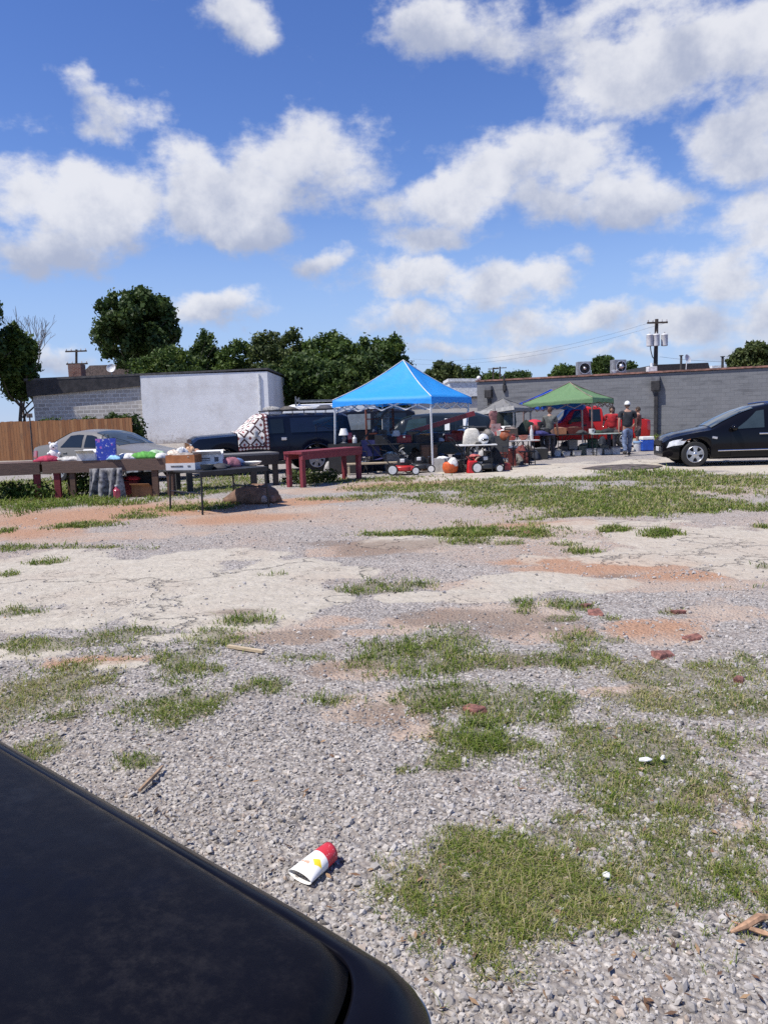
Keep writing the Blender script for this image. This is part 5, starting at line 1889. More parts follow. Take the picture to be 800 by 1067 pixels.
def navy_truck():
    Y = 22.5
    # hood to the left and towards us; quilt over its windshield
    paint = paint_mat('navy_paint', (.006, .009, .022), .16, .03)
    ang = R(20)
    loc = Vector((X(190, Y - .6, .8), Y - .75))
    dz = 0.0
    c = Car('sport_utility_truck', 'navy blue two door sport utility truck with a quilt over its windshield', (loc.x, loc.y + .85), ang, 4.75, 1.95,
            [(0, .88), (.05, 1.05), (.2, 1.13), (.7, 1.16), (1.35, 1.19), (1.5, 1.22), (1.78, 1.47), (2.02, 1.66), (2.15, 1.70), (3.2, 1.73), (4.5, 1.71), (4.66, 1.65), (4.75, 1.1)],
            [(0, .85), (.2, 1.04), (1.4, 1.13), (4.75, 1.15)],
            [(0, .90), (.1, .95), (.4, .98), (1, 1), (4.5, 1), (4.75, .96)],
            .38, [.92, 3.62], .37, paint, .17, 'truck')
    c.t.location.z = dz
    c.wheelset(STEELW, 6, .24)
    c.toppatch('windshield', 1.44, 2.04, .92, GLASS, .010)
    d = c.patch('door', (1.62, 2.78), -.95, -.02, paint, None, .010)
    c.patch('window', (1.78, 2.66), .08, .88, GLASS, None, .010, slant=(.27, 0))
    c.patch('window', (2.86, 4.32), .08, .88, glass_mat('sky_glass_blue', (.010, .015, .032), .05), None, .010)
    for o, sg in zip(d, (-1, 1)):
        p = Vector(c.side(2.64, -.16, .02, sg))
        MB().box(p.x, p.y, p.z, .16, .035, .09).build('handle', CHROME, o, bevel=.01)
    for sg in (-1, 1):
        p = Vector(c.side(1.80, .16, .16, sg))
        MB().box(p.x, p.y, p.z, .10, .20, .20).build('mirror', mat('mirror_grey', (.32, .33, .35), .25), c.t, bevel=.03)
        ar = MB()
        for x in (3.62,):
            ar.tube([(x + math.cos(a) * .50, sg * (c.w(x) + .012), .37 + math.sin(a) * .47) for a in np.linspace(.1, math.pi - .1, 13)], .022, 6)
        ar.build('arch_trim', paint, c.t, smooth=True)
    front_face(c, 'grille', CHROME, -.62, .62, .70, .98, -.03)
    front_face(c, 'bumper', CHROME, -.92, .92, .42, .62, -.12, .14, .03)
    for sg in (-1, 1):
        MB().box(-.005, sg * .76, .84, .05, .26, .24).build('headlight', LAMPW, c.t, bevel=.02)
    # rack on the roof
    rk = MB()
    zr = 1.84
    for sg in (-1, 1):
        rk.tube([(2.25, sg * .66, zr), (4.45, sg * .66, zr)], .018, 6)
    for x in (2.3, 3.0, 3.7, 4.4):
        rk.tube([(x, -.66, zr), (x, .66, zr)], .015, 6)
        for sg in (-1, 1):
            rk.tube([(x, sg * .66, zr), (x, sg * .70, 1.72)], .015, 6)
    rk.build('roof_rack', TRIM, c.t, smooth=True)
    c.patch('tail_light', (4.60, 4.74), -.55, -.05, LAMPR, None, .012)
    # the quilt: a sheet that follows the sloping windshield and hangs over its near side
    qm, t, b = new_mat('quilt_print')
    uv = t.attr('quv', 'Vector')
    sp = t.new('ShaderNodeSeparateXYZ')
    t.link(uv, sp.inputs[0])
    u, v = sp.outputs[0], sp.outputs[1]
    k = 2.6

    def tri(sock):
        f = t.math('FRACT', sock)
        return t.math('ABSOLUTE', t.math('SUBTRACT', f, .5))
    # nested diamonds in a lattice of dark red and cream
    dd = t.math('ADD', tri(t.math('MULTIPLY', u, k)), tri(t.math('MULTIPLY', v, k)))
    ring = t.ramp(dd, [(0, (.30, .05, .05)), (.12, (.30, .05, .05)), (.13, (.72, .66, .60)), (.32, (.72, .66, .60)), (.33, (.06, .022, .025)), (.50, (.06, .022, .025)), (.51, (.76, .71, .66)), (.84, (.76, .71, .66)), (.85, (.20, .05, .05))], 'CONSTANT')
    edge = sp.outputs[2]
    teeth = t.math('ADD', tri(t.math('MULTIPLY', u, 9)), tri(t.math('MULTIPLY', v, 9)))
    bord = t.mix(t.smooth(teeth, .40, .44), (.75, .69, .64), (.15, .035, .04))
    band = t.mix(t.smooth(edge, .115, .12), bord, (.09, .03, .03))
    full = t.mix(t.smooth(edge, .15, .155), band, ring)
    t.link(full, b.inputs['Base Color'])
    b.inputs['Roughness'].default_value = .9
    t.link(t.bump(t.noise(t.coord(), 22, 4), .4, .02), b.inputs['Normal'])
    nu, nv = 26, 18
    Vq, uvq = [], []
    Mw = Matrix.Translation((loc.x, loc.y + .85, dz)) @ Matrix.Rotation(ang, 4, 'Z')
    ZB = .70
    for i in range(nv + 1):
        v = i / nv
        for j in range(nu + 1):
            u = j / nu
            # v runs back from the cowl to the roof edge; u crosses the windshield, then hangs down the near flank
            x = 1.30 + .90 * v
            wt_ = c.wt(x) * .97
            ztp = c.zt(x) + .05
            if u < .35:
                yy = .35 - (u / .35) * (.35 + wt_)
                zz = ztp + .012 * math.sin(u * 19 + v * 3) - .03 * (u / .35) ** 3
                hang = 0.0
            else:
                hang = (u - .35) / .65
                zz = ztp - .03 - hang * (ztp - .03 - ZB - .05 * math.sin(v * 3))
                yy = -(max(wt_, c.w(x) * .99 if zz < c.zs(x) else wt_ + (c.w(x) * .97 - wt_) * min(1, max(0, (ztp - zz) / max(.05, ztp - c.zs(x))))) + .035 + .015 * math.sin(v * 14 + hang * 2) * hang)
            Vq.append(tuple(Mw @ Vector((x, yy, zz))))
            pv = (zz - ZB) / .95 if u >= .35 else (ztp - ZB) / .95 + (1 - u / .35) * .6
            uvq.append((v, pv, min(1 - v, (zz - ZB) / .9)))
    Fq = [(i * (nu + 1) + j, i * (nu + 1) + j + 1, (i + 1) * (nu + 1) + j + 1, (i + 1) * (nu + 1) + j) for i in range(nv) for j in range(nu)]
    me = bpy.data.meshes.new('quilt')
    me.from_pydata(Vq, [], Fq)
    a = me.attributes.new('quv', 'FLOAT_VECTOR', 'POINT')
    a.data.foreach_set('vector', np.array(uvq, dtype=np.float32).ravel())
    me.materials.append(qm)
    me.polygons.foreach_set('use_smooth', [True] * len(me.polygons))
    q = bpy.data.objects.new('quilt', me)
    col.objects.link(q)
    so = q.modifiers.new('thickness', 'SOLIDIFY')
    so.thickness = .02
    so.offset = 1
    tag(q, 'patchwork quilt of cream and dark red diamonds draped over the navy truck windshield', 'quilt')
    # odds and ends tied on the rack
    stuff = [(2.45, -.30, .50, .45, .13, 'grey_bundle', (.30, .29, .28), 'grey bundle on the front of the navy truck roof rack'), (2.95, -.35, .55, .4, .12, 'rope_heap', (.10, .09, .08), 'dark rope heap on the roof rack beside the grey bundle'),
             (3.5, -.35, .5, .5, .11, 'tarp_roll', (.42, .41, .40), 'pale tarp lump on the middle of the roof rack'), (4.1, -.3, .5, .5, .13, 'strap_heap', (.07, .07, .08), 'black strap heap on the rear of the roof rack')]
    for i, (x, y, w, d_, h, nm, cc, lab) in enumerate(stuff):
        p = Mw @ Vector((x, y, 1.84))
        o = MB().heap(w, d_, h, i + 9, rough=.5).build(nm, mat(nm + '_cloth', cc, .85, 0, .3, 20), loc=p, smooth='full')
        tag(o, lab, 'bundle')
    return c


def white_van():
    Y = 27.2
    x0 = X(268, Y, 1.2)
    paint = paint_mat('van_white', (.72, .72, .71), .3, .12)
    c = Car('work_van', 'white work van with a ladder rack behind the navy truck', (x0, Y + 1.0), R(2), 4.2, 1.95,
            [(0, .85), (.1, 1.0), (.45, 1.2), (.75, 1.55), (.95, 1.98), (1.2, 2.06), (4.1, 2.06), (4.2, 1.9)],
            [(0, .8), (.3, .95), (.8, 1.15), (4.2, 1.2)],
            [(0, .85), (.2, .95), (.6, 1), (4.2, 1)],
            .3, [.8, 3.3], .35, paint, .07, 'van')
    c.wheelset(STEELW, 6)
    c.toppatch('windshield', .5, .94, .9, GLASS)
    c.patch('window', (.86, 1.5), .10, .62, GLASS, None, .008, slant=(.15, 0))
    c.patch('door', (.84, 1.6), -.95, -.02, paint, None, .008)
    zr = 2.36
    rk = MB()
    for x in (1.35, 3.0):
        for sg in (-1, 1):
            rk.box(x, sg * .82, (2.03 + zr) / 2, .05, .05, zr - 2.03)
        rk.box(x, 0, zr - .1, .05, 1.64, .05)
    for sg in (-1, 1):
        rk.box(2.18, sg * .82, zr - .16, 1.7, .05, .05)
    rk.build('ladder_rack', mat('rack_grey', (.20, .20, .20), .5, .5), c.t)
    c.patch('tail_light', (4.08, 4.19), -.5, -.1, LAMPR, None, .012)
    # dark van, half hidden under the blue canopy
    p2 = paint_mat('dark_van_paint', (.010, .010, .013), .2, .05)
    Y = 25.6
    c = Car('dark_van', 'black van with a pale rear pane standing in the shade of the blue canopy', (X(337, Y, 1), Y + .9), R(6), 3.1, 1.85,
            [(0, .9), (.1, 1.1), (.3, 1.5), (.5, 1.72), (.8, 1.80), (2.8, 1.80), (3.0, 1.7), (3.1, 1.1)],
            [(0, .85), (.4, 1.08), (3.1, 1.10)], [(0, .9), (.3, 1), (2.9, 1), (3.1, .95)],
            .35, [.6, 2.55], .33, p2, .15, 'van')
    c.wheelset(STEELW, 6)
    c.toppatch('windshield', .16, .5, .9, GLASS)
    c.patch('window', (.62, 1.48), .10, .88, mat('pane_reflection', (.20, .22, .225), .08, 0, .1), None, .010, slant=(.12, .02))  # pale pane colour stands in for a white reflection in the glass
    c.patch('window', (1.62, 2.7), .10, .88, GLASS, None, .010)
    c.patch('door', (.5, 1.55), -.95, -.02, p2, None, .008)


def red_pickup():
    Y = 31.0
    x0 = X(549, Y, 1)
    red = paint_mat('pickup_red', (.52, .022, .020), .2, .06)
    s = 1.0
    c = Car('pickup_truck', 'bright red extended cab pickup truck behind the green canopy stall', (x0, Y + .9), R(3), 5.0, 1.80,
            [(0, .75), (.06, .92), (.2, 1.0), (.7, 1.05), (1.25, 1.10), (1.4, 1.16), (1.75, 1.52), (1.95, 1.66), (2.2, 1.70), (2.95, 1.69), (3.05, 1.62), (3.12, 1.14), (3.2, 1.12), (4.9, 1.12), (5.0, 1.08)],
            [(0, .72), (.2, .92), (1.3, 1.04), (5, 1.10)],
            [(0, .88), (.1, .95), (.4, 1), (4.9, 1), (5, .98)],
            .36, [.85, 3.95], .34, red, .22, 'pickup')
    c.wheelset(STEELW, 6)
    tl = glass_mat('teal_glass', (.03, .05, .055), .05)
    c.toppatch('windshield', 1.38, 1.92, .92, tl, .010)
    d = c.patch('door', (1.52, 2.42), -.95, -.02, red, None, .010)
    c.patch('window', (1.64, 2.16), .08, .86, tl, None, .010, slant=(.26, 0))
    c.patch('window', (2.50, 2.96), .08, .90, GLASS, None, .010)
    for o, sg in zip(d, (-1, 1)):
        p = Vector(c.side(2.3, -.15, .02, sg))
        MB().box(p.x, p.y, p.z, .14, .03, .07).build('handle', TRIM, o, bevel=.008)
    for sg in (-1, 1):
        p = Vector(c.side(1.66, .14, .13, sg))
        MB().box(p.x, p.y, p.z, .09, .16, .15).build('mirror', TRIM, c.t, bevel=.02)
        MB().box(-.005, sg * .66, .82, .05, .26, .17).build('headlight', LAMPW, c.t, bevel=.02)
    MB().box(4.06, 0, 1.158, 1.6, 1.38, .02).build('bed_floor', TRIM, c.t)
    front_face(c, 'bumper', CHROME, -.86, .86, .42, .6, -.1, .12, .03)
    front_face(c, 'grille', TRIM, -.5, .5, .68, .92, -.02)
    c.patch('tail_light', (4.86, 4.98), -.55, -.05, LAMPR, None, .012)


def blue_pickup():
    Y = 24.4
    x0 = X(404, Y + .3, 1)
    pb = paint_mat('slate_paint', (.016, .024, .034), .2, .06)
    c = Car('slate_wagon', 'slate blue wagon with stickers on its panes under the blue canopy', (x0, Y + 1.9), R(-5), 3.6, 1.75,
            [(0, .8), (.1, .98), (.3, 1.25), (.55, 1.46), (.9, 1.56), (1.6, 1.60), (3.0, 1.58), (3.4, 1.45), (3.55, 1.1), (3.6, .8)],
            [(0, .75), (.3, .98), (3.6, 1.02)], [(0, .86), (.25, .97), (.6, 1), (3.3, 1), (3.6, .92)],
            .26, [.62, 2.95], .32, pb, .25, 'wagon')
    c.wheelset(STEELW, 6)
    tg = glass_mat('teal_pane', (.035, .06, .062), .05)
    c.toppatch('windshield', .22, .86, .9, tg)
    c.patch('window', (.62, 1.35), .08, .88, tg, None, .010, slant=(.14, 0))
    c.patch('window', (1.45, 2.25), .08, .88, GLASS, None, .010)
    c.patch('window', (2.35, 3.2), .08, .88, GLASS, None, .010, slant=(0, -.2))
    st = mat('white_sticker', (.80, .80, .78), .6, 0, .05)
    for sx in (1.95, 2.55):
        c.patch('sticker', (sx, sx + .16), .10, .80, st, None, .016, sides=(-1,))
    c.patch('door', (.60, 1.42), -.95, -.02, pb, None, .008)
    c.patch('tail_light', (3.38, 3.52), -.4, -.05, LAMPR, None, .012)


minivan()
sedan()
navy_truck()
white_van()
red_pickup()
blue_pickup()
# ------------------------------------------------------------------ tables
WOOD_G = wood_mat('weathered_wood', (.145, .090, .068))
WOOD_B = wood_mat('brown_wood', (.115, .062, .040))
WOOD_R = wood_mat('red_painted_wood', (.12, .07, .05), .7, (.17, .016, .022), .15)
WOOD_P = wood_mat('pink_red_wood', (.22, .09, .08), .7, (.21, .030, .042), .22)
WOOD_T = wood_mat('grey_top_wood', (.20, .19, .175))
PLAST_B = mat('black_plastic', (.02, .02, .021), .5)
STEEL_D = mat('dark_steel', (.035, .035, .038), .45, .5)
WHITE_P = mat('white_plastic', (.74, .73, .70), .4, 0, .06)
SHADE = mat('charcoal_cloth', (.03, .03, .034), .9, 0, .3, 14)


def plank_table(name, label, a, b, zt, depth, apron, m_top, m_apron, legs, cat='table', group=None, thick=.05):
    """a homemade table from plan point a to plan point b; legs: list of (fraction along, front 0 / back 1, material, width)"""
    a, b = Vector((*a, 0)), Vector((*b, 0))
    d = b - a
    L = d.length
    ang = math.atan2(d.y, d.x)
    t = thing(name, label, cat, a, ang, group)
    tp = MB()
    n = max(2, int(depth / .19))
    for i in range(n):
        w = depth / n
        tp.box(L / 2, w * (i + .5), zt - thick / 2 + (i % 2) * .002, L + .04, w - .008, thick)
    tp.build('tabletop', m_top, t)
    ap = MB()
    ap.box(L / 2, .02, zt - thick - apron / 2, L, .045, apron)
    ap.box(L / 2, depth - .02, zt - thick - apron / 2, L, .045, apron)
    ap.build('apron', m_apron, t)
    for f, back, m, w in legs:
        y = .075 if not back else depth - .075
        MB().box(f * L, y, (zt - thick) / 2 - .02, w, .09, zt - thick + .03).build('leg', m, t)
    return t, a, d.normalized(), L, ang


def folding_table(name, label, loc, rz, L, D, zt, m, leg_m, cat='table', group=None, thick=.035, xleg=True):
    t = thing(name, label, cat, (*loc, 0), rz, group)
    MB().box(0, 0, zt - thick / 2, L, D, thick).build('tabletop', m, t, bevel=.012)
    for sx in (-1, 1):
        lg = MB()
        x = sx * (L / 2 - .16)
        for sy in (-1, 1):
            lg.tube([(x, sy * (D / 2 - .10), zt - thick), (x + sx * .03, sy * (D / 2 - .06), 0)], .014, 7)
        lg.tube([(x, -(D / 2 - .08), zt * .55), (x, D / 2 - .08, zt * .55)], .011, 6)
        lg.tube([(x, -(D / 2 - .07), .10), (x, D / 2 - .07, .10)], .011, 6)
        lg.build('leg_frame', leg_m, t, smooth=True)
        MB().tube([(x, 0, zt * .55), (x - sx * .30, 0, zt - thick)], .009, 6).build('brace', leg_m, t, smooth=True)
    return t


# ------------------------------------------------------------------ goods
def carton(label, loc, w, d, h, c, rz=0, flaps=True, band=None, name='cardboard_box', cat='box', group=None, filled=None, marks=()):
    m = mat('card_%d_%d_%d' % tuple(int(v * 100) for v in c), c, .85, 0, .15, 5)
    t = thing(name, label, cat, loc, rz, group)
    b = MB()
    th = .012
    b.box(0, 0, th / 2, w, d, th)
    for sx in (-1, 1):
        b.box(sx * (w / 2 - th / 2), 0, h / 2 + th / 2, th, d - 2 * th - .001, h - th)
    for sy in (-1, 1):
        b.box(0, sy * (d / 2 - th / 2), h / 2 + th / 2, w, th, h - th)
    b.build('body', m, t)
    if flaps:
        for sy in (-1, 1):
            f = MB()
            f.box(0, sy * (d / 2 + .06), h + .02, w * .96, .14, .006, 0, 0, sy * .5)
            f.build('flap', m, t)
    if band:
        MB().box(0, 0, h * .24, w + .008, d + .008, h * .46).build('label_band', mat('band_%d' % int(band[0] * 100), band, .6, 0, .05), t)
    for mx, mz, mw, mh in marks:
        MB().box(mx * w, -d / 2 - (.007 if band else .003), mz * h, mw * w, .004, mh * h).build('print_mark', mat('print_grey', (.12, .12, .13), .7, 0, .4, 40), t)
    if filled:
        MB().heap(w * .9, d * .9, h * .28, int(w * 1000), z0=h * .85).build('contents', mat('fill_%d_%d_%d' % tuple(int(v * 100) for v in filled), filled, .8, 0, .3, 18), t)
    return t


def heap_thing(name, label, cat, loc, w, d, h, c, seed=0, rough=.4, m=None, rz=0, group=None):
    m = m or mat('%s_%d_%d_%d' % (name, *[int(v * 100) for v in c]), c, .85, 0, .25, 16, .3, 30)
    o = MB().heap(w, d, h, seed, rough=rough, n=16).build(name, m, loc=loc, rz=rz, smooth='full')
    return tag(o, label, cat, group)


def bottle(label, loc, h, r, c, name='bottle', cap=(.7, .7, .7), cat='bottle', group=None):
    m = mat('bottle_%d_%d_%d' % tuple(int(v * 100) for v in c), c, .2, 0, .1)
    t = thing(name, label, cat, loc, 0, group)
    MB().lathe([(r * .9, 0), (r, .01), (r, h * .62), (r * .42, h * .8), (r * .40, h * .9)], 14).build('body', m, t, smooth=True)
    MB().lathe([(r * .46, h * .9), (r * .46, h), (r * .1, h)], 12).build('cap', mat('cap_%d' % int(cap[0] * 100), cap, .4), t, smooth=True)
    return t


def bowl(label, loc, r, h, c, name='bowl', cat='bowl', group=None, flip=False):
    m = mat('bowl_%d_%d_%d' % tuple(int(v * 100) for v in c), c, .35, 0, .12)
    prof = [(r * .5, 0), (r * .55, .01), (r * .85, h * .45), (r, h), (r * .94, h), (r * .78, h * .5), (r * .4, h * .12), (.005, h * .1)]
    if flip:
        prof = [(q, h - z) for q, z in reversed(prof)]
    o = MB().lathe(prof, 20).build(name, m, loc=loc, smooth=True)
    return tag(o, label, cat, group)


def bucket(label, loc, r, h, c, lid=None, name='bucket', cat='bucket', group=None, handle=True):
    m = mat('bucket_%d_%d_%d' % tuple(int(v * 100) for v in c), c, .4, 0, .1)
    t = thing(name, label, cat, loc, 0, group)
    MB().lathe([(r * .82, 0), (r * .84, .01), (r, h * .95), (r * 1.05, h * .95), (r * 1.05, h), (r * .96, h), (r * .8, .03), (.01, .03)], 20).build('body', m, t, smooth=True)
    if lid:
        MB().lathe([(r * 1.09, h - .03), (r * 1.09, h + .02), (r * .9, h + .035), (.01, h + .03)], 20).build('lid', mat('lid_%d_%d' % (int(lid[0] * 100), int(lid[2] * 100)), lid, .4, 0, .06), t, smooth=True)
    if handle:
        MB().tube([(r * 1.06 * math.cos(a), -.02 - r * .5 * math.sin(a), h * .92 - r * .6 * math.sin(a)) for a in np.linspace(0, math.pi, 9)], .006, 6).build('handle', STEEL_D, t, smooth=True)
    return t


def lamp(label, loc, h, c, shade_c, group=None):
    t = thing('table_lamp', label, 'lamp', loc, 0, group)
    MB().lathe([(.09, 0), (.10, .015), (.04, .03), (.05, h * .2), (.07, h * .32), (.03, h * .5), (.015, h * .6)], 16).build('base', mat('lampbase_%d' % int(c[0] * 100), c, .35), t, smooth=True)
    MB().lathe([(.14, h * .55), (.08, h), (.075, h), (.135, h * .55)], 18, cap=False).build('lamp_shade', mat('shade_%d' % int(shade_c[0] * 100), shade_c, .8), t, smooth=True)
    return t


def toolbox(label, loc, w, d, h, c, rz=0, group=None):
    m = mat('toolbox_%d_%d_%d' % tuple(int(v * 100) for v in c), c, .35, .1, .12)
    t = thing('toolbox', label, 'toolbox', loc, rz, group)
    MB().box(0, 0, h * .36, w, d, h * .72).build('body', m, t, bevel=.012)
    MB().box(0, 0, h * .84, w * 1.01, d * 1.01, h * .22, top=.86).build('lid', m, t, bevel=.01)
    hb = MB()
    hb.tube([(-w * .2, 0, h * .94), (-w * .2, 0, h * 1.12), (w * .2, 0, h * 1.12), (w * .2, 0, h * .94)], .012, 6)
    hb.build('handle', PLAST_B, t, smooth=True)
    lt = MB().box(0, -d / 2 - .006, h * .72, .05, .012, .05).build('latch', CHROME, t)
    return t


def wheel_part(t, c, r, w, name='wheel', m_out=None, m_in=None):
    Mx = Matrix.Translation(c) @ Matrix.Rotation(R(90), 4, 'X')
    o = MB().lathe([(r * .55, -w / 2), (r, -w / 2), (r, w / 2), (r * .55, w / 2)], 20, 0, Mx).build(name, m_out or RUB, t, smooth=True)
    MB().lathe([(.01, -w * .56), (r * .3, -w * .62), (r * .72, -w * .55), (r * .74, w * .55), (r * .3, w * .62), (.01, w * .56)], 18, 0, Mx).build('hub', m_in or WHITE_P, o, smooth=True)
    return o


def mower(label, loc, rz, deck_c, big_back=True):
    dm = mat('deck_%d_%d' % (int(deck_c[0] * 100), int(deck_c[1] * 100)), deck_c, .35, 0, .15)
    t = thing('lawn_mower', label, 'lawn mower', loc, rz)
    dk = MB()
    dk.lathe([(.27, .10), (.29, .12), (.28, .22), (.22, .25), (.02, .26)], 24)
    dk.box(.02, 0, .17, .60, .46, .10, top=.9)
    dk.build('deck', dm, t, smooth=True, bevel=.015)
    en = MB()
    en.lathe([(.15, .25), (.16, .34), (.14, .42), (.05, .45)], 18)
    en.box(.16, .05, .32, .16, .14, .12)
    en.build('engine', PLAST_B, t, smooth=True)
    MB().box(-.02, -.12, .38, .12, .09, .10).build('fuel_tank', WHITE_P, t, bevel=.02)
    for x, r in ((-.30, .15), (.32, .11)):
        for y in (-.27, .27):
            wheel_part(t, (x, y, r), r, .05)
    hd = MB()
    for y in (-.20, .20):
        hd.tube([(-.28, y, .22), (-.60, y, .55), (-.95, y, .95)], .013, 7)
    hd.tube([(-.95, -.20, .95), (-.99, 0, .98), (-.95, .20, .95)], .013, 7)
    hd.tube([(-.62, -.20, .57), (-.62, .20, .57)], .010, 6)
    hd.build('handle', STEEL_D, t, smooth=True)
    return t


def camp_chair(label, loc, rz, c, group=None):
    m = cloth_mat('camp_%d_%d_%d' % tuple(int(v * 100) for v in c), c, .15)
    t = thing('folding_chair', label, 'chair', loc, rz, group)
    f = MB()
    for sx in (-1, 1):
        f.tube([(sx * .26, -.24, 0), (sx * .26, .22, .44), ], .012, 6)
        f.tube([(sx * .26, .24, 0), (sx * .26, -.22, .44)], .012, 6)
        f.tube([(sx * .27, .20, .42), (sx * .27, .30, .90)], .012, 6)
        f.tube([(sx * .29, -.24, .62), (sx * .29, .26, .62)], .016, 6)
        f.tube([(sx * .28, -.23, .0), (sx * .29, -.24, .62)], .011, 6)
    f.build('frame', STEEL_D, t, smooth=True)
    s = MB()
    s.grid([[(x, -.22 + .42 * v, .43 - .05 * math.sin(math.pi * (x + .26) / .52) - .02 * v) for x in np.linspace(-.26, .26, 7)] for v in (0, .5, 1)])
    s.build('seat', m, t, smooth='full')
    b = MB()
    b.grid([[(x, .20 + .10 * v + .04 * math.sin(math.pi * (x + .26) / .52), .46 + .46 * v) for x in np.linspace(-.27, .27, 7)] for v in (0, .5, 1)])
    b.build('backrest', m, t, smooth='full')
    return t


def monitor(label, loc, rz, c=(.03, .03, .03), group=None, w=.42, h=.34):
    t = thing('television_set', label, 'television', loc, rz, group)
    MB().box(0, .12, h / 2, w, .30, h, top=.94).build('case', mat('tvcase_%d' % int(c[0] * 100), c, .5), t, bevel=.02)
    MB().box(0, -.034, h * .53, w * .78, .012, h * .7).build('screen', GLASS, t)
    return t


def speaker(label, loc, rz, w, d, h, c=(.03, .028, .026), group=None):
    t = thing('speaker_box', label, 'speaker', loc, rz, group)
    MB().box(0, 0, h / 2, w, d, h).build('case', mat('spk_%d' % int(c[0] * 100), c, .6), t, bevel=.012)
    for z, r in ((h * .32, w * .36), (h * .74, w * .2)):
        Mx = Matrix.Translation((0, -d / 2 - .004, z)) @ Matrix.Rotation(R(90), 4, 'X')
        MB().lathe([(r, 0), (r * .95, .012), (r * .6, -.004), (r * .25, .004), (.005, .006)], 20, 0, Mx).build('cone', STEEL_D, t, smooth=True)
    return t


def bike(label, loc, rz, c):
    t = thing('bicycle', label, 'bicycle', loc, rz)
    m = mat('bike_%d_%d' % (int(c[0] * 100), int(c[2] * 100)), c, .3)
    for x in (-.42, .42):
        Mx = Matrix.Translation((x, 0, .26)) @ Matrix.Rotation(R(90), 4, 'X')
        wl = MB()
        wl.tube([(x + .25 * math.cos(a), 0, .26 + .25 * math.sin(a)) for a in np.linspace(0, 2 * math.pi, 25)], .017, 6)
        o = wl.build('wheel', RUB, t, smooth=True)
        sp = MB()
        for k in range(10):
            a = k * math.pi / 5
            sp.tube([(x, 0, .26), (x + .24 * math.cos(a), 0, .26 + .24 * math.sin(a))], .0025, 4)
        sp.build('spokes', ALLOY, o)
    fr = MB()
    A, B_, C_, D_ = (-.42, 0, .26), (-.05, 0, .26), (.30, 0, .62), (-.16, 0, .62)
    for p, q in ((A, B_), (B_, C_), (C_, D_), (D_, A), (D_, B_), (C_, (.42, 0, .26)), (C_, (.27, 0, .78))):
        fr.tube([p, q], .016, 6)
    fr.build('frame', m, t, smooth=True)
    MB().tube([(.24, -.24, .84), (.27, -.1, .78), (.27, .1, .78), (.24, .24, .84)], .013, 6).build('handlebar', STEEL_D, t, smooth=True)
    MB().ball((-.18, 0, .70), (.13, .07, .035), 12, 6).build('saddle', PLAST_B, t, smooth=True)
    return t


def on(px, Y, z):
    return (X(px, Y, z), Y, z)


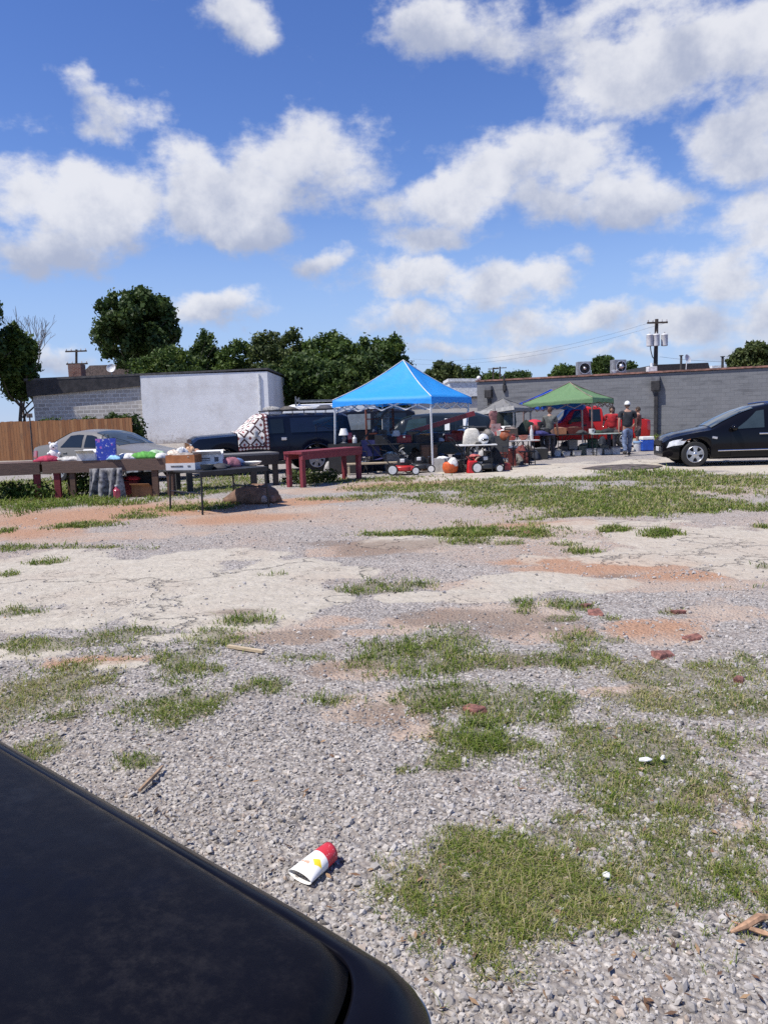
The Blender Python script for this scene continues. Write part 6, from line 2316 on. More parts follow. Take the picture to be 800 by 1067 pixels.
# ------------------------------------------------------------------ the left tables
def left_tables():
    zt = .83
    a, b, c = (X(-95, 16.1, .8), 16.1), (X(41, 16.6, .8), 16.6), (X(178, 16.6, .8), 16.65)
    plank_table('wooden_table', 'weathered grey brown plank table running out of the left edge', a, b, zt, .85, .21, WOOD_G, WOOD_G,
                [(.97, 0, WOOD_R, .13), (.90, 1, WOOD_R, .12), (.08, 0, WOOD_G, .12), (.08, 1, WOOD_G, .12), (.55, 1, WOOD_G, .1)], 'table', 'homemade plank tables')
    t, A, d, L, ang = plank_table('wooden_table', 'brown plank table heaped with toys and cloth, with one red and several brown legs', (b[0] + .06, b[1]), c, zt + .0, .85, .20, WOOD_G, WOOD_G,
                                  [(.10, 0, WOOD_R, .13), (.22, 0, WOOD_B, .11), (.86, 0, WOOD_B, .13), (.975, 0, WOOD_B, .13), (.1, 1, WOOD_B, .1), (.93, 1, WOOD_B, .1)], 'table', 'homemade plank tables')
    z = zt
    heap_thing('red_cloth', 'folded crimson and pink cloth on the joint of the plank tables', 'cloth', on(50, 16.85, z), .46, .4, .13, (.40, .035, .075), 3, .3)
    # white plush bear
    t = thing('plush_toy', 'white plush toy sitting on the brown plank table behind the crimson cloth', 'toy', on(57.5, 17.1, z), .3)
    pm = mat('white_plush', (.76, .75, .73), .95, 0, .08, 30, .4, 60)
    w = MB()
    w.ball((0, 0, .13), (.12, .10, .14), 14, 9)
    w.ball((0, -.01, .31), (.09, .085, .09), 14, 9)
    for s in (-1, 1):
        w.ball((s * .07, 0, .39), (.03, .02, .03), 10, 6)
        w.ball((s * .11, -.06, .16), (.035, .07, .035), 10, 6)
        w.ball((s * .08, -.13, .04), (.045, .08, .045), 10, 6)
    w.build('body', pm, t, smooth='full')
    nz = MB()
    nz.ball((0, -.095, .30), .018, 8, 6)
    nz.build('nose', PLAST_B, t)
    for s in (-1, 1):
        MB().ball((s * .033, -.082, .335), .011, 8, 6).build('eye', PLAST_B, t)
    heap_thing('pale_cloth', 'crumpled pale grey cloth lying between plush toy and white box', 'cloth', on(74, 16.9, z), .55, .4, .09, (.50, .48, .45), 7, .5)
    carton('white open box on the brown plank table before the sedan door', on(93, 16.85, z), .40, .34, .17, (.74, .73, .70), .05, True, None, 'white_box', 'box', filled=(.6, .6, .58))
    heap_thing('white_cloth', 'small crumpled white cloth right of the white open box', 'cloth', on(102, 16.8, z), .22, .25, .12, (.72, .72, .71), 8, .4)
    # blue printed gift bag
    bm, tt, bs = new_mat('blue_bag_print')
    co = tt.coord()
    vn = tt.noise(co, 7, 5, .6)
    n = tt.noise(co, 6, 4)
    cc = tt.mix(tt.smooth(vn, .58, .62), tt.mix(n, (.02, .03, .22), (.05, .09, .55)), (.40, .12, .42))
    tt.link(tt.mix(tt.math('MULTIPLY', tt.smooth(tt.noise(co, 22, 4), .60, .66), .8), cc, (.7, .68, .75)), bs.inputs['Base Color'])
    bs.inputs['Roughness'].default_value = .35
    t = thing('printed_bag', 'standing royal blue bag with purple and white print on the plank table', 'bag', on(112, 16.75, z), .15)
    bb = MB()
    bb.grid([[(.19 * (1 + .10 * f) * cx, .10 * (1 - .5 * f) * cy, .46 * f) for cx, cy in ((-1, -1), (0, -1.25), (1, -1), (1, 1), (0, 1.2), (-1, 1))] for f in (0, .3, .7, 1)], 0, True)
    bb.add([(-.19, -.1, .005), (.19, -.1, .005), (.19, .1, .005), (-.19, .1, .005)], [(3, 2, 1, 0)])
    bb.build('body', bm, t, smooth=True)
    for s in (-1, 1):
        MB().tube([(-.07, s * .05, .45), (-.05, s * .05, .54), (.05, s * .05, .54), (.07, s * .05, .45)], .007, 6).build('handle', PLAST_B, t)
    heap_thing('sky_blue_cloth', 'sky blue cloth spilling over the front edge of the plank table', 'cloth', on(117, 16.72, z), .38, .28, .10, (.28, .52, .72), 11, .4)
    heap_thing('white_cloth', 'long white cloth heap in the middle of the plank table', 'cloth', on(133, 16.9, z), .45, .4, .12, (.72, .71, .69), 12, .45)
    heap_thing('green_cloth', 'bright green cloth with leaf print near the right end of the plank table', 'cloth', on(151, 16.85, z), .55, .4, .15, (.10, .34, .06), 13, .4)
    heap_thing('green_cloth', 'pale green and white cloth heap against the bright green one', 'cloth', on(163, 17.0, z), .40, .35, .17, (.42, .56, .36), 14, .4)
    heap_thing('white_cloth', 'white cloth at the right end of the plank table', 'cloth', on(169, 16.8, z), .28, .3, .11, (.70, .69, .66), 15, .4)
    # things under the table
    clo = mat('hanging_cloth', (.20, .195, .20), .9, 0, .5, 9)
    o = MB()
    r_ = random.Random(4)
    ph = 0
    o.grid([[(-.36 + .72 * u + .03 * math.sin(f * 3 + u * 11) - .10 * f * (1 - u), -.05 + .055 * math.sin(u * 26 + f) * (.4 + f) - .06 * f, -.74 * f + .04 * math.sin(u * 6) * f) for u in np.linspace(0, 1, 30)] for f in np.linspace(0, 1, 8)])
    p = on(112, 16.6, .66)
    ob = o.build('hanging_clothes', clo, loc=(p[0], p[1] - .02, .66), smooth='full')
    s_ = ob.modifiers.new('t', 'SOLIDIFY')
    s_.thickness = .012
    tag(ob, 'grey striped clothes hanging from the plank table front to the weeds', 'clothes')
    carton('dark red printed box low under the plank table', on(134, 17.05, 0), .52, .40, .34, (.20, .025, .022), .1, False, (.30, .04, .03), 'red_box', 'box', filled=(.05, .05, .05))
    carton('brown carton beside the dark red box under the plank table', on(152, 16.95, 0), .46, .38, .24, (.28, .13, .06), -.1, True, None, 'cardboard_box', 'box', filled=(.04, .03, .03))
    heap_thing('red_cloth', 'scarlet cloth on top of the dark red box under the table', 'cloth', on(137, 17.0, .36), .42, .3, .09, (.50, .03, .035), 17)
    carton('black crate at the rear under the right half of the plank table', on(150, 17.25, .0), .6, .3, .5, (.025, .025, .025), 0, False, None, 'black_crate', 'crate')
    bottle('pink red bottle standing by the hanging grey clothes', on(122.5, 16.45, 0), .30, .075, (.50, .09, .13), 'plastic_jug')
    bottle('teal green bottle left of the pink red bottle', on(117, 16.5, 0), .28, .05, (.05, .25, .22), 'bottle')
    # grey topped table behind the box table
    a, b = (X(186, 17.5, .8), 17.5), (X(290, 18.6, .8), 18.6)
    plank_table('wooden_table', 'dark plank table with a sun bleached grey top between box table and red bench', a, b, .80, .8, .24, WOOD_T, wood_mat('black_brown_wood', (.05, .04, .034)),
                [(.10, 0, STEEL_D, .13), (.97, 0, wood_mat('black_brown_wood', (0, 0, 0)), .12), (.74, 0, wood_mat('black_brown_wood', (0, 0, 0)), .14), (.05, 1, STEEL_D, .1), (.97, 1, STEEL_D, .1)], 'table', 'homemade plank tables')
    for i, (px, Y, w, d, h, cc, lab) in enumerate([(181, 17.6, .34, .3, .17, (.66, .56, .46), 'cream paper bundle at the left end of the grey topped table'), (190, 17.7, .26, .26, .22, (.74, .73, .71), 'white crumpled paper bag behind the orange brown carton'), (199, 17.8, .24, .25, .22, (.58, .36, .22), 'tan paper bag right of the white paper bag'), (205, 17.9, .26, .25, .16, (.50, .28, .18), 'rusty tan paper bag, last of the paper bags on the grey table')]):
        heap_thing('paper_bag', lab, 'paper bag', on(px, Y, .80), w, d, h, cc, 30 + i, .5)
    # red bench
    a, b = (X(315, 17.7, .8), 17.7), (X(377, 19.5, .8), 19.5)
    plank_table('red_bench', 'long red painted plank bench in front of the navy truck', a, b, .83, .58, .13, WOOD_P, WOOD_P,
                [(.03, 0, WOOD_P, .11), (.03, 1, WOOD_P, .10), (.97, 0, WOOD_P, .12), (.95, 1, WOOD_R, .1)], 'bench', None, .06)
    tp = on(309, 17.9, .0)
    # black wire table with boxes
    A_, B_, C_, D_ = Vector((-3.86, 13.98, 0)), Vector((-3.07, 13.15, 0)), Vector((-2.88, 14.75, 0)), Vector((-2.20, 14.15, 0))
    ctr = (A_ + B_ + C_ + D_) / 4
    dl = ((C_ - A_) + (D_ - B_)) / 2
    ang = math.atan2(dl.y, dl.x)
    t = thing('black_table', 'black metal frame table holding an orange brown carton and a white box', 'table', (ctr.x, ctr.y, 0), ang)
    L, D = dl.length + .12, 1.16
    zt = .74
    MB().box(0, 0, zt - .015, L, D, .03).build('tabletop', PLAST_B, t)
    rim = MB()
    for sy in (-1, 1):
        rim.box(0, sy * (D / 2 - .02), zt - .055, L, .03, .05)
    rim.build('frame', STEEL_D, t)
    for sx in (-1, 1):
        for sy in (-1, 1):
            MB().tube([(sx * (L / 2 - .04), sy * (D / 2 - .04), zt - .03), (sx * (L / 2 - .01), sy * (D / 2 - .02), 0)], .018, 8).build('leg', STEEL_D, t, smooth=True)
        MB().tube([(sx * (L / 2 - .03), -D / 2 + .04, .36), (sx * (L / 2 - .03), D / 2 - .04, .36)], .012, 6).build('stretcher', STEEL_D, t, smooth=True)
    carton('orange brown carton with a white printed band on the black table', on(193, 13.95, .74), .54, .40, .27, (.40, .155, .06), ang - 1.0 + .1, False, (.66, .66, .66), 'cardboard_box', 'box', filled=(.35, .3, .26), marks=((-.12, .26, .42, .10), (.30, .26, .10, .10)))
    carton('white lidded box with dark print propped up on the black table', on(218, 14.25, .80), .52, .34, .20, (.74, .74, .73), .12, True, None, 'white_box', 'box', marks=((-.10, .60, .36, .10), (-.10, .42, .36, .05), (.30, .5, .14, .42)))
    MB_ = MB().box(0, 0, .03, .62, .42, .06)
    tag(MB_.build('book_stack', mat('paper_white', (.70, .69, .66), .8), loc=on(219, 14.25, .741), rz=.15), 'flat white board under the propped white box', 'board')
    heap_thing('patterned_cloth', 'pink and navy patterned cloth on the black table right of the white box', 'cloth', on(240, 14.3, .74), .38, .34, .17, (.30, .12, .15), 21, .5)
    heap_thing('patterned_cloth', 'small blue cloth heap beside the pink patterned cloth', 'cloth', on(248, 14.5, .74), .28, .26, .14, (.10, .16, .32), 22, .5)
    bowl('shallow white dish at the right end of the black table', on(262, 14.6, .74), .20, .07, (.76, .75, .73), 'dish', 'dish')
    bowl('dark metal bowl beside the orange brown carton on the black table', on(216, 13.6, .74), .13, .10, (.09, .10, .10), 'bowl', 'bowl')
    heap_thing('tools_heap', 'dark tangle of tools in the middle of the black table', 'tools', on(229, 13.9, .74), .42, .35, .09, (.05, .05, .055), 24, .6)
    tp = mat('brown_tarp', (.20, .115, .075), .8, 0, .25, 7, .5, 14)
    heap_thing('tarp_heap', 'rumpled brown tarp heap on the ground under the black table', 'tarp', on(265, 14.9, 0), 1.0, .6, .34, (0, 0, 0), 25, .35, tp)
    for k, (px, cc) in enumerate(((279, (.50, .38, .32)), (285, (.28, .16, .12)))):
        o = MB()
        o.ball((0, 0, .05), (.14, .05, .05), 12, 7)
        o.ball((-.07, 0, .09), (.06, .045, .06), 10, 6)
        tag(o.build('shoe', mat('shoe_%d' % int(cc[0] * 100), cc, .8), loc=on(px, 14.7, 0), rz=.5 + k, smooth='full'), ('pale shoe' if k == 0 else 'brown shoe') + ' on the ground at the right end of the brown tarp', 'shoe')


left_tables()


# ------------------------------------------------------------------ canopies
def canopy(name, label, corners, ze, za, sag, m, m_frame, val=.22, legs=(1, 1, 1, 1), apex=None, truss=True, dz=(0, 0, 0, 0), foot=None, pitch_pow=1.0):
    C_ = [Vector((*c, 0)) for c in corners]
    ctr = sum(C_, Vector()) / 4
    t = thing(name, label, 'canopy', (ctr.x, ctr.y, 0))
    P = [c - ctr + Vector((0, 0, ze + dz[i])) for i, c in enumerate(C_)]
    ap = Vector((0, 0, za))
    mb = MB()
    N, S = 10, 12
    for i in range(4):
        p, q = P[i], P[(i + 1) % 4]
        rows = []
        for a in range(N + 1):
            f = a / N
            row = []
            for b in range(S + 1):
                g = b / S
                e = p.lerp(q, g)
                e.z += val * .30 * (4 * g * (1 - g)) * 0
                v = ap.lerp(e, f)
                v.z -= sag * math.sin(math.pi * f) * .5 + .10 * f * (4 * g * (1 - g)) * .5 * (1 - f) * 2 + .016 * math.sin(g * 23 + f * 9 + i) * f * (1 - f) * 4 + .02 * math.sin(g * 9.5 + f * 14 + i * 2) * f * (1 - f) * 4
                row.append(tuple(v))
            rows.append(row)
        # the skirt hangs from the eave
        for k in (0.35, 1.0):
            row = []
            for b in range(S + 1):
                g = b / S
                e = p.lerp(q, g)
                out = (e - Vector((0, 0, e.z))).normalized() * (.02 * k)
                v = e + out
                v.z -= val * k * (1 - .30 * (4 * g * (1 - g)) ** .5 * k) + .010 * math.sin(g * 17 + i) * k
                row.append(tuple(v))
            rows.append(row)
        mb.grid(rows)
    mb.build('cover', m, t, smooth='full')
    # added hip piping; white on the blue cover, it stands in for ridge highlights
    hp = MB()
    for i in range(4):
        pts = []
        for a in range(N + 1):
            f = a / N
            v = ap.lerp(P[i], f)
            v.z -= sag * math.sin(math.pi * f) * .5 - .014
            pts.append(v)
        hp.tube(pts, .014, 5)
    hp.build('added_hip_piping', m_frame if truss else m, t, smooth=True)
    for i in range(4):
        if not legs[i]:
            continue
        base = P[i] * .97
        ft = Vector((P[i].x, P[i].y, 0)) if not foot or not foot[i] else Vector((*foot[i], 0)) - ctr
        lg = MB()
        lg.bar((base.x, base.y, P[i].z - .02), (ft.x, ft.y, .01), .042, .042)
        lo = lg.build('leg', m_frame, t)
        MB().box(ft.x, ft.y, .008, .13, .13, .016).build('foot_plate', m_frame, lo)
    if truss:
        for i in range(4):
            p, q = P[i] * .965, P[(i + 1) % 4] * .965
            p.z, q.z = P[i].z - .06, P[(i + 1) % 4].z - .06
            tr = MB()
            dn = Vector((0, 0, -.26))
            m1, m2, m3 = p.lerp(q, .25), p.lerp(q, .5), p.lerp(q, .75)
            for s, e in ((p, m1 + dn), (m1 + dn, m2), (p + dn * 1.1, m1), (m1, m2 + dn), (m2, m3 + dn), (m3 + dn, q), (m2 + dn, m3), (m3, q + dn * 1.1)):
                tr.bar(s, e, .022, .03)
            tr.build('truss', m_frame, t)
        MB().tube([ap - Vector((0, 0, .03)), ap - Vector((0, 0, .7))], .025, 8).build('centre_post', m_frame, t)
    return t


FRW = mat('white_frame', (.72, .72, .71), .4, .1, .08)
FRG = mat('grey_frame', (.25, .25, .26), .4, .4)


def canopies():
    th = R(22)
    B = Vector((X(451, 21.0, 0), 21.0))
    s = 2.95
    A = B + Vector((-math.cos(th), math.sin(th))) * s
    Cc = B + Vector((math.sin(th) + .10, math.cos(th))) * s
    D = A + (Cc - B)
    blue = cloth_mat('blue_cover', (.030, .37, .92), .26, .08)
    canopy('blue_canopy', 'bright blue pop up canopy on white legs over the middle stalls', [A, B, Cc, D], 2.06, 3.18, .16, blue, FRW, .20,
           foot=[None, tuple(B), (X(479, 23, 0) + .12, Cc.y - .4), None])
    green = cloth_mat('green_cover', (.21, .36, .17), .38, .08)
    th = R(18)
    B = Vector((X(617, 27.6, 1.8), 27.6))
    s = 2.6
    A = B + Vector((-math.cos(th), math.sin(th) * .5)) * s * .98
    Cc = Vector((X(639, 29.9, 1.9), 29.9))
    D = A + (Cc - B)
    canopy('green_canopy', 'light green pop up canopy over the right hand stall', [A, B, Cc, D], 2.00, 2.60, .08, green, mat('red_brown_frame', (.30, .20, .17), .5, .3), .20, dz=(-.14, 0, -.04, -.1))
    bl2 = cloth_mat('royal_cover', (.020, .11, .58), .35, .10)
    Y = 30.0
    a, b = X(535, Y, 2), X(607, Y - .5, 2)
    canopy('blue_canopy', 'low royal blue canopy half hidden behind the green one', [(a, Y), (b, Y - .5), (b + .8, Y + 2.2), (a + .8, Y + 2.6)], 1.80, 2.40, .05, bl2, FRG, .24, truss=False)
    gr = cloth_mat('grey_cover', (.24, .235, .225), .25, .15)
    Y = 26.0
    A = (X(494, 26.6, 1.7), 26.6)
    B = (X(535, 25.6, 1.8), 25.6)
    Cc = (X(553, 27.4, 1.8), 27.4)
    D = (X(512, 28.4, 1.8), 28.4)
    canopy('grey_canopy', 'small faded grey canopy with a pale skirt between blue and green ones', [A, B, Cc, D], 1.72, 2.06, .03, gr, FRG, .16, dz=(-.16, 0, -.02, -.1), truss=False)
    # pale skirt board hung on the front of the grey canopy
    a, b = Vector((*A, 1.58)), Vector((*B, 1.74))
    o = MB().bar(a + Vector((0, -.05, -.02)), b + Vector((0, -.05, -.02)), .02, .13)
    tag(o.build('rolled_blind', mat('pale_canvas', (.52, .50, .46), .8, 0, .15), smooth=False), 'pale rolled canvas tied along the front of the grey canopy', 'blind')


canopies()


# ------------------------------------------------------------------ goods under and around the canopies
def market():
    zt = .76
    # long dark table under the blue canopy
    folding_table('dark_table', 'long dark table under the blue canopy before the slate wagon', (X(420, 22.2, .7), 22.2), R(4), 2.1, .75, .80, PLAST_B, STEEL_D)
    folding_table('dark_table', 'dark goods table at the back corner of the blue canopy', (X(471, 22.9, .7), 22.9), R(-3), 1.5, .7, .80, WOOD_B, STEEL_D)
    folding_table('white_table', 'white folding table with a cushion and a white pot beside the blue canopy leg', (X(496, 20.6, .7), 20.6), R(2), 1.02, .62, zt, WHITE_P, STEEL_D)
    folding_table('white_table', 'white folding table with red pots standing clear on the concrete', (X(543, 22.5, .7), 22.6), R(12), .95, .60, zt, mat('stained_white', (.62, .58, .54), .6), STEEL_D)
    folding_table('dark_table', 'dark table with a purple cover behind the white folding tables', (X(553, 26.0, .7), 26.0), 0, 1.5, .7, .80, mat('purple_cover', (.035, .03, .09), .8), STEEL_D)
    folding_table('dark_table', 'back row table piled with household goods under the grey canopy', (X(518, 25.0, .7), 25.0), 0, 1.5, .8, .82, WOOD_B, STEEL_D)
    t = folding_table('dark_table', 'long dark table with a pale green edge under the green canopy', (X(599, 26.9, .7), 26.9), 0, 1.35, .7, .76, PLAST_B, STEEL_D)
    t = folding_table('pale_table', 'pale topped table at the right end below the green canopy', (X(633, 26.6, .7), 26.6), R(3), 1.25, .7, .76, mat('pale_green_top', (.40, .45, .40), .5), STEEL_D)

    # mowers in the foreground of the stalls
    mower('red lawn mower with white wheels in front of the dark table', on(420, 20.7, 0), R(2), (.45, .03, .025))
    mower('dark lawn mower standing right behind the red one', on(438, 21.3, 0), R(-8), (.03, .03, .032))
    # long pale board and low goods left of mower
    o = MB().box(0, 0, .30, 1.5, .28, .04)
    o.box(-.6, 0, .14, .06, .26, .28)
    o.box(.6, 0, .14, .06, .26, .28)
    tag(o.build('low_bench', wood_mat('pale_board', (.48, .38, .25)), loc=on(386, 21.2, 0), rz=.05), 'low pale plank bench on the ground left of the red mower', 'bench')
    camp_chair('navy folding camp chair left of the lawn mowers', on(390, 21.6, 0), R(20), (.03, .03, .11))
    camp_chair('black folding camp chair deep in the shade of the blue canopy', on(404, 22.8, 0), R(-20), (.02, .02, .022))
    lamp('table lamp with a white globe shade above the red bench end', on(358.5, 21.8, .85), .42, (.2, .2, .2), (.76, .75, .72))
    carton('dark trunk under the white lamp', on(360, 21.9, 0), .9, .5, .84, (.03, .028, .028), 0, False, None, 'travel_chest', 'trunk')
    bottle('white bottle right of the white lamp on the dark trunk', on(369.5, 21.75, .85), .22, .06, (.70, .69, .66), 'bottle', (.7, .7, .68))
    bike('small dark bicycle leaning in the shade left of the camp chairs', on(374, 22.6, 0), R(12), (.05, .02, .02))
    # tall shelf and panels in the shade
    sh = thing('rust_shelf', 'tall rust brown shelf at the back left of the blue canopy', 'shelf', on(397, 24.0, 0), R(5))
    rs = mat('rust_wood', (.16, .045, .028), .8, 0, .3)
    for sx in (-1, 1):
        MB().box(sx * .42, 0, .9, .04, .35, 1.8).build('side_panel', rs, sh)
    for z in (.06, .55, 1.05, 1.5, 1.79):
        MB().box(0, 0, z, .80, .34, .035).build('shelf_board', rs, sh)
    for i, (dx, z, cc) in enumerate(((-.2, .57, (.05, .16, .09)), (.15, .57, (.25, .22, .18)), (-.15, 1.07, (.08, .09, .13)), (.2, 1.07, (.35, .06, .05)), (0, 1.52, (.3, .28, .25)))):
        p = Vector(on(397, 24.0, 0))
        heap_thing('shelf_bundle', ['green bundle', 'tan bundle', 'slate bundle', 'red bundle', 'pale bundle'][i] + ' on the rust brown shelf in the shade', 'bundle', (p.x + dx, p.y - .02, z + .0), .24, .22, .22, cc, 60 + i)
    o = MB().bar((0, 0, 0), (.95, .05, 1.1), .05, .05)
    tag(o.build('long_bar', STEEL_D, loc=on(374, 23.2, .75)), 'dark bar leaning against the black van under the blue canopy', 'bar')
    # grey upright post bundle
    o = MB().box(0, 0, .85, .22, .12, 1.7)
    o.box(0, 0, 1.72, .26, .16, .05)
    tag(o.build('upright_divider', mat('grey_panel', (.16, .16, .165), .7, 0, .4, 12), loc=on(403.5, 23.4, 0)), 'narrow grey panel standing upright at the back of the canopy', 'panel')
    # goods on the long dark table
    G1 = 'goods on the long dark table'
    z = .80
    for i, (px, kind, lab) in enumerate([(399, 'spk', 'black speaker at the left end of the long dark table'), (413, 'lamp', 'pale shaded lamp on the long dark table near the mower handle'), (421, 'tool', 'dark red toolbox on the long dark table'), (431, 'tv', 'old television on the long dark table left of the front canopy leg'), (441, 'carton', 'brown carton on the long dark table behind the front canopy leg')]):
        p = on(px, 22.15, z)
        if kind == 'spk':
            speaker(lab, p, 0, .24, .22, .40)
        elif kind == 'lamp':
            lamp(lab, p, .36, (.1, .09, .08), (.45, .43, .40))
        elif kind == 'tool':
            toolbox(lab, p, .42, .22, .24, (.22, .015, .02))
        elif kind == 'tv':
            monitor(lab, p, .1)
        else:
            carton(lab, p, .30, .28, .20, (.30, .22, .14), .1, True)
    # brown cabinet at the front leg
    cb = thing('wood_cabinet', 'brown wooden cabinet behind the front leg of the blue canopy', 'cabinet', on(447, 22.0, 0), .05)
    MB().box(0, 0, .37, .46, .40, .74).build('body', WOOD_B, cb, bevel=.01)
    for s in (-1, 1):
        dr = MB().box(s * .112, -.207, .36, .20, .018, .62).build('door', wood_mat('cabinet_door', (.17, .085, .045)), cb)
        MB().ball((s * .03, -.225, .40), .014, 8, 6).build('knob', CHROME, dr)
    # red beam slanting above the wagon
    a, b = Vector(at(427, 450.5, 22.6)), Vector(at(494, 430.5, 22.9))
    o = MB().bar(a, b, .09, .14)
    tag(o.build('red_beam', mat('red_beam', (.24, .03, .04), .4, 0, .2)), 'long dark red beam slanting up in front of the slate wagon', 'beam')
    o = MB().bar(Vector(at(479, 444.5, 23.3)), Vector(at(493, 444.5, 23.3)), .25, .05)
    tag(o.build('pale_plank', wood_mat('pale_board', (.48, .38, .25))), 'short pale plank resting at the tail of the slate wagon', 'plank')
    # goods on the back corner table
    z = .80
    toolbox('black toolbox with a pale lid on the corner table behind the cushion', on(462, 22.8, z), .46, .24, .26, (.03, .03, .033))
    bowl('pale oval dish in front of the black toolbox', on(458.5, 22.6, z), .15, .10, (.45, .42, .42), 'dish', 'dish', flip=True)
    carton('dark red box on the corner table under the red beam', on(476, 22.8, z), .36, .3, .24, (.22, .03, .03), 0, True)
    monitor('small dark television at the right end of the corner table', on(484, 23.0, z), -.1, (.025, .025, .028))
    heap_thing('white_cloth', 'white cloth draped over the goods on the corner table', 'cloth', on(482, 22.7, z + .24), .30, .26, .09, (.70, .68, .66), 71)
    # cushion, pot and helmet on the white table
    z = .76
    o = MB()
    o.grid([[(.26 * math.copysign(abs(math.cos(a)) ** .5, math.cos(a)) * s_ * (1 - .30 * h), .09 * math.copysign(abs(math.sin(a)) ** .6, math.sin(a)) * s_ + .03 * h, .42 * h) for a in np.linspace(0, 2 * math.pi, 24, endpoint=False)] for h, s_ in ((0, .8), (.06, 1), (.5, 1.05), (.9, .9), (1, .6), (1.02, .1))], 0, True)
    tag(o.build('cushion', mat('cream_cushion', (.62, .58, .50), .9, 0, .12, 12, .4, 24), loc=on(491.5, 20.7, z), rz=.1, smooth='full'), 'cream cushion propped up on the white folding table', 'cushion')
    t = thing('white_helmet', 'round white helmet on the white folding table', 'helmet', on(503.5, 20.5, z), .3)
    MB().ball((0, 0, .13), (.14, .16, .15), 16, 10).build('shell', mat('helmet_white', (.78, .78, .77), .2, coat=.4), t, smooth=True)
    MB().ball((0, -.06, .12), (.115, .115, .06), 14, 8).build('visor', GLASS, t, smooth=True)
    heap_thing('dark_bag', 'dark bag hanging over the right end of the white folding table', 'bag', on(511, 20.7, z), .26, .3, .22, (.035, .04, .045), 72)
    heap_thing('black_cloth', 'small black cloth lying between cushion and helmet', 'cloth', on(498, 20.45, z), .14, .2, .06, (.03, .03, .03), 73)
    # ground goods below the white table
    t = thing('orange_bucket', 'orange plastic pumpkin bucket with a white cloth on it', 'bucket', on(469, 20.6, 0), .2)
    MB().lathe([(.13, 0), (.19, .06), (.215, .16), (.19, .27), (.14, .31), (.13, .30)], 20).build('body', mat('orange_plastic', (.62, .12, .03), .4, 0, .15), t, smooth=True)
    heap_thing('white_cloth', 'white cloth slung over the orange bucket', 'cloth', (on(472, 20.6, 0)[0], 20.55, .20), .30, .28, .22, (.76, .75, .74), 74)
    t = thing('red_fuel_can', 'red fuel can on the ground under the white folding table', 'fuel can', on(492, 20.35, 0), .15)
    MB().box(0, 0, .17, .30, .22, .34, top=.82).build('body', mat('fuel_red', (.56, .02, .025), .35), t, bevel=.03)
    MB().tube([(.08, 0, .33), (.13, 0, .40), (.20, 0, .44)], .022, 8).build('spout', mat('spout_tan', (.45, .30, .2), .5), t, smooth=True)
    MB().tube([(-.11, 0, .33), (-.08, 0, .40), (.04, 0, .40), (.07, 0, .33)], .016, 6).build('handle', mat('fuel_red', (0, 0, 0)), t, smooth=True)
    toolbox('red lidded toolbox lying low right of the dark machines', on(521, 20.9, 0), .50, .26, .22, (.28, .03, .03), .3)
    mower('black push machine with tall handle right of the red fuel can', on(505, 20.6, 0), R(10), (.03, .03, .03))
    bucket('dark grey bucket behind the white folding table', on(483, 21.2, 0), .17, .34, (.06, .06, .065))
    bucket('pale drum between the fuel can and the black machine', on(498.5, 20.5, 0), .11, .30, (.50, .48, .44), None, 'small_drum', 'drum')
    heap_thing('hose_coil', 'tangle of dark hose on the ground under the white folding table', 'hose', on(482, 20.8, 0), .4, .35, .22, (.035, .035, .03), 75, .6)
    speaker('dark speaker box standing below the helmet table', on(510, 21.2, 0), .1, .30, .28, .55)
    camp_chair('dark folding chair between the two white folding tables', on(517, 21.8, 0), R(-30), (.025, .022, .024))
    heap_thing('dark_bag', 'black bag on the ground right of the push machine', 'bag', on(514, 20.75, 0), .36, .3, .30, (.022, .022, .024), 76)
    heap_thing('brown_bag', 'brown leather bag on the ground before the folding chair', 'bag', on(527, 21.1, 0), .36, .3, .22, (.13, .06, .035), 77)
    # pots and bowls on the second white table and the row behind
    z = .76
    for i, (px, Y, r, h, cc, lab) in enumerate([(526.5, 22.1, .17, .30, (.36, .10, .04), 'rust orange pot on the left end of the second white table'), (533, 22.6, .12, .18, (.30, .05, .04), 'dark red pot right of the rust orange pot'), (545, 22.5, .14, .14, (.42, .16, .12), 'low terracotta bowl in the middle of the second white table'), (551, 22.7, .10, .12, (.65, .63, .60), 'white bowl at the right end of the second white table')]):
        if i == 0 or i == 1:
            o = MB().lathe([(r * .6, 0), (r * .95, h * .3), (r, h * .55), (r * .7, h * .88), (r * .85, h), (r * .75, h), (r * .6, h * .85), (r * .5, h * .2), (.01, h * .15)], 18).build('clay_pot', mat('pot_%d' % i, cc, .5, 0, .25), loc=on(px, Y, z), smooth=True)
            tag(o, lab, 'pot')
        else:
            bowl(lab, on(px, Y, z), r, h, cc)
    bottle('tall white bottle standing at the right end of the second white table', on(553.5, 22.5, z), .42, .05, (.68, .67, .64), 'bottle', (.7, .7, .7))
    folding_table('low_stand', 'low black folding stand on the concrete under the second white table', (X(549, 22.8, .3), 22.8), R(5), .46, .3, .42, PLAST_B, STEEL_D, 'stand')
    z = .82
    goods = [(501, 'tv', (.05, .05, .055), 'dark television on the back row table under the grey canopy'), (508, 'cloth', (.70, .69, .68), 'white cloth pile at the left of the back row table'), (514, 'lamp', (.3, .08, .08), 'red based lamp on the back row table'),
             (522, 'cloth', (.30, .06, .07), 'dark red cloth pile on the back row table'), (529, 'box', (.72, .70, .66), 'white carton on the back row table under the grey canopy'), (535, 'pot', (.62, .60, .56), 'white pot at the right end of the back row table'),
             (517, 'box2', (.45, .30, .28), 'pinkish carton stacked in the middle of the back row table')]
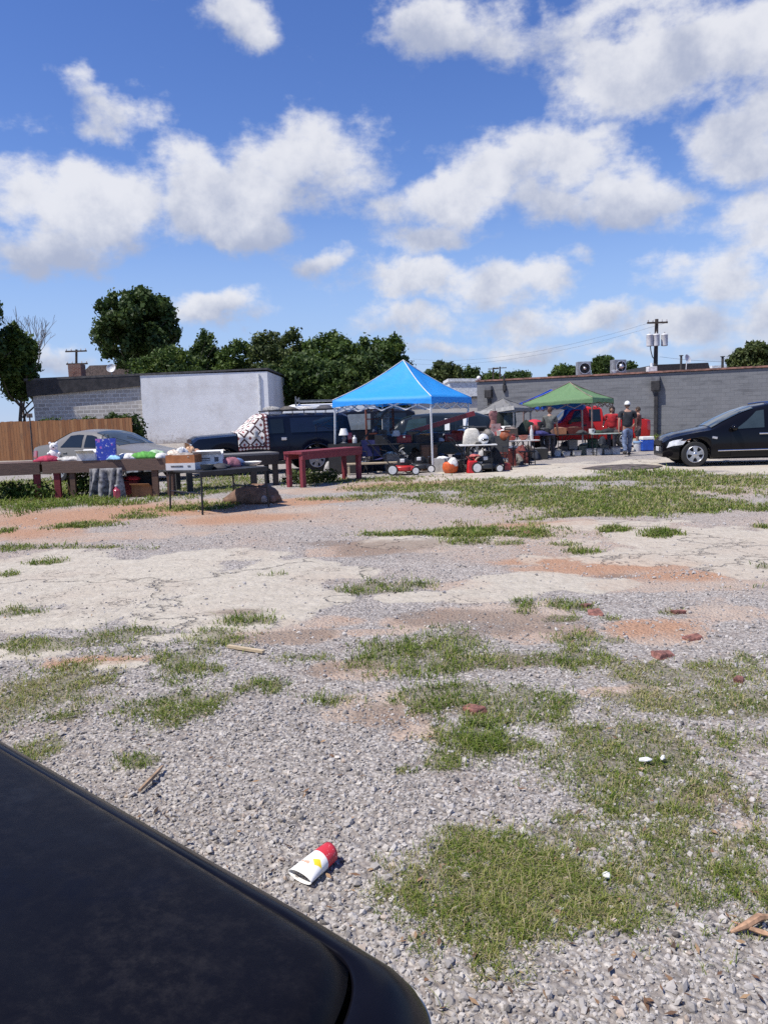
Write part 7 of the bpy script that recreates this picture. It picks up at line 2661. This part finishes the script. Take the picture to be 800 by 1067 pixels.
    for i, (px, kd, cc, lab) in enumerate(goods):
        p = on(px, 24.8 + .1 * (i % 3), z)
        if kd == 'tv':
            monitor(lab, p, 0, cc)
        elif kd == 'cloth':
            heap_thing('cloth_pile', lab, 'cloth', p, .40, .34, .22, cc, 80 + i)
        elif kd == 'lamp':
            lamp(lab, p, .52, cc, (.25, .10, .09))
        elif kd == 'box':
            carton(lab, p, .34, .28, .26, cc, .1, True)
        elif kd == 'box2':
            carton(lab, (p[0], p[1] + .2, p[2]), .30, .26, .40, cc, 0, False)
        else:
            bowl(lab, p, .13, .18, cc, 'pot', 'pot')
    # hanging goods below the grey canopy
    for i, (px, cc, lab) in enumerate([(515.5, (.22, .10, .10), 'dark red garment hanging under the grey canopy'), (524, (.02, .025, .02), 'black coat hanging under the grey canopy'), (530.5, (.07, .09, .09), 'slate shirt hanging under the right side of the grey canopy')]):
        t = thing('hanging_garment', lab, 'garment', on(px, 26.0, 1.02), 0)
        g = MB()
        g.grid([[(sx * (.20 + .03 * math.sin(f * 4)) * (1 - .30 * (f > .95)), .05 * sy, .62 * f) for sx, sy in ((-1, -1), (-.3, -1.6), (.4, -.8), (1, -1), (1, 1), (0, 1.3), (-1, 1))] for f in (0, .35, .7, .9, 1)], 0, True)
        g.build('cloth', mat('garment_%d' % i, cc, .9, 0, .35, 10), t, smooth='full')
        MB().tube([(-.16, 0, .62), (0, 0, .68), (.16, 0, .62)], .008, 5).tube([(0, 0, .68), (0, 0, .80)], .006, 5).build('hanger', STEEL_D, t)
    # purple covered table
    t = thing('red_dome', 'rounded red kettle grill cover behind the purple covered table', 'grill', on(556.5, 26.6, 0), 0)
    MB().lathe([(.05, .80), (.30, .90), (.33, 1.02), (.30, 1.16), (.20, 1.27), (.05, 1.31)], 22).build('bowl', mat('grill_red', (.58, .05, .07), .3, 0, .1), t, smooth=True)
    for a in (0.3, 2.4, 4.5):
        MB().tube([(.2 * math.cos(a), .2 * math.sin(a), .86), (.30 * math.cos(a), .30 * math.sin(a), 0)], .014, 6).build('leg', STEEL_D, t)
    heap_thing('dark_green_plant', 'dark green bundle on the left of the purple covered table', 'bundle', on(548, 26.0, .80), .50, .4, .48, (.02, .03, .02), 90, .4)
    heap_thing('black_cloth', 'black cloth heap left of the red grill cover', 'cloth', on(541.5, 26.1, .80), .36, .34, .26, (.02, .02, .022), 91)
    heap_thing('navy_cloth', 'navy cloth spread over the purple covered table front', 'cloth', on(561, 25.8, .80), .55, .35, .13, (.035, .035, .14), 92)
    speaker('black speaker box at the right end of the purple covered table', on(563.5, 26.3, .80), 0, .26, .24, .42)
    # table under the green canopy
    z = .76
    carton('tan wicker box at the left end of the table under the green canopy', on(582, 26.8, z), .44, .34, .22, (.36, .16, .08), 0, False, None, 'wicker_box', 'box', filled=(.3, .15, .1))
    carton('dark red chest beside the tan wicker box', on(597, 26.9, z), .52, .34, .22, (.14, .03, .02), .1, False, None, 'dark_chest', 'chest', filled=(.1, .05, .03))
    t = thing('white_mug', 'white mug with a dark spot standing on the green canopy table', 'mug', on(616, 26.6, z), .3)
    MB().lathe([(.09, 0), (.095, .01), (.10, .16), (.09, .16), (.085, .02), (.01, .02)], 18).build('body', WHITE_P, t, smooth=True)
    MB().tube([(.09, 0, .13), (.15, 0, .11), (.15, 0, .05), (.09, 0, .03)], .014, 7).build('handle', WHITE_P, t, smooth=True)
    MB().ball((-.01, -.10, .09), (.03, .008, .03), 10, 6).build('emblem', PLAST_B, t)
    for i, (px, cc, w, h, lab) in enumerate([(606, (.05, .05, .05), .32, .12, 'dark tool heap left of the white mug'), (622, (.03, .05, .03), .34, .10, 'dark green cloth right of the white mug'), (633, (.02, .02, .022), .40, .15, 'black bag in the middle of the pale topped table'), (643, (.05, .04, .04), .30, .10, 'dark cloth at the right end of the pale topped table')]):
        heap_thing('goods_heap', lab, 'goods', on(px, 26.7, z), w, .34, h, cc, 100 + i, .5)
    # crates and white tubs on the ground below
    tubs = [(579.5, .20, 'white tub on the ground, leftmost below the green canopy table'), (589, .15, 'small grey white tub second from left below the green canopy table'), (600, .15, 'low white tub under the middle of the green canopy table'), (614, .22, 'ribbed white tub right of the middle below the green canopy table'), (622, .22, 'ribbed white tub paired under the pale topped table'), (632, .18, 'small white tub under the pale topped table'), (641, .24, 'white tub on the ground, rightmost below the pale topped table')]
    for i, (px, h, lab) in enumerate(tubs):
        c = .62 - .05 * (i % 3)
        t = thing('white_tub', lab, 'tub', on(px, 26.75 + .1 * (i % 2), 0), .1 * (i % 3), 'white tubs under the right hand tables')
        MB().box(0, 0, h / 2, .25, .22, h, top=1.12).build('body', mat('tub_%d' % int(c * 100), (c, c, c * .98), .5), t, bevel=.02)
        MB().box(0, 0, h + .012, .30, .27, .025).build('lid', mat('tub_lid', (.30, .30, .31), .5), t, bevel=.008)
    for i, (px, cc, lab) in enumerate([(586, (.10, .09, .08), 'dark crate under the tan wicker box'), (596, (.22, .21, .19), 'grey bundle hanging below the dark red chest'), (606, (.15, .17, .13), 'olive crate under the green canopy table'), (617, (.04, .09, .06), 'dark green crate under the pale topped table left end'), (628, (.20, .19, .16), 'grey brown crate under the pale topped table')]):
        carton(lab, on(px, 27.05, .22 if i % 2 else 0), .30, .28, .32, cc, 0, False, None, 'storage_crate', 'crate', filled=tuple(v * .5 for v in cc))
    # the shaded clutter: piles that nothing tells apart
    r_ = random.Random(77)
    pile = [(px, Y, z0) for px, Y, z0 in [(345, 22.3, 0), (352, 22.6, 0), (366, 22.2, 0), (380, 22.4, 0), (386, 23.0, 0), (393, 22.7, 0), (400, 23.2, .0), (408, 22.6, 0), (415, 22.7, 0), (426, 22.6, 0), (434, 22.5, 0), (452, 22.6, 0), (459, 22.4, 0), (465, 22.5, 0), (474, 22.4, 0), (481, 22.2, 0), (488, 22.5, 0), (496, 22.6, 0), (503, 22.3, 0), (512, 23.0, 0), (520, 23.4, 0), (527, 23.6, 0), (535, 24.2, 0), (541, 24.8, 0), (549, 25.3, 0), (557, 25.2, 0), (564, 25.4, 0), (508, 24.6, .82), (525, 24.7, .82), (532, 24.6, .82), (438, 22.1, .80), (450, 22.4, .80), (468, 22.7, .80), (490, 22.9, .80), (455, 21.9, 0), (461, 21.4, 0), (478, 21.6, 0), (487, 21.5, 0), (494, 21.2, 0), (500, 21.6, 0), (506, 21.9, 0), (515, 21.5, 0), (522, 22.2, 0), (529, 22.7, 0), (536, 23.2, 0), (543, 23.9, 0), (522, 24.3, 0), (514, 24.2, 0), (530, 25.2, .0), (499, 24.9, .82), (512, 25.2, .82), (540, 26.2, .80), (556, 25.9, .80), (566, 26.0, .80), (397, 22.1, .80), (407, 22.3, .80), (425, 22.3, .80), (473, 20.75, 0), (515, 20.9, 0), (508, 23.4, 0), (444, 23.0, 0), (432, 23.1, 0), (418, 23.2, 0), (389, 23.4, 0), (590, 27.3, 0), (610, 27.3, 0), (626, 27.2, 0)]]
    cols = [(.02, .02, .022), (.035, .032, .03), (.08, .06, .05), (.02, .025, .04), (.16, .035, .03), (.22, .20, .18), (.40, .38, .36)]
    for i, (px, Y, z0) in enumerate(pile):
        c = cols[r_.randrange(len(cols))]
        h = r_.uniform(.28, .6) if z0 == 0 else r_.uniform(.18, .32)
        if r_.random() < .55:
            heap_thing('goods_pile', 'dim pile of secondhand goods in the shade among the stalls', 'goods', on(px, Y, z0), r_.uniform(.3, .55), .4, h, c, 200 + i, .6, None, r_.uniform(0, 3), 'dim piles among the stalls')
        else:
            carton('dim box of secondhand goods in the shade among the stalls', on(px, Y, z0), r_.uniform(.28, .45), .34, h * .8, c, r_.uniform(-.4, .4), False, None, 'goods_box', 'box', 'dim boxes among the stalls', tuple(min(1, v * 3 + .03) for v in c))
    # cooler and bucket
    t = thing('cooler', 'blue cooler with a white lid by the grey wall', 'cooler', on(673, 28.2, 0), .05)
    MB().box(0, 0, .22, .42, .34, .40, top=1.06).build('body', mat('cooler_blue', (.018, .09, .46), .35, 0, .1), t, bevel=.03)
    MB().box(0, 0, .48, .46, .38, .12, top=.94).build('lid', WHITE_P, t, bevel=.025)
    MB().tube([(-.23, 0, .40), (-.26, -.16, .36), (.26, -.16, .36), (.23, 0, .40)], .010, 6).build('handle', WHITE_P, t, smooth=True)
    bucket('white bucket with a pale blue lid left of the cooler', on(664, 28.3, 0), .16, .34, (.66, .66, .68), (.22, .34, .52))
    # drain grate and dark rubble patch on the concrete
    o = MB()
    mt = mat('tar_patch', (.085, .068, .060), .9, 0, .5, 5, .8, 14, dirt=(.26, .20, .17), dirt_amt=.8, dscale=2.2)
    pts = [(X(px, G(px, py)[1], 0), G(px, py)[1]) for px, py in ((606, 489), (622, 486.3), (650, 484.6), (676, 485), (690, 486.5), (684, 488.5), (660, 490.6), (630, 491))]
    zb = [.026] * len(pts)
    o.add([(x, y, .030) for x, y in pts] + [(x, y, -.01) for x, y in pts], [tuple(range(len(pts)))[::-1]] + [((i + 1) % 8, i, 8 + i, 8 + (i + 1) % 8) for i in range(8)])
    tag(o.build('tar_patch', mt), 'dark tar and rubble patch on the concrete in front of the man', 'patch')


market()


# ------------------------------------------------------------------ people
SKIN = mat('skin_tan', (.36, .20, .14), .6, 0, .08, 30)


def skin_mesh(verts, edges, sub=2, root=0):
    me = bpy.data.meshes.new('tmp_skin')
    me.from_pydata([v[0] for v in verts], edges, [])
    o = bpy.data.objects.new('tmp_skin', me)
    col.objects.link(o)
    md = o.modifiers.new('skin', 'SKIN')
    md.use_smooth_shade = True
    for i, v in enumerate(verts):
        r = v[1] if isinstance(v[1], tuple) else (v[1], v[1])
        me.skin_vertices[0].data[i].radius = r
        me.skin_vertices[0].data[i].use_root = (i == root)
    s = o.modifiers.new('sub', 'SUBSURF')
    s.levels = sub
    s.render_levels = sub
    dg = bpy.context.evaluated_depsgraph_get()
    out = bpy.data.meshes.new_from_object(o.evaluated_get(dg))
    bpy.data.objects.remove(o)
    vs = [tuple(v.co) for v in out.vertices]
    fs = [tuple(p.vertices) for p in out.polygons]
    bpy.data.meshes.remove(out)
    return vs, fs


def person(label, loc, rz, h, shirt, trousers, hair, stride=.0, sleeve=.5, shorts=False, cap=None, arm=((0, 0), (0, 0)), build=1.0, shoe=(.03, .03, .03), long_hair=False):
    """a standing or walking figure facing local +y; arm: (forward swing, elbow bend) for each side"""
    k = h / 1.76
    t = thing('person', label, 'person', (*loc, 0), rz)
    V = [((0, 0, .94), (.135 * build, .105 * build)), ((0, -.01, 1.10), (.125 * build, .095 * build)), ((0, -.005, 1.28), (.150 * build, .105 * build)), ((0, 0, 1.41), (.125, .085)), ((0, .005, 1.50), (.055, .055)), ((0, .02, 1.56), (.052, .055))]
    E = [(0, 1), (1, 2), (2, 3), (3, 4), (4, 5)]
    hands = []
    for si, s in enumerate((-1, 1)):
        sw, bend = arm[si]
        i = len(V)
        sh = Vector((s * .185 * build, 0, 1.41))
        el = sh + Vector((s * .055, math.sin(sw) * .28, -math.cos(sw) * .29))
        wr = el + Vector((s * .010, math.sin(sw + bend) * .26, -math.cos(sw + bend) * .26))
        pa = wr + Vector((0, math.sin(sw + bend) * .085, -math.cos(sw + bend) * .085))
        V += [(tuple(sh), .060), (tuple(sh.lerp(el, .55)), .050), (tuple(el), .040), (tuple(wr), .027), (tuple(pa), (.020, .038))]
        E += [(3, i), (i, i + 1), (i + 1, i + 2), (i + 2, i + 3), (i + 3, i + 4)]
        hands.append((wr, pa, s))
    legs = []
    for s in (-1, 1):
        i = len(V)
        f = stride * s
        hip = Vector((s * .095, 0, .88))
        kn = Vector((s * .100, f * .55 + .02, .49))
        an = Vector((s * .095, f * 1.05 - (.06 if f < 0 else 0), .085 + (.05 if f < 0 else 0)))
        to = an + Vector((s * .02, .15, -.045))
        V += [(tuple(hip), .085), (tuple(hip.lerp(kn, .5)), .075), (tuple(kn), .055), (tuple(kn.lerp(an, .4)), .052), (tuple(an), .036), (tuple(to), (.038, .03))]
        E += [(0, i), (i, i + 1), (i + 1, i + 2), (i + 2, i + 3), (i + 3, i + 4), (i + 4, i + 5)]
        legs.append((hip, kn, an, to))
    vs, fs = skin_mesh(V, E, 2)
    mb = MB()
    mb.add(vs, fs)
    # head with brow, nose, chin, ears
    hv = []
    n, m = 22, 18
    for i in range(m + 1):
        p = -math.pi / 2 + math.pi * i / m
        for j in range(n):
            a = 2 * math.pi * j / n
            x, y, z = .077 * math.cos(p) * math.cos(a), .098 * math.cos(p) * math.sin(a), .118 * math.sin(p)
            front = max(0, math.sin(a)) * math.cos(p)
            if z < -.02:
                x *= 1 - .25 * (-z / .118)
                y -= .0
            nose = .024 * math.exp(-((x / .016) ** 2 + ((z + .012) / .028) ** 2)) * (front > .3)
            sock = -.010 * math.exp(-(((abs(x) - .032) / .018) ** 2 + ((z - .012) / .014) ** 2)) * (front > .3)
            lips = .007 * math.exp(-((x / .028) ** 2 + ((z + .060) / .012) ** 2)) * (front > .3)
            chin = .012 * math.exp(-((x / .03) ** 2 + ((z + .098) / .02) ** 2)) * (front > .1)
            ear = .020 * math.exp(-(((y + .005) / .018) ** 2 + ((z + .0) / .030) ** 2)) * (abs(x) > .05)
            hv.append((x + math.copysign(ear, x), .022 + y + nose + sock + lips + chin, 1.648 + z))
    hf = [(i * n + j, i * n + (j + 1) % n, (i + 1) * n + (j + 1) % n, (i + 1) * n + j) for i in range(m) for j in range(n)]
    mb.add(hv, hf)
    for s in (-1, 1):
        mb.ball((s * .032, .098, 1.662), (.012, .008, .010), 10, 6, 1)
    # hands: five fingers each, slightly curled
    for wr, pa, s in hands:
        d = (pa - wr).normalized()
        side = Vector((0, 1, 0)) - d * d.y
        side = side.normalized() if side.length > .1 else Vector((0, 0, 1))
        inn = Vector((-s, 0, 0))
        for q, L in ((-.030, .062), (-.010, .076), (.010, .072), (.030, .060)):
            b0 = pa + side * q - d * .012
            mb.tube([b0, b0 + d * L * .5 + inn * .004, b0 + d * L * .82 + inn * .016, b0 + d * L + inn * .03], [.0095, .009, .008, .006], 7)
        b0 = wr.lerp(pa, .45) + side * .028
        mb.tube([b0, b0 + side * .028 + d * .025 + inn * .008, b0 + side * .030 + d * .055 + inn * .016], [.011, .0105, .007], 7)
    eye = mat('eye_dark', (.02, .015, .012), .2)
    body = mb.build('body', [SKIN, eye], t, smooth='full')
    # shirt
    SV = [((0, 0, .90), (.165 * build, .130 * build)), ((0, -.01, 1.10), (.155 * build, .122 * build)), ((0, -.005, 1.28), (.172 * build, .128 * build)), ((0, 0, 1.42), (.135, .095)), ((0, .004, 1.475), (.075, .072))]
    SE = [(0, 1), (1, 2), (2, 3), (3, 4)]
    for si, s in enumerate((-1, 1)):
        sw, bend = arm[si]
        i = len(SV)
        sh = Vector((s * .188 * build, 0, 1.41))
        el = sh + Vector((s * .055, math.sin(sw) * .28, -math.cos(sw) * .29))
        e2 = sh.lerp(el, .35 + sleeve * .6)
        SV += [(tuple(sh), .080), (tuple(sh.lerp(e2, .5)), .076), (tuple(e2), .070)]
        SE += [(3, i), (i, i + 1), (i + 1, i + 2)]
    vs, fs = skin_mesh(SV, SE, 2)
    MB().add(vs, fs).build('shirt', mat('shirt_%d_%d_%d' % tuple(int(v * 100) for v in shirt), shirt, .9, 0, .25, 9, .3, 18), t, smooth='full')
    TV = [((0, 0, .96), (.150 * build, .118 * build)), ((0, 0, .90), (.155 * build, .120 * build))]
    TE = [(0, 1)]
    for hip, kn, an, to in legs:
        i = len(TV)
        if shorts:
            TV += [(tuple(hip + Vector((0, 0, -.02))), .105), (tuple(hip.lerp(kn, .8)), .098)]
            TE += [(1, i), (i, i + 1)]
        else:
            TV += [(tuple(hip + Vector((0, 0, -.02))), .105), (tuple(hip.lerp(kn, .55)), .092), (tuple(kn), .080), (tuple(kn.lerp(an, .5)), .072), (tuple(an + Vector((0, 0, .02))), .070)]
            TE += [(1, i), (i, i + 1), (i + 1, i + 2), (i + 2, i + 3), (i + 3, i + 4)]
    vs, fs = skin_mesh(TV, TE, 2, 1)
    tm = mat('trousers_%d_%d_%d' % tuple(int(v * 100) for v in trousers), trousers, .9, 0, .45, 7, .3, 20, dirt=tuple(min(1, v * 2.2 + .04) for v in trousers), dirt_amt=.5, dscale=5)
    MB().add(vs, fs).build('shorts' if shorts else 'trousers', tm, t, smooth='full')
    for hip, kn, an, to in legs:
        sm = MB()
        mid = an.lerp(to, .45)
        sm.ball((mid.x, mid.y + .02, max(.045, mid.z)), (.052, .145, .045), 14, 8)
        sm.ball((an.x, an.y - .01, an.z - .005), (.050, .060, .055), 12, 7)
        sm.build('shoe', mat('shoe_%d_%d' % (int(shoe[0] * 100), int(shoe[2] * 100)), shoe, .7), t, smooth='full')
    hm = mat('hair_%d' % int(hair[0] * 1000), hair, .8, 0, .3, 40, .4, 80)
    hb = MB()
    rows = []
    for i in range(9):
        p = math.pi / 2 * (i / 8.0) * (1.25 if not long_hair else 1.25)
        row = []
        for j in range(20):
            a = 2 * math.pi * j / 20
            fr = max(0, math.sin(a))
            pp = p * (1 - .42 * fr)
            row.append((.086 * math.sin(pp) * math.cos(a), .018 + .106 * math.sin(pp) * math.sin(a), 1.652 + .124 * math.cos(pp)))
        rows.append(row)
    hb.grid(rows, 0, True)
    if long_hair:
        hb.ball((0, -.075, 1.56), (.095, .07, .17), 14, 9)
        hb.ball((0, -.06, 1.66), (.115, .10, .12), 14, 9)
    hb.build('hair', hm, t, smooth='full')
    if cap:
        cm = mat('cap_cloth_%d' % int(cap[0] * 100), cap, .8, 0, .06)
        cb = MB()
        rows = [[(.092 * math.sin(p) * math.cos(2 * math.pi * j / 20), .018 + .112 * math.sin(p) * math.sin(2 * math.pi * j / 20), 1.675 + .112 * math.cos(p)) for j in range(20)] for p in np.linspace(0.02, 1.62, 9)]
        cb.grid(rows, 0, True)
        co = cb.build('cap', cm, t, smooth='full')
        br = MB()
        br.grid([[(.085 * q * (1 - .1 * f), .118 + .085 * f * math.sqrt(max(0, 1 - (q * .85) ** 2)), 1.672 - .012 * f - .02 * q * q) for q in np.linspace(-1, 1, 9)] for f in (0, .5, 1)])
        br.build('brim', cm, co, smooth='full')
    t.scale = (k, k, k)
    return t


def people():
    person('man in a white cap, black shirt and blue jeans walking away past the green canopy', (X(653, 25.6, .5), 25.6), R(-6), 1.80, (.022, .026, .032), (.13, .17, .26), (.08, .06, .05), .13, .55, False, (.78, .78, .78), ((-.30, .25), (.15, .2)), 1.18, (.04, .035, .03))
    person('person in a loose red top with dark hair standing behind the pale topped table', (X(637, 28.0, .5), 28.0), R(160), 1.66, (.36, .016, .022), (.03, .03, .04), (.020, .010, .008), 0, .7, False, None, ((.35, .8), (.3, .9)), 1.30, long_hair=True)
    person('person in a rust brown shirt and dark shorts standing behind the man in the cap', (X(664.5, 28.6, .5), 28.6), R(60), 1.62, (.16, .060, .045), (.025, .025, .028), (.05, .03, .02), 0, .5, True, None, ((.2, .5), (.1, .3)), 1.05, (.6, .6, .6))
    person('person in a grey green top at the left end of the table under green canopy', (X(572.5, 26.2, .5), 26.2), R(-25), 1.70, (.12, .125, .115), (.05, .045, .05), (.10, .042, .026), .04, .5, False, None, ((.25, .6), (.1, .3)), 1.02)


people()
